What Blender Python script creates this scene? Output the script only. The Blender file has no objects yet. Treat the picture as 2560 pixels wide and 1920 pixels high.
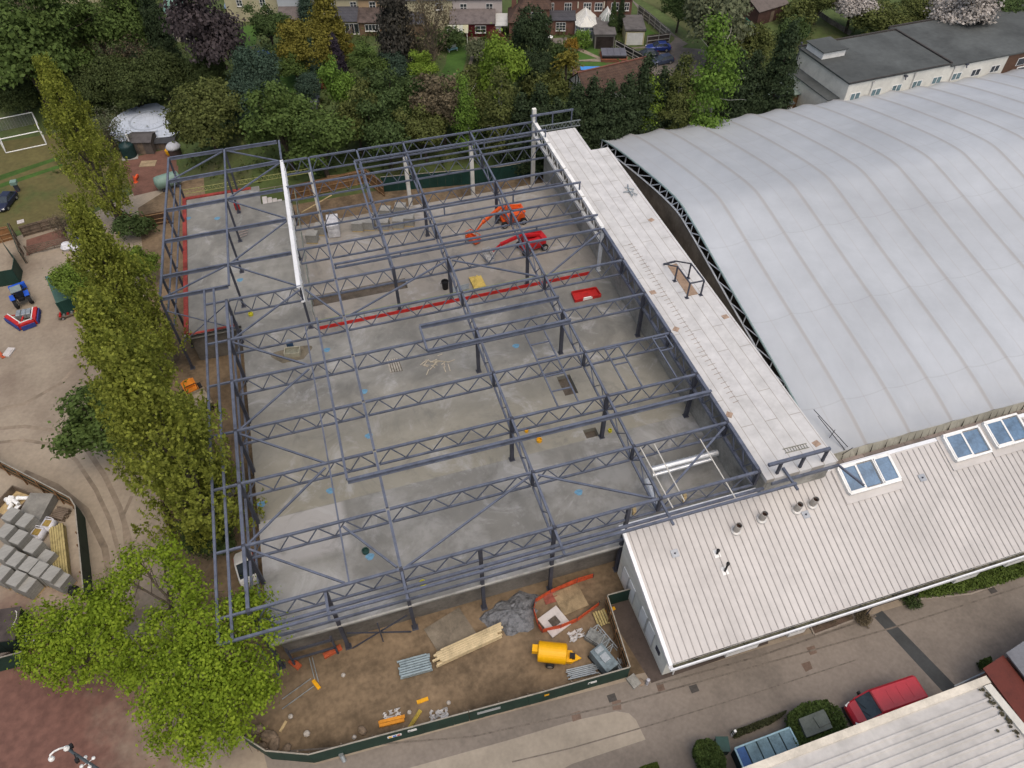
import bpy, math, random
import numpy as np
from mathutils import Vector, Matrix

random.seed(7)
RNG = np.random.default_rng(11)
SC = bpy.context.scene
COL = SC.collection
R_ = math.radians
H = 6.2            # top of the steel frame above the deck (deck top = 0)
GZ = -4.5          # yard level

# ------------------------------------------------------------------ camera
PITCH, ROLL, HEAD, FPX = R_(48.154), R_(-0.269), R_(16.823), 1838.6
CAM = np.array([0.374, -28.304, 57.858])


def cam_axes():
    ch, sh = math.cos(HEAD), math.sin(HEAD)
    cp, sp = math.cos(PITCH), math.sin(PITCH)
    fwd = np.array([sh * cp, ch * cp, -sp])
    right = np.array([ch, -sh, 0.0])
    up = np.cross(right, fwd)
    cr, sr = math.cos(ROLL), math.sin(ROLL)
    return cr * right + sr * up, -sr * right + cr * up, fwd


RX, UX, FX = cam_axes()
cd = bpy.data.cameras.new('camera')
cam = bpy.data.objects.new('camera', cd)
COL.objects.link(cam)
m = Matrix.Identity(4)
for i in range(3):
    m[i][0], m[i][1], m[i][2], m[i][3] = RX[i], UX[i], -FX[i], CAM[i]
cam.matrix_world = m
cd.sensor_fit = 'HORIZONTAL'
cd.sensor_width = 36.0
cd.lens = 36.0 * FPX / 2560.0
cd.clip_start = 0.5
cd.clip_end = 8000
SC.camera = cam


def G(px, py, z=GZ):
    """the place on the level z that the photograph shows at a pixel (2560 x 1920)"""
    d = RX * ((px - 1280) / FPX) - UX * ((py - 960) / FPX) + FX
    t = (z - CAM[2]) / d[2]
    p = CAM + d * t
    return Vector((p[0], p[1], z))


def g(c, r, x, y, z=GZ):
    """the same from a 4 x 4 tile of the photograph, in that tile's enlarged pixels"""
    return G(c * 640 + x / 3.45625, r * 480 + y / 3.45625, z)


def sstep(t):
    t = min(1.0, max(0.0, t))
    return t * t * (3 - 2 * t)


def TZ(x, y):
    """ground level: a flat yard, rising behind the site to the gardens"""
    y0 = 68 + 32 * sstep((-8 - x) / 18.0) + 10 * sstep((x - 45) / 25.0)
    return GZ + 3.5 * sstep((y - y0) / 17.0)


def GT(px, py, h=0.0):
    z = -1.0
    for _ in range(25):
        p = G(px, py, z + h)
        z += 0.6 * (TZ(p.x, p.y) - z)
    p = G(px, py, z + h)
    return Vector((p.x, p.y, z))


def depth(p):
    return float(np.dot(np.array(p) - CAM, FX))


# ------------------------------------------------------------------ objects
def tag(o, label=None, cat=None, group=None, kind=None):
    if label: o['label'] = label
    if cat: o['category'] = cat
    if group: o['group'] = group
    if kind: o['kind'] = kind
    return o


def thing(name, label, cat, loc=(0, 0, 0), rz=0.0, group=None):
    o = bpy.data.objects.new(name, None)
    o.empty_display_size = 0.2
    COL.objects.link(o)
    o.location = loc
    o.rotation_euler = (0, 0, rz)
    return tag(o, label, cat, group)


def kids(o):
    return [c for c in o.children]


def dup(root, loc, rz=0.0, label=None, group=None, scale=None):
    r = root.copy()
    COL.objects.link(r)
    r.location = loc
    r.rotation_euler = (0, 0, rz)
    if scale is not None:
        r.scale = scale if hasattr(scale, '__len__') else (scale,) * 3
    if label: r['label'] = label
    if group: r['group'] = group
    for ch in list(root.children):
        c = ch.copy(); COL.objects.link(c); c.parent = r
        for gch in list(ch.children):
            d = gch.copy(); COL.objects.link(d); d.parent = c
    return r


class MB:
    """collects shapes and links them as one mesh object"""
    def __init__(s):
        s.v = []; s.f = []

    def add(s, vs, fs):
        n = len(s.v)
        s.v += [tuple(float(c) for c in v) for v in vs]
        s.f += [tuple(i + n for i in f) for f in fs]
        return s

    def box(s, x0, y0, z0, x1, y1, z1):
        return s.add([(x0, y0, z0), (x1, y0, z0), (x1, y1, z0), (x0, y1, z0), (x0, y0, z1), (x1, y0, z1), (x1, y1, z1), (x0, y1, z1)],
                     [(0, 3, 2, 1), (4, 5, 6, 7), (0, 1, 5, 4), (1, 2, 6, 5), (2, 3, 7, 6), (3, 0, 4, 7)])

    def bar(s, p, q, w, h=None, up=(0, 0, 1)):
        p, q = Vector(p), Vector(q)
        h = w if h is None else h
        d = (q - p)
        if d.length < 1e-6: return s
        d.normalize()
        u = Vector(up)
        if abs(d.dot(u)) > 0.98: u = Vector((0, 1, 0))
        sd = d.cross(u).normalized(); u = sd.cross(d).normalized()
        a, b = sd * w / 2, u * h / 2
        vs = [p - a - b, p + a - b, p + a + b, p - a + b, q - a - b, q + a - b, q + a + b, q - a + b]
        return s.add(vs, [(0, 1, 2, 3), (7, 6, 5, 4), (0, 4, 5, 1), (1, 5, 6, 2), (2, 6, 7, 3), (3, 7, 4, 0)])

    def ibeam(s, p, q, w, h, t=0.05):
        p, q = Vector(p), Vector(q)
        dz = Vector((0, 0, (h - t) / 2))
        s.bar(p + dz, q + dz, w, t); s.bar(p - dz, q - dz, w, t)
        return s.bar(p, q, t, h - 2 * t - .004)

    def tube(s, p, q, r, r2=None, n=10, cap=True):
        p, q = Vector(p), Vector(q)
        r2 = r if r2 is None else r2
        d = (q - p).normalized()
        u = Vector((0, 0, 1)) if abs(d.z) < 0.95 else Vector((1, 0, 0))
        a = d.cross(u).normalized(); b = a.cross(d).normalized()
        vs = []
        for k in range(n):
            t = 2 * math.pi * k / n
            e = a * math.cos(t) + b * math.sin(t)
            vs += [p + e * r, q + e * r2]
        fs = [(2 * k, (2 * k + 2) % (2 * n), (2 * k + 3) % (2 * n), 2 * k + 1) for k in range(n)]
        if cap:
            fs += [tuple(2 * k for k in range(n))[::-1], tuple(2 * k + 1 for k in range(n))]
        return s.add(vs, fs)

    def path(s, pts, r, n=6):
        for a, b in zip(pts[:-1], pts[1:]):
            s.tube(a, b, r, n=n)
        return s

    def prism(s, pts, z0, z1):
        n = len(pts)
        vs = [(p[0], p[1], z0) for p in pts] + [(p[0], p[1], z1) for p in pts]
        fs = [tuple(range(n))[::-1], tuple(range(n, 2 * n))] + [(i, (i + 1) % n, n + (i + 1) % n, n + i) for i in range(n)]
        return s.add(vs, fs)

    def side(s, prof, y0, y1, taper=None):
        """profile in x,z extruded along y"""
        n = len(prof)
        vs = [(p[0], y0, p[1]) for p in prof] + [(p[0], y1, p[1]) for p in prof]
        fs = [tuple(range(n)), tuple(range(n, 2 * n))[::-1]] + [((i + 1) % n, i, n + i, n + (i + 1) % n) for i in range(n)]
        return s.add(vs, fs)

    def lathe(s, prof, n=16, c=(0, 0, 0)):
        vs, fs = [], []
        for r, z in prof:
            for k in range(n):
                t = 2 * math.pi * k / n
                vs.append((c[0] + r * math.cos(t), c[1] + r * math.sin(t), c[2] + z))
        for i in range(len(prof) - 1):
            for k in range(n):
                fs.append((i * n + k, i * n + (k + 1) % n, (i + 1) * n + (k + 1) % n, (i + 1) * n + k))
        fs.append(tuple(range(n))[::-1]); fs.append(tuple((len(prof) - 1) * n + k for k in range(n)))
        return s.add(vs, fs)

    def quad(s, a, b, c, d):
        return s.add([a, b, c, d], [(0, 1, 2, 3)])

    def rot(s, ang, org=(0, 0, 0)):
        M = Matrix.Translation(org) @ Matrix.Rotation(ang, 4, 'Z') @ Matrix.Translation(-Vector(org))
        s.v = [tuple(M @ Vector(v)) for v in s.v]
        return s

    def xf(s, M):
        s.v = [tuple(M @ Vector(v)) for v in s.v]
        return s

    def build(s, name, mat, parent=None, w=False, smooth=False, bevel=0):
        me = bpy.data.meshes.new(name)
        v = s.v
        off = None
        if w and parent is not None:
            p = parent; off = Vector((0, 0, 0))
            while p is not None:
                off += p.location; p = p.parent
            v = [(a - off.x, b - off.y, c - off.z) for a, b, c in v]
        me.from_pydata(v, [], s.f)
        me.materials.append(mat)
        if smooth:
            me.polygons.foreach_set('use_smooth', [True] * len(me.polygons))
        me.update()
        o = bpy.data.objects.new(name, me)
        COL.objects.link(o)
        if parent is not None: o.parent = parent
        if bevel:
            b = o.modifiers.new('bevel', 'BEVEL'); b.width = bevel; b.segments = 2; b.limit_method = 'ANGLE'
        return o


# ------------------------------------------------------------------ materials
MATS = {}


def mat(name, col, rough=0.8, var=0.15, scale=1.0, metal=0.0, bump=0.0, col2=None, scale2=None, stain=0.0, coord='Object', spec=0.3):
    """principled surface whose colour wanders with two scales of noise"""
    if name in MATS: return MATS[name]
    M = bpy.data.materials.new(name); M.use_nodes = True
    nt = M.node_tree; nd = nt.nodes; ln = nt.links
    b = nd['Principled BSDF']
    b.inputs['Roughness'].default_value = rough
    b.inputs['Metallic'].default_value = metal
    b.inputs['Specular IOR Level'].default_value = spec
    tc = nd.new('ShaderNodeTexCoord')
    if coord == 'World':
        src = nd.new('ShaderNodeNewGeometry').outputs['Position']
    else:
        src = tc.outputs[coord]
    n1 = nd.new('ShaderNodeTexNoise'); n1.inputs['Scale'].default_value = scale; n1.inputs['Detail'].default_value = 6
    n1.inputs['Roughness'].default_value = 0.65
    ln.new(src, n1.inputs['Vector'])
    n2 = nd.new('ShaderNodeTexNoise'); n2.inputs['Scale'].default_value = scale2 or scale * 9; n2.inputs['Detail'].default_value = 4
    ln.new(src, n2.inputs['Vector'])
    r1 = nd.new('ShaderNodeValToRGB')
    c2 = col2 or tuple(c * (1 - 2.2 * var) for c in col)
    c3 = tuple(min(1, c * (1 + 1.2 * var)) for c in col)
    e = r1.color_ramp.elements
    e[0].position = 0.3; e[0].color = (*c2, 1)
    e[1].position = 0.72; e[1].color = (*c3, 1)
    k = e.new(0.5); k.color = (*col, 1)
    ln.new(n1.outputs['Fac'], r1.inputs['Fac'])
    mx = nd.new('ShaderNodeMix'); mx.data_type = 'RGBA'; mx.blend_type = 'MULTIPLY'
    mx.inputs['Factor'].default_value = 1.0
    mr = nd.new('ShaderNodeMapRange')
    mr.inputs['From Min'].default_value = 0.25; mr.inputs['From Max'].default_value = 0.75
    mr.inputs['To Min'].default_value = 1 - var; mr.inputs['To Max'].default_value = 1 + var * .6
    ln.new(n2.outputs['Fac'], mr.inputs['Value'])
    ln.new(r1.outputs['Color'], mx.inputs['A']); ln.new(mr.outputs['Result'], mx.inputs['B'])
    out = mx.outputs['Result']
    if stain:
        n3 = nd.new('ShaderNodeTexNoise'); n3.inputs['Scale'].default_value = scale * .35; n3.inputs['Detail'].default_value = 8
        n3.inputs['Roughness'].default_value = 0.7; n3.inputs['Distortion'].default_value = 0.6
        ln.new(src, n3.inputs['Vector'])
        m3 = nd.new('ShaderNodeMapRange'); m3.inputs['From Min'].default_value = .42; m3.inputs['From Max'].default_value = .62
        m3.inputs['To Min'].default_value = 1 - stain; m3.inputs['To Max'].default_value = 1.06
        ln.new(n3.outputs['Fac'], m3.inputs['Value'])
        mx2 = nd.new('ShaderNodeMix'); mx2.data_type = 'RGBA'; mx2.blend_type = 'MULTIPLY'; mx2.inputs['Factor'].default_value = 1
        ln.new(out, mx2.inputs['A']); ln.new(m3.outputs['Result'], mx2.inputs['B'])
        out = mx2.outputs['Result']
    ln.new(out, b.inputs['Base Color'])
    if bump:
        bp = nd.new('ShaderNodeBump'); bp.inputs['Strength'].default_value = bump; bp.inputs['Distance'].default_value = 0.05
        ln.new(n2.outputs['Fac'], bp.inputs['Height']); ln.new(bp.outputs['Normal'], b.inputs['Normal'])
    MATS[name] = M
    return M


def nodes_of(M):
    nt = M.node_tree
    return nt, nt.nodes, nt.links, nt.nodes['Principled BSDF']


def leafmat(name, col, col2=None, trans=0.25):
    if name in MATS: return MATS[name]
    M = bpy.data.materials.new(name); M.use_nodes = True
    nt, nd, ln, b = nodes_of(M)
    col2 = col2 or tuple(c * 1.45 for c in col)
    geo = nd.new('ShaderNodeNewGeometry')
    tc = nd.new('ShaderNodeTexCoord')
    n = nd.new('ShaderNodeTexNoise'); n.inputs['Scale'].default_value = 0.45; n.inputs['Detail'].default_value = 3
    ln.new(geo.outputs['Position'], n.inputs['Vector'])
    ad = nd.new('ShaderNodeMath'); ad.operation = 'MULTIPLY_ADD'; ad.inputs[1].default_value = 0.45
    ln.new(geo.outputs['Random Per Island'], ad.inputs[0])
    sc = nd.new('ShaderNodeMath'); sc.operation = 'MULTIPLY'; sc.inputs[1].default_value = 0.75
    ln.new(n.outputs['Fac'], sc.inputs[0]); ln.new(sc.outputs[0], ad.inputs[2])
    rp = nd.new('ShaderNodeValToRGB')
    e = rp.color_ramp.elements
    e[0].position = 0.25; e[0].color = (*[c * .55 for c in col], 1)
    e[1].position = 0.9; e[1].color = (*col2, 1)
    k = e.new(0.55); k.color = (*col, 1)
    ln.new(ad.outputs[0], rp.inputs['Fac'])
    ln.new(rp.outputs['Color'], b.inputs['Base Color'])
    b.inputs['Roughness'].default_value = 0.75
    b.inputs['Specular IOR Level'].default_value = 0.15
    tr = nd.new('ShaderNodeBsdfTranslucent'); ln.new(rp.outputs['Color'], tr.inputs['Color'])
    ms = nd.new('ShaderNodeMixShader'); ms.inputs[0].default_value = trans
    ln.new(b.outputs[0], ms.inputs[1]); ln.new(tr.outputs[0], ms.inputs[2])
    ln.new(ms.outputs[0], nd['Material Output'].inputs['Surface'])
    MATS[name] = M
    return M


def bricklike(name, c1, c2, mortar, bw, rh, msize=0.01, rough=0.9, axis='Z', var=0.2, off=0.5):
    """rows of units (bricks, tiles, planks, panels) with joints; object coordinates"""
    if name in MATS: return MATS[name]
    M = bpy.data.materials.new(name); M.use_nodes = True
    nt, nd, ln, b = nodes_of(M)
    b.inputs['Roughness'].default_value = rough
    b.inputs['Specular IOR Level'].default_value = 0.2
    tc = nd.new('ShaderNodeTexCoord')
    sp = nd.new('ShaderNodeSeparateXYZ'); ln.new(tc.outputs['Object'], sp.inputs[0])
    cb = nd.new('ShaderNodeCombineXYZ')
    if axis == 'Z':       # wall: along x+y, up z
        ad = nd.new('ShaderNodeMath'); ad.operation = 'ADD'
        ln.new(sp.outputs['X'], ad.inputs[0]); ln.new(sp.outputs['Y'], ad.inputs[1])
        ln.new(ad.outputs[0], cb.inputs['X']); ln.new(sp.outputs['Z'], cb.inputs['Y'])
    elif axis == 'XY':
        ln.new(sp.outputs['X'], cb.inputs['X']); ln.new(sp.outputs['Y'], cb.inputs['Y'])
    else:                 # 'YX': rows run along y
        ln.new(sp.outputs['Y'], cb.inputs['X']); ln.new(sp.outputs['X'], cb.inputs['Y'])
    br = nd.new('ShaderNodeTexBrick')
    br.offset = off
    br.inputs['Color1'].default_value = (*c1, 1); br.inputs['Color2'].default_value = (*c2, 1); br.inputs['Mortar'].default_value = (*mortar, 1)
    br.inputs['Scale'].default_value = 1.0
    br.inputs['Brick Width'].default_value = bw; br.inputs['Row Height'].default_value = rh
    br.inputs['Mortar Size'].default_value = msize; br.inputs['Mortar Smooth'].default_value = 0.1
    ln.new(cb.outputs[0], br.inputs['Vector'])
    n = nd.new('ShaderNodeTexNoise'); n.inputs['Scale'].default_value = 0.6; n.inputs['Detail'].default_value = 9; n.inputs['Roughness'].default_value = .7
    ln.new(tc.outputs['Object'], n.inputs['Vector'])
    mr = nd.new('ShaderNodeMapRange'); mr.inputs['From Min'].default_value = .3; mr.inputs['From Max'].default_value = .7
    mr.inputs['To Min'].default_value = 1 - var; mr.inputs['To Max'].default_value = 1 + var * .5
    ln.new(n.outputs['Fac'], mr.inputs['Value'])
    mx = nd.new('ShaderNodeMix'); mx.data_type = 'RGBA'; mx.blend_type = 'MULTIPLY'; mx.inputs['Factor'].default_value = 1
    ln.new(br.outputs['Color'], mx.inputs['A']); ln.new(mr.outputs['Result'], mx.inputs['B'])
    ln.new(mx.outputs['Result'], b.inputs['Base Color'])
    MATS[name] = M
    return M


STEEL = mat('blue_grey_steel', (.105, .120, .162), .5, .16, 1.3, stain=.12, spec=.4)
STEELD = mat('dark_steel', (.05, .054, .072), .55, .15, 1.0)
GALV = mat('galvanised_steel', (.34, .37, .38), .4, .15, 2.0, metal=.5)
WHITE = mat('white_paint', (.74, .74, .72), .5, .06, 1.0, stain=.08)
WSTEEL = mat('white_coated_steel', (.66, .69, .72), .5, .1, .8, stain=.1)
CREAM = mat('cream_render', (.58, .55, .45), .85, .08, .8, stain=.1)
GLASS = mat('window_glass', (.035, .045, .055), .12, .3, .7, spec=.6)
SKYGLASS = mat('skylight_glass', (.10, .17, .26), .15, .2, .6, spec=.7)
RUBBER = mat('tyre_rubber', (.018, .018, .019), .85, .1, 5)
RIM = mat('silver_rim', (.45, .46, .47), .35, .05, 4, metal=.7)
TIMBER = mat('fresh_sawn_timber', (.50, .38, .20), .8, .2, 1.5, stain=.15)
TIMBERY = mat('yellow_timber', (.37, .30, .13), .8, .18, 2)
WOOD = mat('weathered_wood', (.17, .13, .095), .9, .25, 1.2, stain=.2)
BROWNPLY = mat('brown_plywood', (.19, .105, .05), .85, .22, .7, stain=.2)
HOARD = mat('green_painted_hoarding', (.014, .040, .030), .6, .12, .8, stain=.1)
CONC = mat('grey_concrete', (.30, .295, .27), .9, .14, .8, stain=.2)
BLOCKC = bricklike('stacked_concrete_blocks', (.31, .305, .28), (.28, .275, .255), (.17, .17, .155), .44, .215, .008)
REDP = mat('red_paint', (.45, .022, .02), .5, .12, 2, stain=.15)
ORANGE = mat('orange_paint', (.70, .10, .02), .5, .12, 2)
YELLOW = mat('yellow_paint', (.72, .36, .01), .4, .1, 1.5)
BLUEP = mat('blue_paint', (.03, .12, .55), .4, .12, 2)
BLACK = mat('black_plastic', (.012, .012, .013), .6, .1, 3)
DGREEN = mat('dark_green_steel', (.02, .06, .05), .5, .15, 1)
BRICK = bricklike('red_brick', (.17, .058, .04), (.13, .05, .036), (.20, .16, .13), .23, .075, .01)
BARK = mat('tree_bark', (.075, .06, .045), .95, .3, 2.5)
BARKL = mat('pale_birch_bark', (.32, .31, .27), .9, .25, 3)
DIRT = mat('brown_soil', (.19, .137, .085), .97, .28, .18, coord='World', scale2=2.2, stain=.25, bump=.6)
# ------------------------------------------------------------------ light and sky (overcast)
w = bpy.data.worlds.new('World'); SC.world = w; w.use_nodes = True
nt = w.node_tree
bg = nt.nodes['Background']
sky = nt.nodes.new('ShaderNodeTexSky'); sky.sky_type = 'NISHITA'; sky.sun_disc = False
SUN_EL, SUN_AZ = R_(66), R_(172)      # high, from behind the camera
sky.sun_elevation = SUN_EL; sky.sun_rotation = SUN_AZ
sky.dust_density = 6.0; sky.ozone_density = 1.0; sky.air_density = 1.3
nt.links.new(sky.outputs[0], bg.inputs['Color'])
bg.inputs['Strength'].default_value = 0.11
ld = bpy.data.lights.new('sun', 'SUN'); ld.energy = 0.8; ld.angle = R_(80); ld.color = (1.0, .93, .84)
sun = bpy.data.objects.new('sun', ld); COL.objects.link(sun)
sdir = Vector((math.sin(SUN_AZ) * math.cos(SUN_EL), math.cos(SUN_AZ) * math.cos(SUN_EL), math.sin(SUN_EL)))
sun.rotation_euler = sdir.to_track_quat('Z', 'Y').to_euler()
SC.view_settings.view_transform = 'Standard'
SC.view_settings.look = 'None'
SC.view_settings.exposure = 0.5
SC.view_settings.gamma = 1.0
SC.cycles.max_bounces = 5
SC.cycles.diffuse_bounces = 3
SC.cycles.transmission_bounces = 3
SC.cycles.use_denoising = True

# ------------------------------------------------------------------ ground
GRASS = mat('rough_grass', (.066, .092, .028), .95, .25, .09, coord='World', scale2=1.7, col2=(.082, .076, .038), bump=.5)
LAWN = mat('mown_lawn', (.050, .105, .018), .95, .2, .15, coord='World', scale2=2.5)
PITCHG = mat('worn_pitch_grass', (.105, .092, .034), .95, .2, .12, coord='World', scale2=1.5, col2=(.06, .085, .025))
ASPHALT = mat('worn_asphalt', (.205, .176, .148), .92, .14, .12, coord='World', scale2=3.5, stain=.14, bump=.25)
ASPHD = mat('dark_asphalt', (.055, .058, .058), .9, .12, .3, coord='World', scale2=4)
PAVED = mat('brown_block_paving', (.085, .066, .056), .92, .15, .4, coord='World', scale2=5)
LIGHTC = mat('pale_concrete_paving', (.31, .27, .215), .92, .1, .12, coord='World', scale2=3.0, stain=.12, bump=.2)
TRACKM = mat('grey_gravel', (.15, .13, .112), .95, .18, .15, coord='World', scale2=4)


def yard_material():
    M = mat('hardcore_yard', (.30, .25, .19), .95, .13, .09, coord='World', scale2=2.6, stain=.12, bump=.3, col2=(.205, .160, .122))
    nt, nd, ln, b = nodes_of(M)
    src = b.inputs['Base Color'].links[0].from_socket
    geo = nd.new('ShaderNodeNewGeometry')
    sp = nd.new('ShaderNodeVectorMath'); sp.operation = 'DISTANCE'; sp.inputs[1].default_value = (-38.5, -3, GZ)
    ln.new(geo.outputs['Position'], sp.inputs[0])
    n = nd.new('ShaderNodeTexNoise'); n.inputs['Scale'].default_value = .22; n.inputs['Detail'].default_value = 7; n.inputs['Roughness'].default_value = .65
    ln.new(geo.outputs['Position'], n.inputs['Vector'])
    a = nd.new('ShaderNodeMath'); a.operation = 'MULTIPLY_ADD'; a.inputs[1].default_value = 16; a.inputs[2].default_value = 0
    ln.new(n.outputs['Fac'], a.inputs[0])
    s = nd.new('ShaderNodeMath'); s.operation = 'ADD'; ln.new(a.outputs[0], s.inputs[0]); ln.new(sp.outputs['Value'], s.inputs[1])
    mr = nd.new('ShaderNodeMapRange'); mr.interpolation_type = 'SMOOTHSTEP'
    mr.inputs['From Min'].default_value = 19; mr.inputs['From Max'].default_value = 30; mr.inputs['To Min'].default_value = .95; mr.inputs['To Max'].default_value = 0
    ln.new(s.outputs[0], mr.inputs['Value'])
    mx = nd.new('ShaderNodeMix'); mx.data_type = 'RGBA'
    n2 = nd.new('ShaderNodeTexNoise'); n2.inputs['Scale'].default_value = 1.3; n2.inputs['Detail'].default_value = 6
    ln.new(geo.outputs['Position'], n2.inputs['Vector'])
    rp = nd.new('ShaderNodeValToRGB'); e = rp.color_ramp.elements
    e[0].position = .35; e[0].color = (.105, .048, .038, 1); e[1].position = .7; e[1].color = (.165, .078, .06, 1)
    ln.new(n2.outputs['Fac'], rp.inputs['Fac'])
    ln.new(mr.outputs['Result'], mx.inputs['Factor']); ln.new(src, mx.inputs['A']); ln.new(rp.outputs['Color'], mx.inputs['B'])
    ln.new(mx.outputs['Result'], b.inputs['Base Color'])
    return M


YARD = yard_material()


def ground():
    def ax(lo, hi, step):
        a = list(np.arange(lo, hi + .1, step))
        return [-3000, -1200, -500, -260] + a + [hi + 60, hi + 200, 1200, 3000]
    xs, ys = ax(-140, 180, 4.0), ax(-60, 200, 4.0)
    vs = [(x, y, TZ(x, y)) for y in ys for x in xs]
    nx = len(xs)
    fs = [(j * nx + i, j * nx + i + 1, (j + 1) * nx + i + 1, (j + 1) * nx + i) for j in range(len(ys) - 1) for i in range(nx - 1)]
    o = MB().add(vs, fs).build('ground', GRASS, smooth=True)
    tag(o, kind='structure')


ground()


def sheet(name, pts, z, m, kind='structure'):
    o = MB().add([(p[0], p[1], z) for p in pts], [tuple(range(len(pts)))]).build(name, m)
    if o.data.polygons[0].normal.z < 0:
        o.data.flip_normals()
    return tag(o, kind=kind)


def P(*pp, z=GZ):
    return [G(x, y, z) for x, y in pp]


L1, L2, L3, L4 = GZ + .006, GZ + .012, GZ + .018, GZ + .024
sheet('yard', P((-300, 720), (0, 605), (60, 585), (180, 560), (300, 500), (420, 440), (600, 390)) + [Vector((40, 66, 0)), Vector((130, 62, 0)), Vector((130, -60, 0)), Vector((-120, -60, 0))], L1, YARD)
sheet('site_soil', P((345, 520), (425, 470), (600, 395)) + [Vector((34, 66, 0)), Vector((41, 66, 0)), Vector((41, 2, 0)), Vector((20.2, 2, 0))] +
      [Vector((18.4, -9.4, 0))] + P((1575, 1690), (1180, 1795), (790, 1900), (640, 1862), (560, 1800), (470, 1600), (425, 1370), (400, 1200), (385, 900), (365, 700)), L2, DIRT)
sheet('driveway', P((660, 1885), (790, 1912), (1180, 1805), (1578, 1700), (1640, 1700), (2300, 1500), (2900, 1280), (2900, 1500), (2560, 1760), (2700, 2250), (900, 2200), (700, 2050)), L2, ASPHALT)
sheet('driveway_concrete', P((1280, 1848), (1430, 1803), (1540, 1778), (1572, 1783), (1590, 1800), (1614, 1849), (1430, 1910), (1340, 1960), (1000, 2060), (820, 2040), (880, 1960)), L3, LIGHTC)
sheet('driveway_strip', [g(3, 3, 905, 345), g(3, 3, 985, 300), g(3, 3, 1660, 990), g(3, 3, 1545, 1040)], L3, ASPHD)
sheet('pavement', [g(2, 3, 800, 275), g(2, 3, 1010, 200), g(2, 3, 1330, 830), g(2, 3, 1205, 925)], L3, PAVED)
sheet('pavement', [g(2, 3, 1205, 925), g(2, 3, 1330, 830), g(3, 3, 0, 520), g(3, 3, 0, 585)], L4, PAVED)
for q in ([(510, 1190), (585, 1165), (600, 1235), (525, 1260)], [(862, 1075), (940, 1070), (945, 1155), (870, 1160)], [(1240, 930), (1300, 915), (1325, 985), (1265, 1000)]):
    sheet('paving_patch', [g(2, 3, x, y) for x, y in q], L3 + .006, mat('brown_patch_paving', (.15, .105, .08), .9, .15, 1, coord='World'))
for q in ([(330, 620), (400, 600), (425, 665), (365, 685)], [(285, 760), (360, 735), (385, 800), (325, 830)]):
    sheet('paving_patch', [g(3, 3, x, y) for x, y in q], L3 + .006, mat('brown_patch_paving', (0, 0, 0)))
TRK = mat('tyre_track', (.245, .197, .147), .95, .16, .4, coord='World', scale2=2.5, stain=.2)


def ribbon(name, pts, w_, z, m):
    q = [G(*p) for p in pts]
    L_, R2 = [], []
    for i, p in enumerate(q):
        d = (q[min(i + 1, len(q) - 1)] - q[max(i - 1, 0)]).normalized(); n_ = Vector((-d.y, d.x, 0)) * w_ * .5
        L_.append(p + n_); R2.append(p - n_)
    n = len(q)
    o = MB().add([(p.x, p.y, z) for p in L_ + R2], [(n + i, n + i + 1, i + 1, i) for i in range(n - 1)]).build(name, m)
    if o.data.polygons[0].normal.z < 0: o.data.flip_normals()
    tag(o, kind='structure')


for k, (pts, w_) in enumerate((([(-40, 1075), (60, 1066), (150, 1078), (215, 1120), (262, 1190), (300, 1270), (330, 1370), (345, 1480)], .5), ([(-40, 1110), (60, 1100), (130, 1112), (190, 1150), (240, 1225), (275, 1300), (300, 1390), (310, 1500)], .4), ([(60, 1180), (140, 1215), (215, 1275), (262, 1370), (280, 1480)], .6), ([(235, 790), (225, 880), (150, 960), (60, 1010), (-40, 1030)], .5), ([(330, 1240), (308, 1290), (318, 1400), (345, 1500)], .35))):
    ribbon('tyre_track', pts, w_, L2 + .001 * k, TRK)
JNT = mat('paving_joint', (.15, .128, .107), .95, .2, 2, coord='World')
for k, (pts, w_) in enumerate((([(700, 1880), (1180, 1842), (1540, 1762), (1880, 1668), (2230, 1570), (2700, 1420)], .14), ([(1280, 1905), (1430, 1870), (1620, 1815), (1880, 1735), (2140, 1650)], .10), ([(1640, 1712), (1900, 1640), (2190, 1540)], .16))):
    ribbon('paving_joint', pts, w_, L3 + .0015 * k + .008, JNT)
for x, y in ((1530, 1745), (1735, 1722), (2480, 1475)):
    p = G(x, y); o = MB().box(-.35, -.3, 0, .35, .3, .004).build('manhole_cover', mat('cast_iron_cover', (.06, .055, .05), .8, .2, 4)); o.location = (p.x, p.y, L4 + .01); tag(o, kind='structure')
sheet('pitch', P((-500, 800), (0, 590), (150, 545), (330, 480), (300, 330), (110, 300), (0, 300), (-500, 330)), L2, PITCHG)
for a, b, c, d in (((0, 1515), (510, 1350), (520, 1375), (0, 1560)), ((0, 1590), (540, 1415), (540, 1445), (0, 1625))):
    sheet('mown_stripe', [g(0, 0, *a), g(0, 0, *b), g(0, 0, *c), g(0, 0, *d)], L3, LAWN)
sheet('paved_area', P((305, 400), (420, 372), (470, 395), (420, 470), (335, 490)), L3, mat('red_brick_paving', (.15, .075, .055), .93, .15, .6, coord='World', scale2=5))
sheet('paved_area', P((66, 600), (160, 570), (175, 600), (66, 640)), L3, mat('red_brick_paving', (0, 0, 0)))
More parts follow.
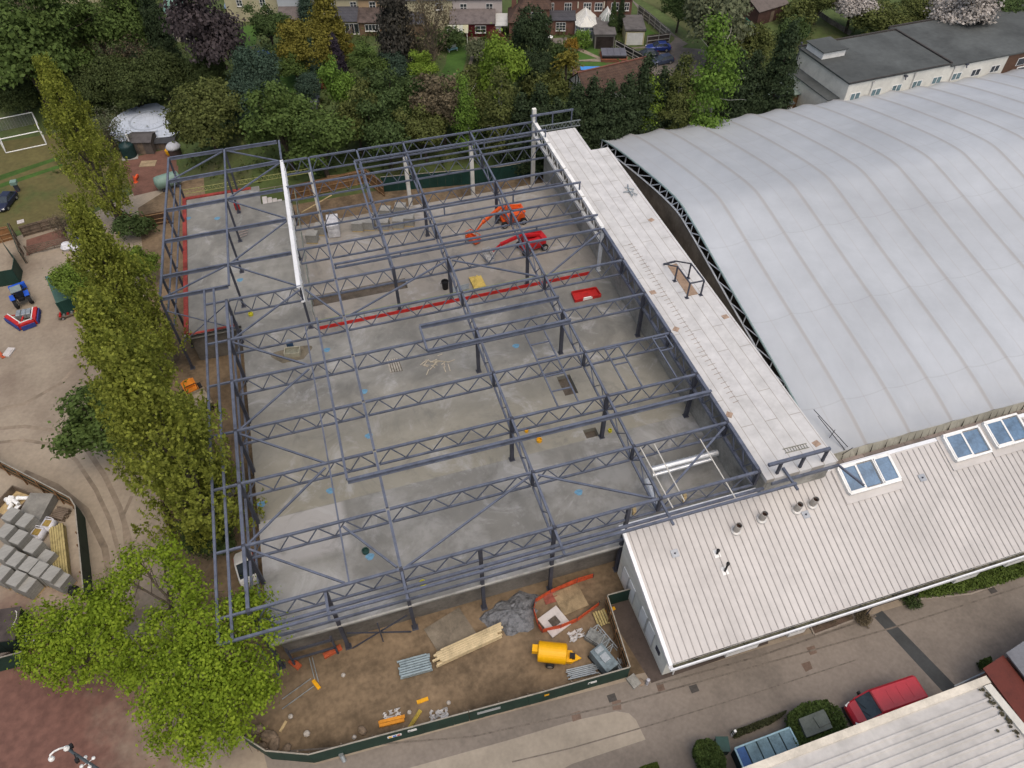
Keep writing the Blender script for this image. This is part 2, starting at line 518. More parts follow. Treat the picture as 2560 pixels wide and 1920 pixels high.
# ------------------------------------------------------------------ the podium deck
def deck_material():
    M = mat('power_floated_concrete', (.26, .255, .232), .75, .15, .12, coord='World', scale2=.9, stain=.30, col2=(.19, .188, .172), spec=.35)
    nt, nd, ln, b = nodes_of(M)
    src = b.inputs['Base Color'].links[0].from_socket
    geo = nd.new('ShaderNodeNewGeometry')
    sp = nd.new('ShaderNodeSeparateXYZ'); ln.new(geo.outputs['Position'], sp.inputs[0])
    n = nd.new('ShaderNodeTexNoise'); n.inputs['Scale'].default_value = .16; n.inputs['Detail'].default_value = 8; n.inputs['Roughness'].default_value = .62
    ln.new(geo.outputs['Position'], n.inputs['Vector'])

    def rng(sock, a, b_, inv=False):
        r = nd.new('ShaderNodeMapRange'); r.inputs['From Min'].default_value = a; r.inputs['From Max'].default_value = b_
        r.inputs['To Min'].default_value = 1.0 if inv else 0.0; r.inputs['To Max'].default_value = 0.0 if inv else 1.0
        ln.new(sock, r.inputs['Value']); return r.outputs['Result']

    def mul(a, b_):
        q = nd.new('ShaderNodeMath'); q.operation = 'MULTIPLY'
        for i, t in enumerate((a, b_)):
            if isinstance(t, float): q.inputs[i].default_value = t
            else: ln.new(t, q.inputs[i])
        return q.outputs[0]

    def layer(prev, fac, col):
        x = nd.new('ShaderNodeMix'); x.data_type = 'RGBA'; x.inputs['B'].default_value = (*col, 1)
        ln.new(fac, x.inputs['Factor']); ln.new(prev, x.inputs['A']); return x.outputs['Result']
    blotch = rng(n.outputs['Fac'], .46, .56)
    # pours of different age: front bay damp and grey, the middle ones buff
    front = rng(sp.outputs['Y'], 11.95, 12.05, True)
    c = layer(src, mul(front, .55), (.17, .168, .155))
    mid = mul(rng(sp.outputs['Y'], 12.0, 12.1), rng(sp.outputs['Y'], 15, 27, True))
    c = layer(c, mul(mid, .6), (.27, .25, .19))
    back = rng(sp.outputs['Y'], 36.6, 36.7)
    c = layer(c, mul(mul(back, rng(sp.outputs['X'], -3.6, -3.5)), .55), (.30, .265, .225))
    pale = mul(mul(rng(sp.outputs['X'], -4.2, -3.6, True), rng(sp.outputs['Y'], 6.6, 7.4)), front)
    c = layer(c, mul(pale, .75), (.36, .35, .34))
    st = mul(front, blotch)
    c = layer(c, mul(st, .38), (.36, .36, .35))
    n4 = nd.new('ShaderNodeTexNoise'); n4.inputs['Scale'].default_value = .23; n4.inputs['Detail'].default_value = 9; n4.inputs['Roughness'].default_value = .7
    n4.inputs['Distortion'].default_value = .8
    ln.new(geo.outputs['Position'], n4.inputs['Vector'])
    c = layer(c, mul(rng(n4.outputs['Fac'], .54, .66), .5), (.42, .42, .42))
    c = layer(c, mul(rng(n4.outputs['Fac'], .35, .47, True), .5), (.12, .118, .108))
    ln.new(c, b.inputs['Base Color'])
    rr = nd.new('ShaderNodeMapRange'); rr.inputs['To Min'].default_value = .5; rr.inputs['To Max'].default_value = .9
    ln.new(n.outputs['Fac'], rr.inputs['Value']); ln.new(rr.outputs['Result'], b.inputs['Roughness'])
    return M


DECKM = deck_material()


def rect(*pts):
    xs = [p[0] for p in pts]; ys = [p[1] for p in pts]
    return min(xs), min(ys), max(xs), max(ys)


XW, XE = -11.47, 31.6
RECESS = rect(g(1, 1, 470, 905, 0), g(1, 1, 1310, 815, 0))
PIT1 = rect(g(2, 1, 385, 1600, 0), g(2, 2, 575, 75, 0))
PIT2 = rect(g(2, 2, 612, 400, 0), g(2, 2, 755, 445, 0))
HOLES = [RECESS, PIT1, PIT2]
RECESS = (-3.3, 39.75, 8.0, 41.65); HOLES[0] = RECESS


def solid(x, y):
    ok = (XW < x < XE and .2 < y < 39.0) or (-17.75 < x < -3.5 and 38.9 < y < 67.2) or (-3.6 < x < XE and 38.9 < y < 56.2)
    if -7.5 < x < -3.5 and 62.6 < y < 67.2: ok = False
    for a, b_, c_, d in HOLES:
        if a < x < c_ and b_ < y < d: return False
    return ok


def deck():
    xs = sorted({XW, XE, -17.75, -3.5, -7.5, -3.55} | {v for h in HOLES for v in (h[0], h[2])})
    ys = sorted({.2, 38.95, 67.2, 56.2, 62.6} | {v for h in HOLES for v in (h[1], h[3])})
    mb = MB(); T = .55
    for i in range(len(xs) - 1):
        for j in range(len(ys) - 1):
            x0, x1, y0, y1 = xs[i], xs[i + 1], ys[j], ys[j + 1]
            cx, cy = (x0 + x1) / 2, (y0 + y1) / 2
            if not solid(cx, cy): continue
            mb.quad((x0, y0, 0), (x1, y0, 0), (x1, y1, 0), (x0, y1, 0))
            mb.quad((x0, y1, -T), (x1, y1, -T), (x1, y0, -T), (x0, y0, -T))
            nb = [(cx, y0 - .01, (x0, y0), (x1, y0)), (x1 + .01, cy, (x1, y0), (x1, y1)), (cx, y1 + .01, (x1, y1), (x0, y1)), (x0 - .01, cy, (x0, y1), (x0, y0))]
            for ax, ay, a, b_ in nb:
                if not solid(ax, ay):
                    mb.quad((*a, -T), (*b_, -T), (*b_, 0), (*a, 0))
    t = thing('podium_deck', 'large bare concrete floor deck under the unfinished blue grey steel frame', 'floor deck', (10, 28, GZ))
    mb.build('deck_slab', DECKM, t, w=1)
    # floors of the recess and the pits, the retaining walls that carry the deck
    for a, b_, c_, d in HOLES:
        MB().box(a - .05, b_ - .05, -.85, c_ + .05, d + .05, -.6).build('pit_floor', mat('dark_pit_floor', (.12, .10, .08), .9, .25, .8, stain=.3), t, w=1)  # pit floors darker and browner than the deck
    wl = MB()
    wall = [(-10.9, 1.2), (XE, 1.2), (XE, 55.5), (-4.3, 55.5), (-4.3, 62), (-8, 62), (-8, 66.6), (-17.2, 66.6), (-17.2, 39.6), (-10.9, 39.6)]
    for a, b_ in zip(wall, wall[1:] + wall[:1]):
        wl.bar((*a, (GZ - .7) / 2), (*b_, (GZ - .7) / 2), .3, -GZ - .75)
    wl.build('retaining_wall', mat('basement_wall_concrete', (.16, .145, .125), .9, .18, .5, stain=.25), t, w=1)
    e = MB()
    e.box(-11.47, .02, -.02, 19.5, .17, .10)
    e.build('edge_upstand', mat('pale_edge_concrete', (.40, .385, .35), .85, .15, .7, stain=.2), t, w=1)
    r = MB()
    r.box(-17.70, 39.3, .01, -17.2, 67.1, .16); r.box(-17.2, 66.6, .01, -8.6, 67.1, .16); r.box(-17.2, 39.0, .01, -12.2, 39.25, .13)
    r.build('red_edge_strip', mat('faded_red_membrane', (.30, .05, .04), .8, .25, .6, stain=.35), t, w=1)
    return t


deck()

# ------------------------------------------------------------------ the steel frame
TY = [0.2, 5.8, 11.95, 17.85, 24.1, 29.95, 36.1, 42.5, 49.1, 55.6, 61.7]
XA, XA2, XB, XC, XD, XG = 0.0, 6.3, 12.5, 21.8, 30.95, -3.6
FRAME = thing('steel_building_frame', 'unfinished blue grey steel building frame of lattice trusses over the concrete deck', 'steel frame', (9.7, 0.2, GZ))
ZB = H - 1.95


def truss(p, q, npan, m=STEEL, zt=H, zb=ZB, ext=0.0, name='roof_truss', chord=.21, web=.085, start_top=False, label=None):
    p = Vector((*p, zt)); q = Vector((*q, zt))
    d = q - p; L = d.length; u = d / L
    a = p + u * .16; b_ = q - u * .16
    mb = MB().bar(a, b_, chord, chord)
    dz = Vector((0, 0, zb - zt))
    o = mb.build(name, m, FRAME, w=1)
    MB().bar(a + dz, b_ + dz, chord * .85, chord * .85).build('bottom_chord', m, o, w=1)
    if label: o['label'] = label
    wb = MB()
    n = npan
    for k in range(n):
        b0 = a + (b_ - a) * (k / n) + dz; b1 = a + (b_ - a) * ((k + 1) / n) + dz; t0 = a + (b_ - a) * ((k + .5) / n)
        off = Vector((0, 0, chord * .45))
        wb.bar(b0 + off, t0 - off, web, web); wb.bar(t0 - off, b1 + off, web, web)
    wb.build('web', m, o, w=1)
    return o


def column(x, y, z0, z1, s=.26, m=STEELD, name='column', label=None):
    mb = MB()
    mb.bar((x, y, z0 + .03), (x, y, z1), s, s, up=(0, 1, 0))
    mb.box(x - .28, y - .28, z0, x + .28, y + .28, z0 + .03)
    o = mb.build(name, m, FRAME, w=1)
    if label: o['label'] = label
    return o


def member(name, p, q, wd=.2, h=None, m=STEEL, i=False, label=None):
    mb = MB()
    (mb.ibeam if i else mb.bar)(p, q, wd, h) if not i else mb.ibeam(p, q, wd, h or wd)
    o = mb.build(name, m, FRAME, w=1)
    if label: o['label'] = label
    return o


# transverse trusses
for k, y in enumerate(TY):
    if k <= 5:
        truss((XW, y), (XA, y), 5)
        truss((XA, y), (XB, y), 5)
    elif k == 6:
        truss((XW + .1, y), (XG, y), 4)
        truss((XG, y), (XA, y), 2)
        truss((XA, y), (XA2, y), 2 + 1)
        truss((XA2, y), (XB, y), 3)
    else:
        truss((XG, y), (XA, y), 2)
        truss((XA, y), (XA2, y), 3)
        truss((XA2, y), (XB, y), 3)
    truss((XB, y), (XC, y), 4)
    truss((XC, y), (XD, y), 4)
# longitudinal trusses and plain beams
WT = 'white coated lattice girder'
for k in range(10):
    y0, y1 = TY[k], TY[k + 1]
    for x in (XB, XC):
        truss((x, y0), (x, y1), 2, name='longitudinal_truss', web=.08)
    white = k >= 6
    truss((XD, y0), (XD, y1), 3, m=WHITE if white else STEEL, name='edge_girder', chord=.44 if white else .32, web=.11, label=WT if white else None)
    member('longitudinal_beam', (XA, y0 + .17, H + .02), (XA, y1 - .17, H + .02), .22, .24)
    if k >= 6:
        truss((XA2, y0), (XA2, y1), 2, name='longitudinal_truss', web=.08)
for y0, y1 in zip(TY[:-1], TY[1:]):
    if y0 < 36: member('longitudinal_beam', (XW, y0 + .14, H + .03), (XW, y1 - .14, H + .03), .26, .26)
for y0, y1 in zip(TY[:5], TY[1:6]):
    member('tie_beam', (-4.0, y0 + .13, H - .06), (-4.0, y1 - .13, H - .06), .13, .13)
# columns
for y in TY[:7]:
    column(XW, y, GZ, H + .1, .3)
for x, y in ((XB, TY[2]), (XB, TY[4]), (XB, TY[6]), (XC, TY[2]), (XC, TY[4]), (XC, TY[6]), (XD, TY[2]), (XD, TY[4]), (XA2, TY[6]), (XC, TY[8]), (XB, TY[8])):
    column(x, y, 0, H + .12, .34)
column(XD, TY[6], 0, H + .1, .34, WSTEEL, label='white sleeved column')
for x in (-5.85, XA, XA2, XB, 19.0):
    column(x, TY[0] + .02, GZ, H - .14, .3)
for x, m_ in ((XB, WHITE), (XC, WHITE), (XD, WHITE), (XA2 - 6.5, WHITE)):
    column(x, TY[10] + .02, GZ - .0, H - 2.1 if x != XD else H + 1.9, .5, mat('pale_column_casing', (.72, .71, .66), .7, .1, .6), label='white cased column')
for k in range(11):       # short dark stub plates where chords meet a column head
    for x in (XB, XC):
        member('node_plate', (x, TY[k] + .02, H - 1.9), (x, TY[k] + .02, H + .14), .24, .27, STEELD)
for k in range(6):
    member('node_plate', (XD - .02, TY[k] + .02, H - 1.9), (XD - .02, TY[k] + .02, H + .16), .26, .3, STEELD)
# wind bracing in the roof plane
ZR = H - .22
zz = [((XW, TY[1]), (-4.0, TY[0])), ((XW, TY[1]), (-4.0, TY[2])), ((XW, TY[3]), (-4.0, TY[2])), ((XW, TY[3]), (-4.0, TY[4])),
      ((XW, TY[5]), (-4.0, TY[4])), ((XW, TY[5]), (XG, TY[6])), ((XG, TY[6]), (XA, TY[5])), ((XA, TY[5]), (XB, TY[6])), ((XB, TY[6]), (XC, TY[5])),
      ((XC, TY[5]), (XD, TY[6])), ((-4.0, TY[1]), (XA, TY[0])), ((XB, TY[1]), (XA, TY[0])), ((XB, TY[1]), (XC, TY[0])), ((XD, TY[1]), (XC, TY[0]))]
for a, b_ in zz:
    d = (Vector(b_) - Vector(a)).normalized() * .45
    member('wind_brace', (a[0] + d.x, a[1] + d.y, ZR), (b_[0] - d.x, b_[1] - d.y, ZR), .16, .16)
# west canopy: two long rails on brackets outside the wall line
for x in (-12.7, -13.67):
    for a, b_ in ((-1.8, 17.85), (17.86, 38.5)):
        member('eaves_rail', (x, a, H), (x, b_, H), .2, .2)
for y in TY[:7]:
    member('eaves_bracket', (-13.56, y, H - .02), (-11.65, y, H - .02), .16, .2)
member('eaves_rail', (-11.55, .5, 4.1), (-11.55, 36, 4.1), .2, .2)
member('sheeting_rail', (-11.72, .5, .9), (-11.72, 38.5, .9), .14, .3)
# front eaves
member('eaves_rail', (-13.6, -1.8, H), (6.0, -1.8, H), .2, .2)
member('eaves_rail', (6.01, -1.8, H), (33.3, -1.8, H), .2, .2)
member('eaves_rail', (-11.4, -.45, 4.35), (31.5, -.45, 4.35), .22, .22)
member('sheeting_rail', (-11.3, -.25, 1.9), (18.9, -.25, 1.9), .14, .3)
for x in (-5.85, XA, XB, XC, 33.2):
    member('eaves_bracket', (x, -2.3, H - .2), (x, .05, H - .2), .2, .18)
# raised steel that will carry the parapets
Z1 = H + .36
member('raised_beam', (-2.7, 9.27, Z1), (31.0, 9.27, Z1), .26, .5, i=True)
member('raised_beam', (-2.7, 9.42, Z1 + .1), (-2.7, 30.0, Z1 + .1), .2, .3)
for y in (25.8, 22.15):
    member('raised_beam', (7.05, y, Z1), (21.9, y, Z1), .26, .48, i=True)
member('raised_beam', (7.05, 22.3, Z1 + .08), (7.05, 25.66, Z1 + .08), .2, .3)
for z, y in ((H + .62, 37.95), (H + .02, 38.05)):
    member('raised_beam', (.15, y, z), (31.0, y, z), .2, .2)
for x in (.3, 7.5, 15, 23.5, 30.4):
    member('stub_post', (x, 38.0, H + .12), (x, 38.0, H + .52), .15, .15)
Z4 = H + 1.25
for y in (57.0, 44.0):
    member('raised_beam', (5.45, y, Z4), (31.1, y, Z4), .2, .2)
member('raised_beam', (5.45, 44.11, Z4), (5.45, 56.89, Z4), .2, .2)
for y in (57.0, 44.0):
    for x in (5.5, 14.0, 22.5, 31.0):
        member('stub_post', (x, y, H + .1), (x, y, Z4 - .1), .15, .15)
for y in (44.0, 57.0):
    member('raised_beam', (5.5, y, H + .04), (31.0, y, H + .04), .16, .16)
# trimmer frames for roof openings
for a, b_ in (((16.98, 22.0), (16.98, 12.1)), ((18.98, 22.0), (18.98, 12.1)), ((23.84, 17.7), (23.84, 12.1)), ((25.35, 17.7), (25.35, 12.1)), ((28.93, 17.7), (28.93, 12.1)), ((30.35, 17.7), (30.35, 15.9))):
    member('trimmer_beam', (*a, H + .02), (*b_, H + .02), .13, .13)
for a, b_, y in ((17.06, 18.9, 20.35), (17.06, 18.9, 18.3), (17.06, 18.9, 15.9), (17.06, 18.9, 13.95), (23.92, 25.27, 17.6), (23.92, 25.27, 15.4), (29, 30.28, 17.5), (29, 30.28, 15.8)):
    member('trimmer_beam', (a, y, H + .02), (b_, y, H + .02), .12, .12)
# the narrow wing on the west side
AL = [(-17.45, 67.0), (-17.55, 61.4), (-17.75, 55.0), (-17.9, 48.7), (-18.05, 42.2), (-18.2, 38.5)]
AM = [(-10.4, 67.0), (-10.5, 61.65), (-10.7, 55.2), (-10.85, 48.8), (-11.0, 42.3), (-11.1, 38.5)]
AR = [(-3.3, 67.05), (-3.4, 61.95), (-3.6, 55.4), (-3.75, 48.9), (-3.85, 42.3)]
for k in range(5):
    for P_ in (AL, AM):
        member('longitudinal_beam', (*P_[k], H + .015), (*P_[k + 1], H + .015), .22, .22)
for k in range(6):
    a, b_ = AL[k], AM[k]
    e = Vector(b_) - Vector(a); e = e.normalized() * .12
    member('wing_rafter', (a[0] + e.x, a[1] + e.y, H - .08), (b_[0] - e.x, b_[1] - e.y, H - .08), .2, .44, i=True)
    if k < 5:
        c_ = AR[k]
        member('wing_rafter', (b_[0] + e.x, b_[1] + e.y, H - .08), (c_[0] - .3, c_[1], H - .08), .2, .44, i=True)
for a, b_ in ((AM[0], AL[1]), (AM[0], AR[1]), (AR[1], AM[2]), (AM[2], AR[3]), (AR[3], AM[4]), (AM[4], AL[5]), (AM[4], (XG - .1, TY[6]))):
    d = (Vector(b_) - Vector(a)).normalized() * .5
    member('wind_brace', (a[0] + d.x, a[1] + d.y, H - .1), (b_[0] - d.x, b_[1] - d.y, H - .1), .15, .15)
for k in range(6):
    column(AL[k][0], AL[k][1], GZ, H - .12, .24)
for k in range(5):
    column(AM[k][0], AM[k][1] - .1, 0, H - .3, .24)
member('longitudinal_beam', (-3.3, 67.05, H + .01), (-3.42, 62.1, H + .01), .24, .3)
for z in (4.2, 2.2):
    for a, b_ in zip(AL[:-1], AL[1:]):
        member('sheeting_rail', (a[0] + .18, a[1] - .15, z), (b_[0] + .18, b_[1] + .15, z), .16, .16)
for a, b_ in (((-18.1, 38.42, 4.5), (-11.2, 38.42, -.4)), ((-11.2, 38.36, 4.5), (-18.1, 38.36, -.4))):
    member('wall_brace', a, b_, .1, .1)
# white girder between the wing and the hall
wg = MB(); wg.bar((-3.42, 62.0, H + .05), (-3.98, 35.9, H + .05), .42, .1)
wg.bar((-3.42, 62.0, H - .22), (-3.98, 35.9, H - .22), .12, .4)
wg.bar((-3.42, 62.0, 4.2), (-3.98, 35.9, 4.2), .3, .2)
o = wg.build('wall_girder', mat('white_girder_paint', (.66, .67, .68), .5, .05, 1), FRAME, w=1); o['label'] = 'white painted wall girder'
wb = MB()
for k in range(16):
    t0 = k / 16; t1 = (k + 1) / 16
    a = Vector((-3.2, 62.0, 4.2)).lerp(Vector((-3.75, 35.9, 4.2)), t0); b_ = Vector((-3.2, 62, H - .1)).lerp(Vector((-3.75, 35.9, H - .1)), (t0 + t1) / 2)
    c_ = Vector((-3.2, 62.0, 4.2)).lerp(Vector((-3.75, 35.9, 4.2)), t1)
    wb.bar(a, b_, .09); wb.bar(b_, c_, .09)
o = wb.build('wall_girder_web', WSTEEL, FRAME, w=1)
for y in (61.8, 49, 36.3):
    column(-3.6 - (62 - y) * .012, y, 0 if y < 60 else GZ, H - .45, .26, STEELD)
# ------------------------------------------------------------------ precast roof strip beside the frame
t = thing('flat_roof_strip', 'long pale precast concrete flat roof between the steel frame and the white tent hall', 'flat roof', (34.5, 27, GZ))
PLANK = bricklike('precast_roof_planks', (.52, .515, .51), (.50, .495, .485), (.32, .30, .27), 9.2, 1.22, .035, axis='YX', var=.2, off=.37)
rt = MB(); rt.prism([(31.35, -.6), (38.3, -.6), (38.55, 53.1), (36.1, 53.1), (36.1, 59.2), (31.35, 59.2)], 5.35, 5.8)
rt.build('roof_planks', PLANK, t, w=1)
wl = MB()
for a, b_ in (((31.75, -.2), (31.75, 59)), ((38.1, -.2), (38.2, 52.9)), ((35.8, 53.2), (35.8, 59))):
    wl.bar((*a, (5.3 + GZ) / 2), (*b_, (5.3 + GZ) / 2), .25, 5.3 - GZ)
wl.bar((31.62, -.2, 4.75), (31.62, 59, 4.75), .1, 1.15); wl.bar((31.9, 58.9, .4), (35.6, 58.9, .4), .25, 9.8); wl.bar((31.9, -.1, .4), (38, -.1, .4), .25, 9.8)
wl.build('side_wall', mat('side_wall_blockwork', (.34, .33, .30), .9, .18, .5, stain=.25), t, w=1)
ft = MB(); ft.bar((31.9, -.7, 5.2), (38.4, -.7, 5.2), .18, .3); ft.bar((38.4, -.6, 5.25), (39.3, -3.2, 5.25), .14, .2); ft.build('edge_beam', STEEL, t, w=1)
bar_ = MB()
for y in np.arange(.5, 35, 1.45):     # starter bars along the inner edge and hoops on the wall head
    bar_.tube((31.62, y, 4.9), (31.58, y + .35, 4.2), .02, n=4); bar_.tube((31.58, y + .35, 4.2), (31.62, y + .8, 4.9), .02, n=4)
for x, y0, y1 in ((33.1, 8.0, 33.0),):
    for y in np.arange(y0, y1, .62):
        bar_.tube((x - .3 - .15 * random.random(), y, 5.82), (x + .25 + .2 * random.random(), y + .1, 5.83), .016, n=4)
bar_.build('starter_bars', mat('rusty_reinforcement', (.17, .10, .06), .9, .2, 4), t, w=1)

# end frames that stand on the roof strip
t = thing('parapet_frame', 'blue grey goalpost parapet frame at the near end of the flat roof strip', 'steel frame', (34.5, -.5, 5.8))
MB().bar((31.2, -.2, 7.55), (37.1, -.2, 7.55), .26, .26).build('top_rail', STEEL, t, w=1)
for x in (32.5, 34.71, 36.93):
    MB().bar((x, -.2, 7.42), (x, -.2, 5.5), .2, .22).build('leg', STEELD, t, w=1)
t = thing('parapet_frame', 'steel goalpost parapet frame at the far end of the flat roof strip', 'steel frame', (34.0, 61, 5))
MB().bar((30.2, 61, 7.5), (36.4, 61, 7.5), .2, .24).build('top_rail', STEEL, t, w=1)
for x in (31.0, 33.4, 36.2):
    MB().bar((x, 61, 7.38), (x, 61, 4.4), .15, .15).build('leg', STEEL, t, w=1)
lt = MB(); lt.bar((30.9, 60.6, 6.0), (37.4, 60.6, 6.0), .12); lt.bar((30.9, 60.6, 5.2), (37.4, 60.6, 5.2), .12)
for k in range(11):
    x = 30.95 + k * .58; lt.bar((x, 60.6, 5.2), (x + .29, 60.6, 6), .06); lt.bar((x + .29, 60.6, 6), (x + .58, 60.6, 5.2), .06)
lt.build('lattice_rail', GALV, t, w=1)

t = thing('stair_head_frame', 'grey tubular frame over the open hatch in the pale flat roof', 'hatch frame', (35, 23.6, 5.8))
hz = 5.8
h4 = [g(2, 1, 1310, 630, hz), g(2, 1, 1410, 605, hz)]
A0, A1 = g(2, 1, 1405, 770, hz), g(2, 1, 1520, 745, hz)
B0, B1 = g(2, 1, 1510, 915, hz), g(2, 1, 1630, 890, hz)
up = Vector((0, 0, 2.0))
fr = MB()
for a, b_, s in ((h4[0], A0, 1), (h4[1], A1, 1)):
    pass
for lo, md, hi in ((h4[0], A0, B0), (h4[1], A1, B1)):
    m2 = md + up; h2 = hi + up
    fr.bar(lo + Vector((0, 0, .15)), m2, .12); fr.bar(m2, h2, .12)
fr.bar(B0 + up, B1 + up, .12); fr.bar(h4[0] + Vector((0, 0, .1)), h4[1] + Vector((0, 0, .1)), .16)
fr.build('rail', STEELD, t, w=1)
for p in (A0, A1, B0, B1):
    MB().bar(p, p + up, .14).box(p.x - .2, p.y - .2, hz, p.x + .2, p.y + .2, hz + .04).build('leg', STEELD, t, w=1)
hp = [h4[0] + Vector((.35, -.3, 0)), h4[1] + Vector((0, -.3, 0)), B1 + Vector((-.2, .2, 0)), B0 + Vector((.2, .2, 0))]
MB().prism([hp[3], hp[2], hp[1], hp[0]], hz + .01, hz + .05).build('hatch_board', mat('hatch_plywood', (.30, .21, .145), .85, .15, 1), t, w=1)


def rods(name, label, cat, spots, z, m, r=.05):
    t = thing(name, label, cat, (spots[0][0].x, spots[0][0].y, z))
    for k, (a, b_) in enumerate(spots):
        MB().tube((a.x, a.y, z + r + .05 * k), (b_.x, b_.y, z + r + .05 * k), r, n=6).build('tube', m, t, w=1)
    return t


pr = [(g(2, 0, 975, 1625, hz), g(2, 0, 1055, 1640, hz)), (g(2, 0, 1000, 1600, hz), g(2, 0, 1010, 1659, hz)), (g(2, 1, 960, 10, hz), g(2, 1, 1050, 0, hz)), (g(2, 1, 1010, 0, hz), g(2, 1, 1040, 45, hz)), (g(2, 1, 1030, 15, hz), g(2, 1, 1080, 40, hz))]
rods('tube_heap', 'loose heap of grey tubes lying on the flat roof strip', 'tubes', pr, hz, GALV, .07)
t = thing('aluminium_ladder', 'flat lattice ladder section lying at the near end of the roof strip', 'ladder', G(1960, 1120, hz))
a, b_ = g(3, 2, 150, 600, hz), g(3, 2, 355, 550, hz)
dd = (b_ - a).normalized(); nn = Vector((-dd.y, dd.x, 0)) * .45
mb = MB(); mb.bar(a + Vector((0, 0, .06)), b_ + Vector((0, 0, .06)), .05); mb.bar(a + nn + Vector((0, 0, .06)), b_ + nn + Vector((0, 0, .06)), .05)
for k in range(9):
    q = a.lerp(b_, (k + .5) / 9) + Vector((0, 0, .06)); mb.bar(q, q + nn, .035)
mb.build('rungs', mat('weathered_aluminium', (.20, .20, .16), .6, .2, 3), t, w=1)
for px, py, lb in ((1632, 731, 'square brown scrap of board at the edge of the roof strip near the middle'), (1690, 823, 'square brown scrap of board at the edge of the roof strip further along'), (1813, 792, 'square brown scrap of board far from the edge of the roof strip'), (2041, 1109, 'square brown board scrap at the near corner of the roof strip'), (1628, 550, 'pinkish square board scrap on the far half of the roof strip'), (1823, 1037, 'square brown scrap of board at the inner edge of the roof strip')):
    p = G(px, py, hz); mb = MB().box(-.32, -.28, 0, .32, .28, .03).box(-.30, -.05, .03, .30, .05, .05)
    o = mb.build('board_scrap', mat('board_scrap_ply', (.33, .24, .18), .9, .15, 2)); o.location = (p.x, p.y, hz + .003); o.rotation_euler = (0, 0, random.random())
    tag(o, lb, 'board', 'board scraps on the roof strip')

# ------------------------------------------------------------------ the white tent hall
TENTM = mat('weathered_white_membrane', (.39, .412, .438), .55, .045, .07, coord='World', scale2=.5, stain=.08, spec=.35)
nt, nd, ln, b = nodes_of(TENTM)
srcs = b.inputs['Base Color'].links[0].from_socket
geo = nd.new('ShaderNodeNewGeometry'); sp = nd.new('ShaderNodeSeparateXYZ'); ln.new(geo.outputs['Position'], sp.inputs[0])


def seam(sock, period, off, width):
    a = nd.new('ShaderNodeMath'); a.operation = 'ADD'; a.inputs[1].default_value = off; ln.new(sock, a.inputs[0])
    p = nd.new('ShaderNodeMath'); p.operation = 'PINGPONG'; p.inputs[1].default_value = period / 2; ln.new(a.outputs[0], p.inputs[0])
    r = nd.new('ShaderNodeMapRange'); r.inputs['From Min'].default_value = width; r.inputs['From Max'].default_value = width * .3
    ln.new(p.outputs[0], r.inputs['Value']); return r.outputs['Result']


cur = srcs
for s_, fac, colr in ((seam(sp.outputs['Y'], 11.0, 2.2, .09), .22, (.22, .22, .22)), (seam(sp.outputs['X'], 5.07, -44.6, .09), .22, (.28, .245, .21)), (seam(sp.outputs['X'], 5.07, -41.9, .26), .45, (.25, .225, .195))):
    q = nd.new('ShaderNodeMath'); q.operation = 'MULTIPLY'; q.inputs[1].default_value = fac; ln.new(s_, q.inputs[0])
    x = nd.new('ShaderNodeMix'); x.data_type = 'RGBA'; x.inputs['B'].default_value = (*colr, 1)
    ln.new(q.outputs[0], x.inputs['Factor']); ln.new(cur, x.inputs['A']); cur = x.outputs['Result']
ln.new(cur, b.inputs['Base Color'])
TX0, TX1, BAY = 42.0, 138.0, 5.07
PROF = [(3.9, 1.0 - 2.0), (4.5, -.75), (5.8, -.3), (7.6, .22), (11.3, 1.1), (17.5, 2.3), (24.3, 3.5), (31.0, 4.75), (35.5, 5.55), (38.2, 5.85), (41.5, 5.55), (46.3, 4.75), (55.1, 2.95), (61.5, 1.3), (64.5, .1), (66.3, -1.3), (67.0, -2.6)]


def pz(s):
    """smooth profile through PROF, parameter by arc"""
    k = min(len(PROF) - 2, int(s)); t = s - k
    p = [PROF[max(0, min(len(PROF) - 1, k + i - 1))] for i in range(4)]
    o = []
    for c in (0, 1):
        a, b_, c_, d = (q[c] for q in p)
        o.append(.5 * (2 * b_ + (c_ - a) * t + (2 * a - 5 * b_ + 4 * c_ - d) * t * t + (3 * b_ - a - 3 * c_ + d) * t ** 3))
    return o


TENT = thing('tent_hall', 'huge white membrane tent hall with scalloped ribs beside the building site', 'tent hall', (90, 35, GZ))
ss = np.linspace(0, len(PROF) - 1, 90)
xs = np.arange(TX0, TX1, BAY / 12)
vs, fs = [], []
for x in xs:
    f_ = ((x - TX0) / BAY) % 1.0
    sag = .50 * (4 * f_ * (1 - f_)) ** .75
    for s in ss:
        y, z = pz(s)
        e = min(1, (s) / 2.0, (len(PROF) - 1 - s) / 2.0)
        vs.append((x, y, z - sag * max(.3, e) + .12))
n = len(ss)
for i in range(len(xs) - 1):
    for j in range(n - 1):
        fs.append((i * n + j, (i + 1) * n + j, (i + 1) * n + j + 1, i * n + j + 1))
MB().add(vs, fs).build('membrane', TENTM, TENT, w=1, smooth=True)
sk = MB()
y0, z0 = PROF[0]
for i in range(len(xs) - 1):
    if i % 2: continue
    x, x2 = xs[i], xs[min(i + 2, len(xs) - 1)]
    bulge = .08 * math.sin(i * 1.7) + .06
    sk.quad((x, y0 + .02, -1.0), (x2, y0 + .02, -1.0), (x2, y0 - .25 + bulge, -2.35), (x, y0 - .25 - bulge * .3, -2.35))
sk.build('skirt', mat('stained_cream_skirt', (.66, .65, .56), .7, .10, .35, coord='World', stain=.22, scale2=1.5), TENT, w=1)
bw = MB(); bw.bar((42.2, 4.2, -3.5), (TX1, 4.2, -3.5), .3, 2.2); bw.bar((42.2, 67, -3.4), (TX1, 67, -3.4), .3, 2.0)
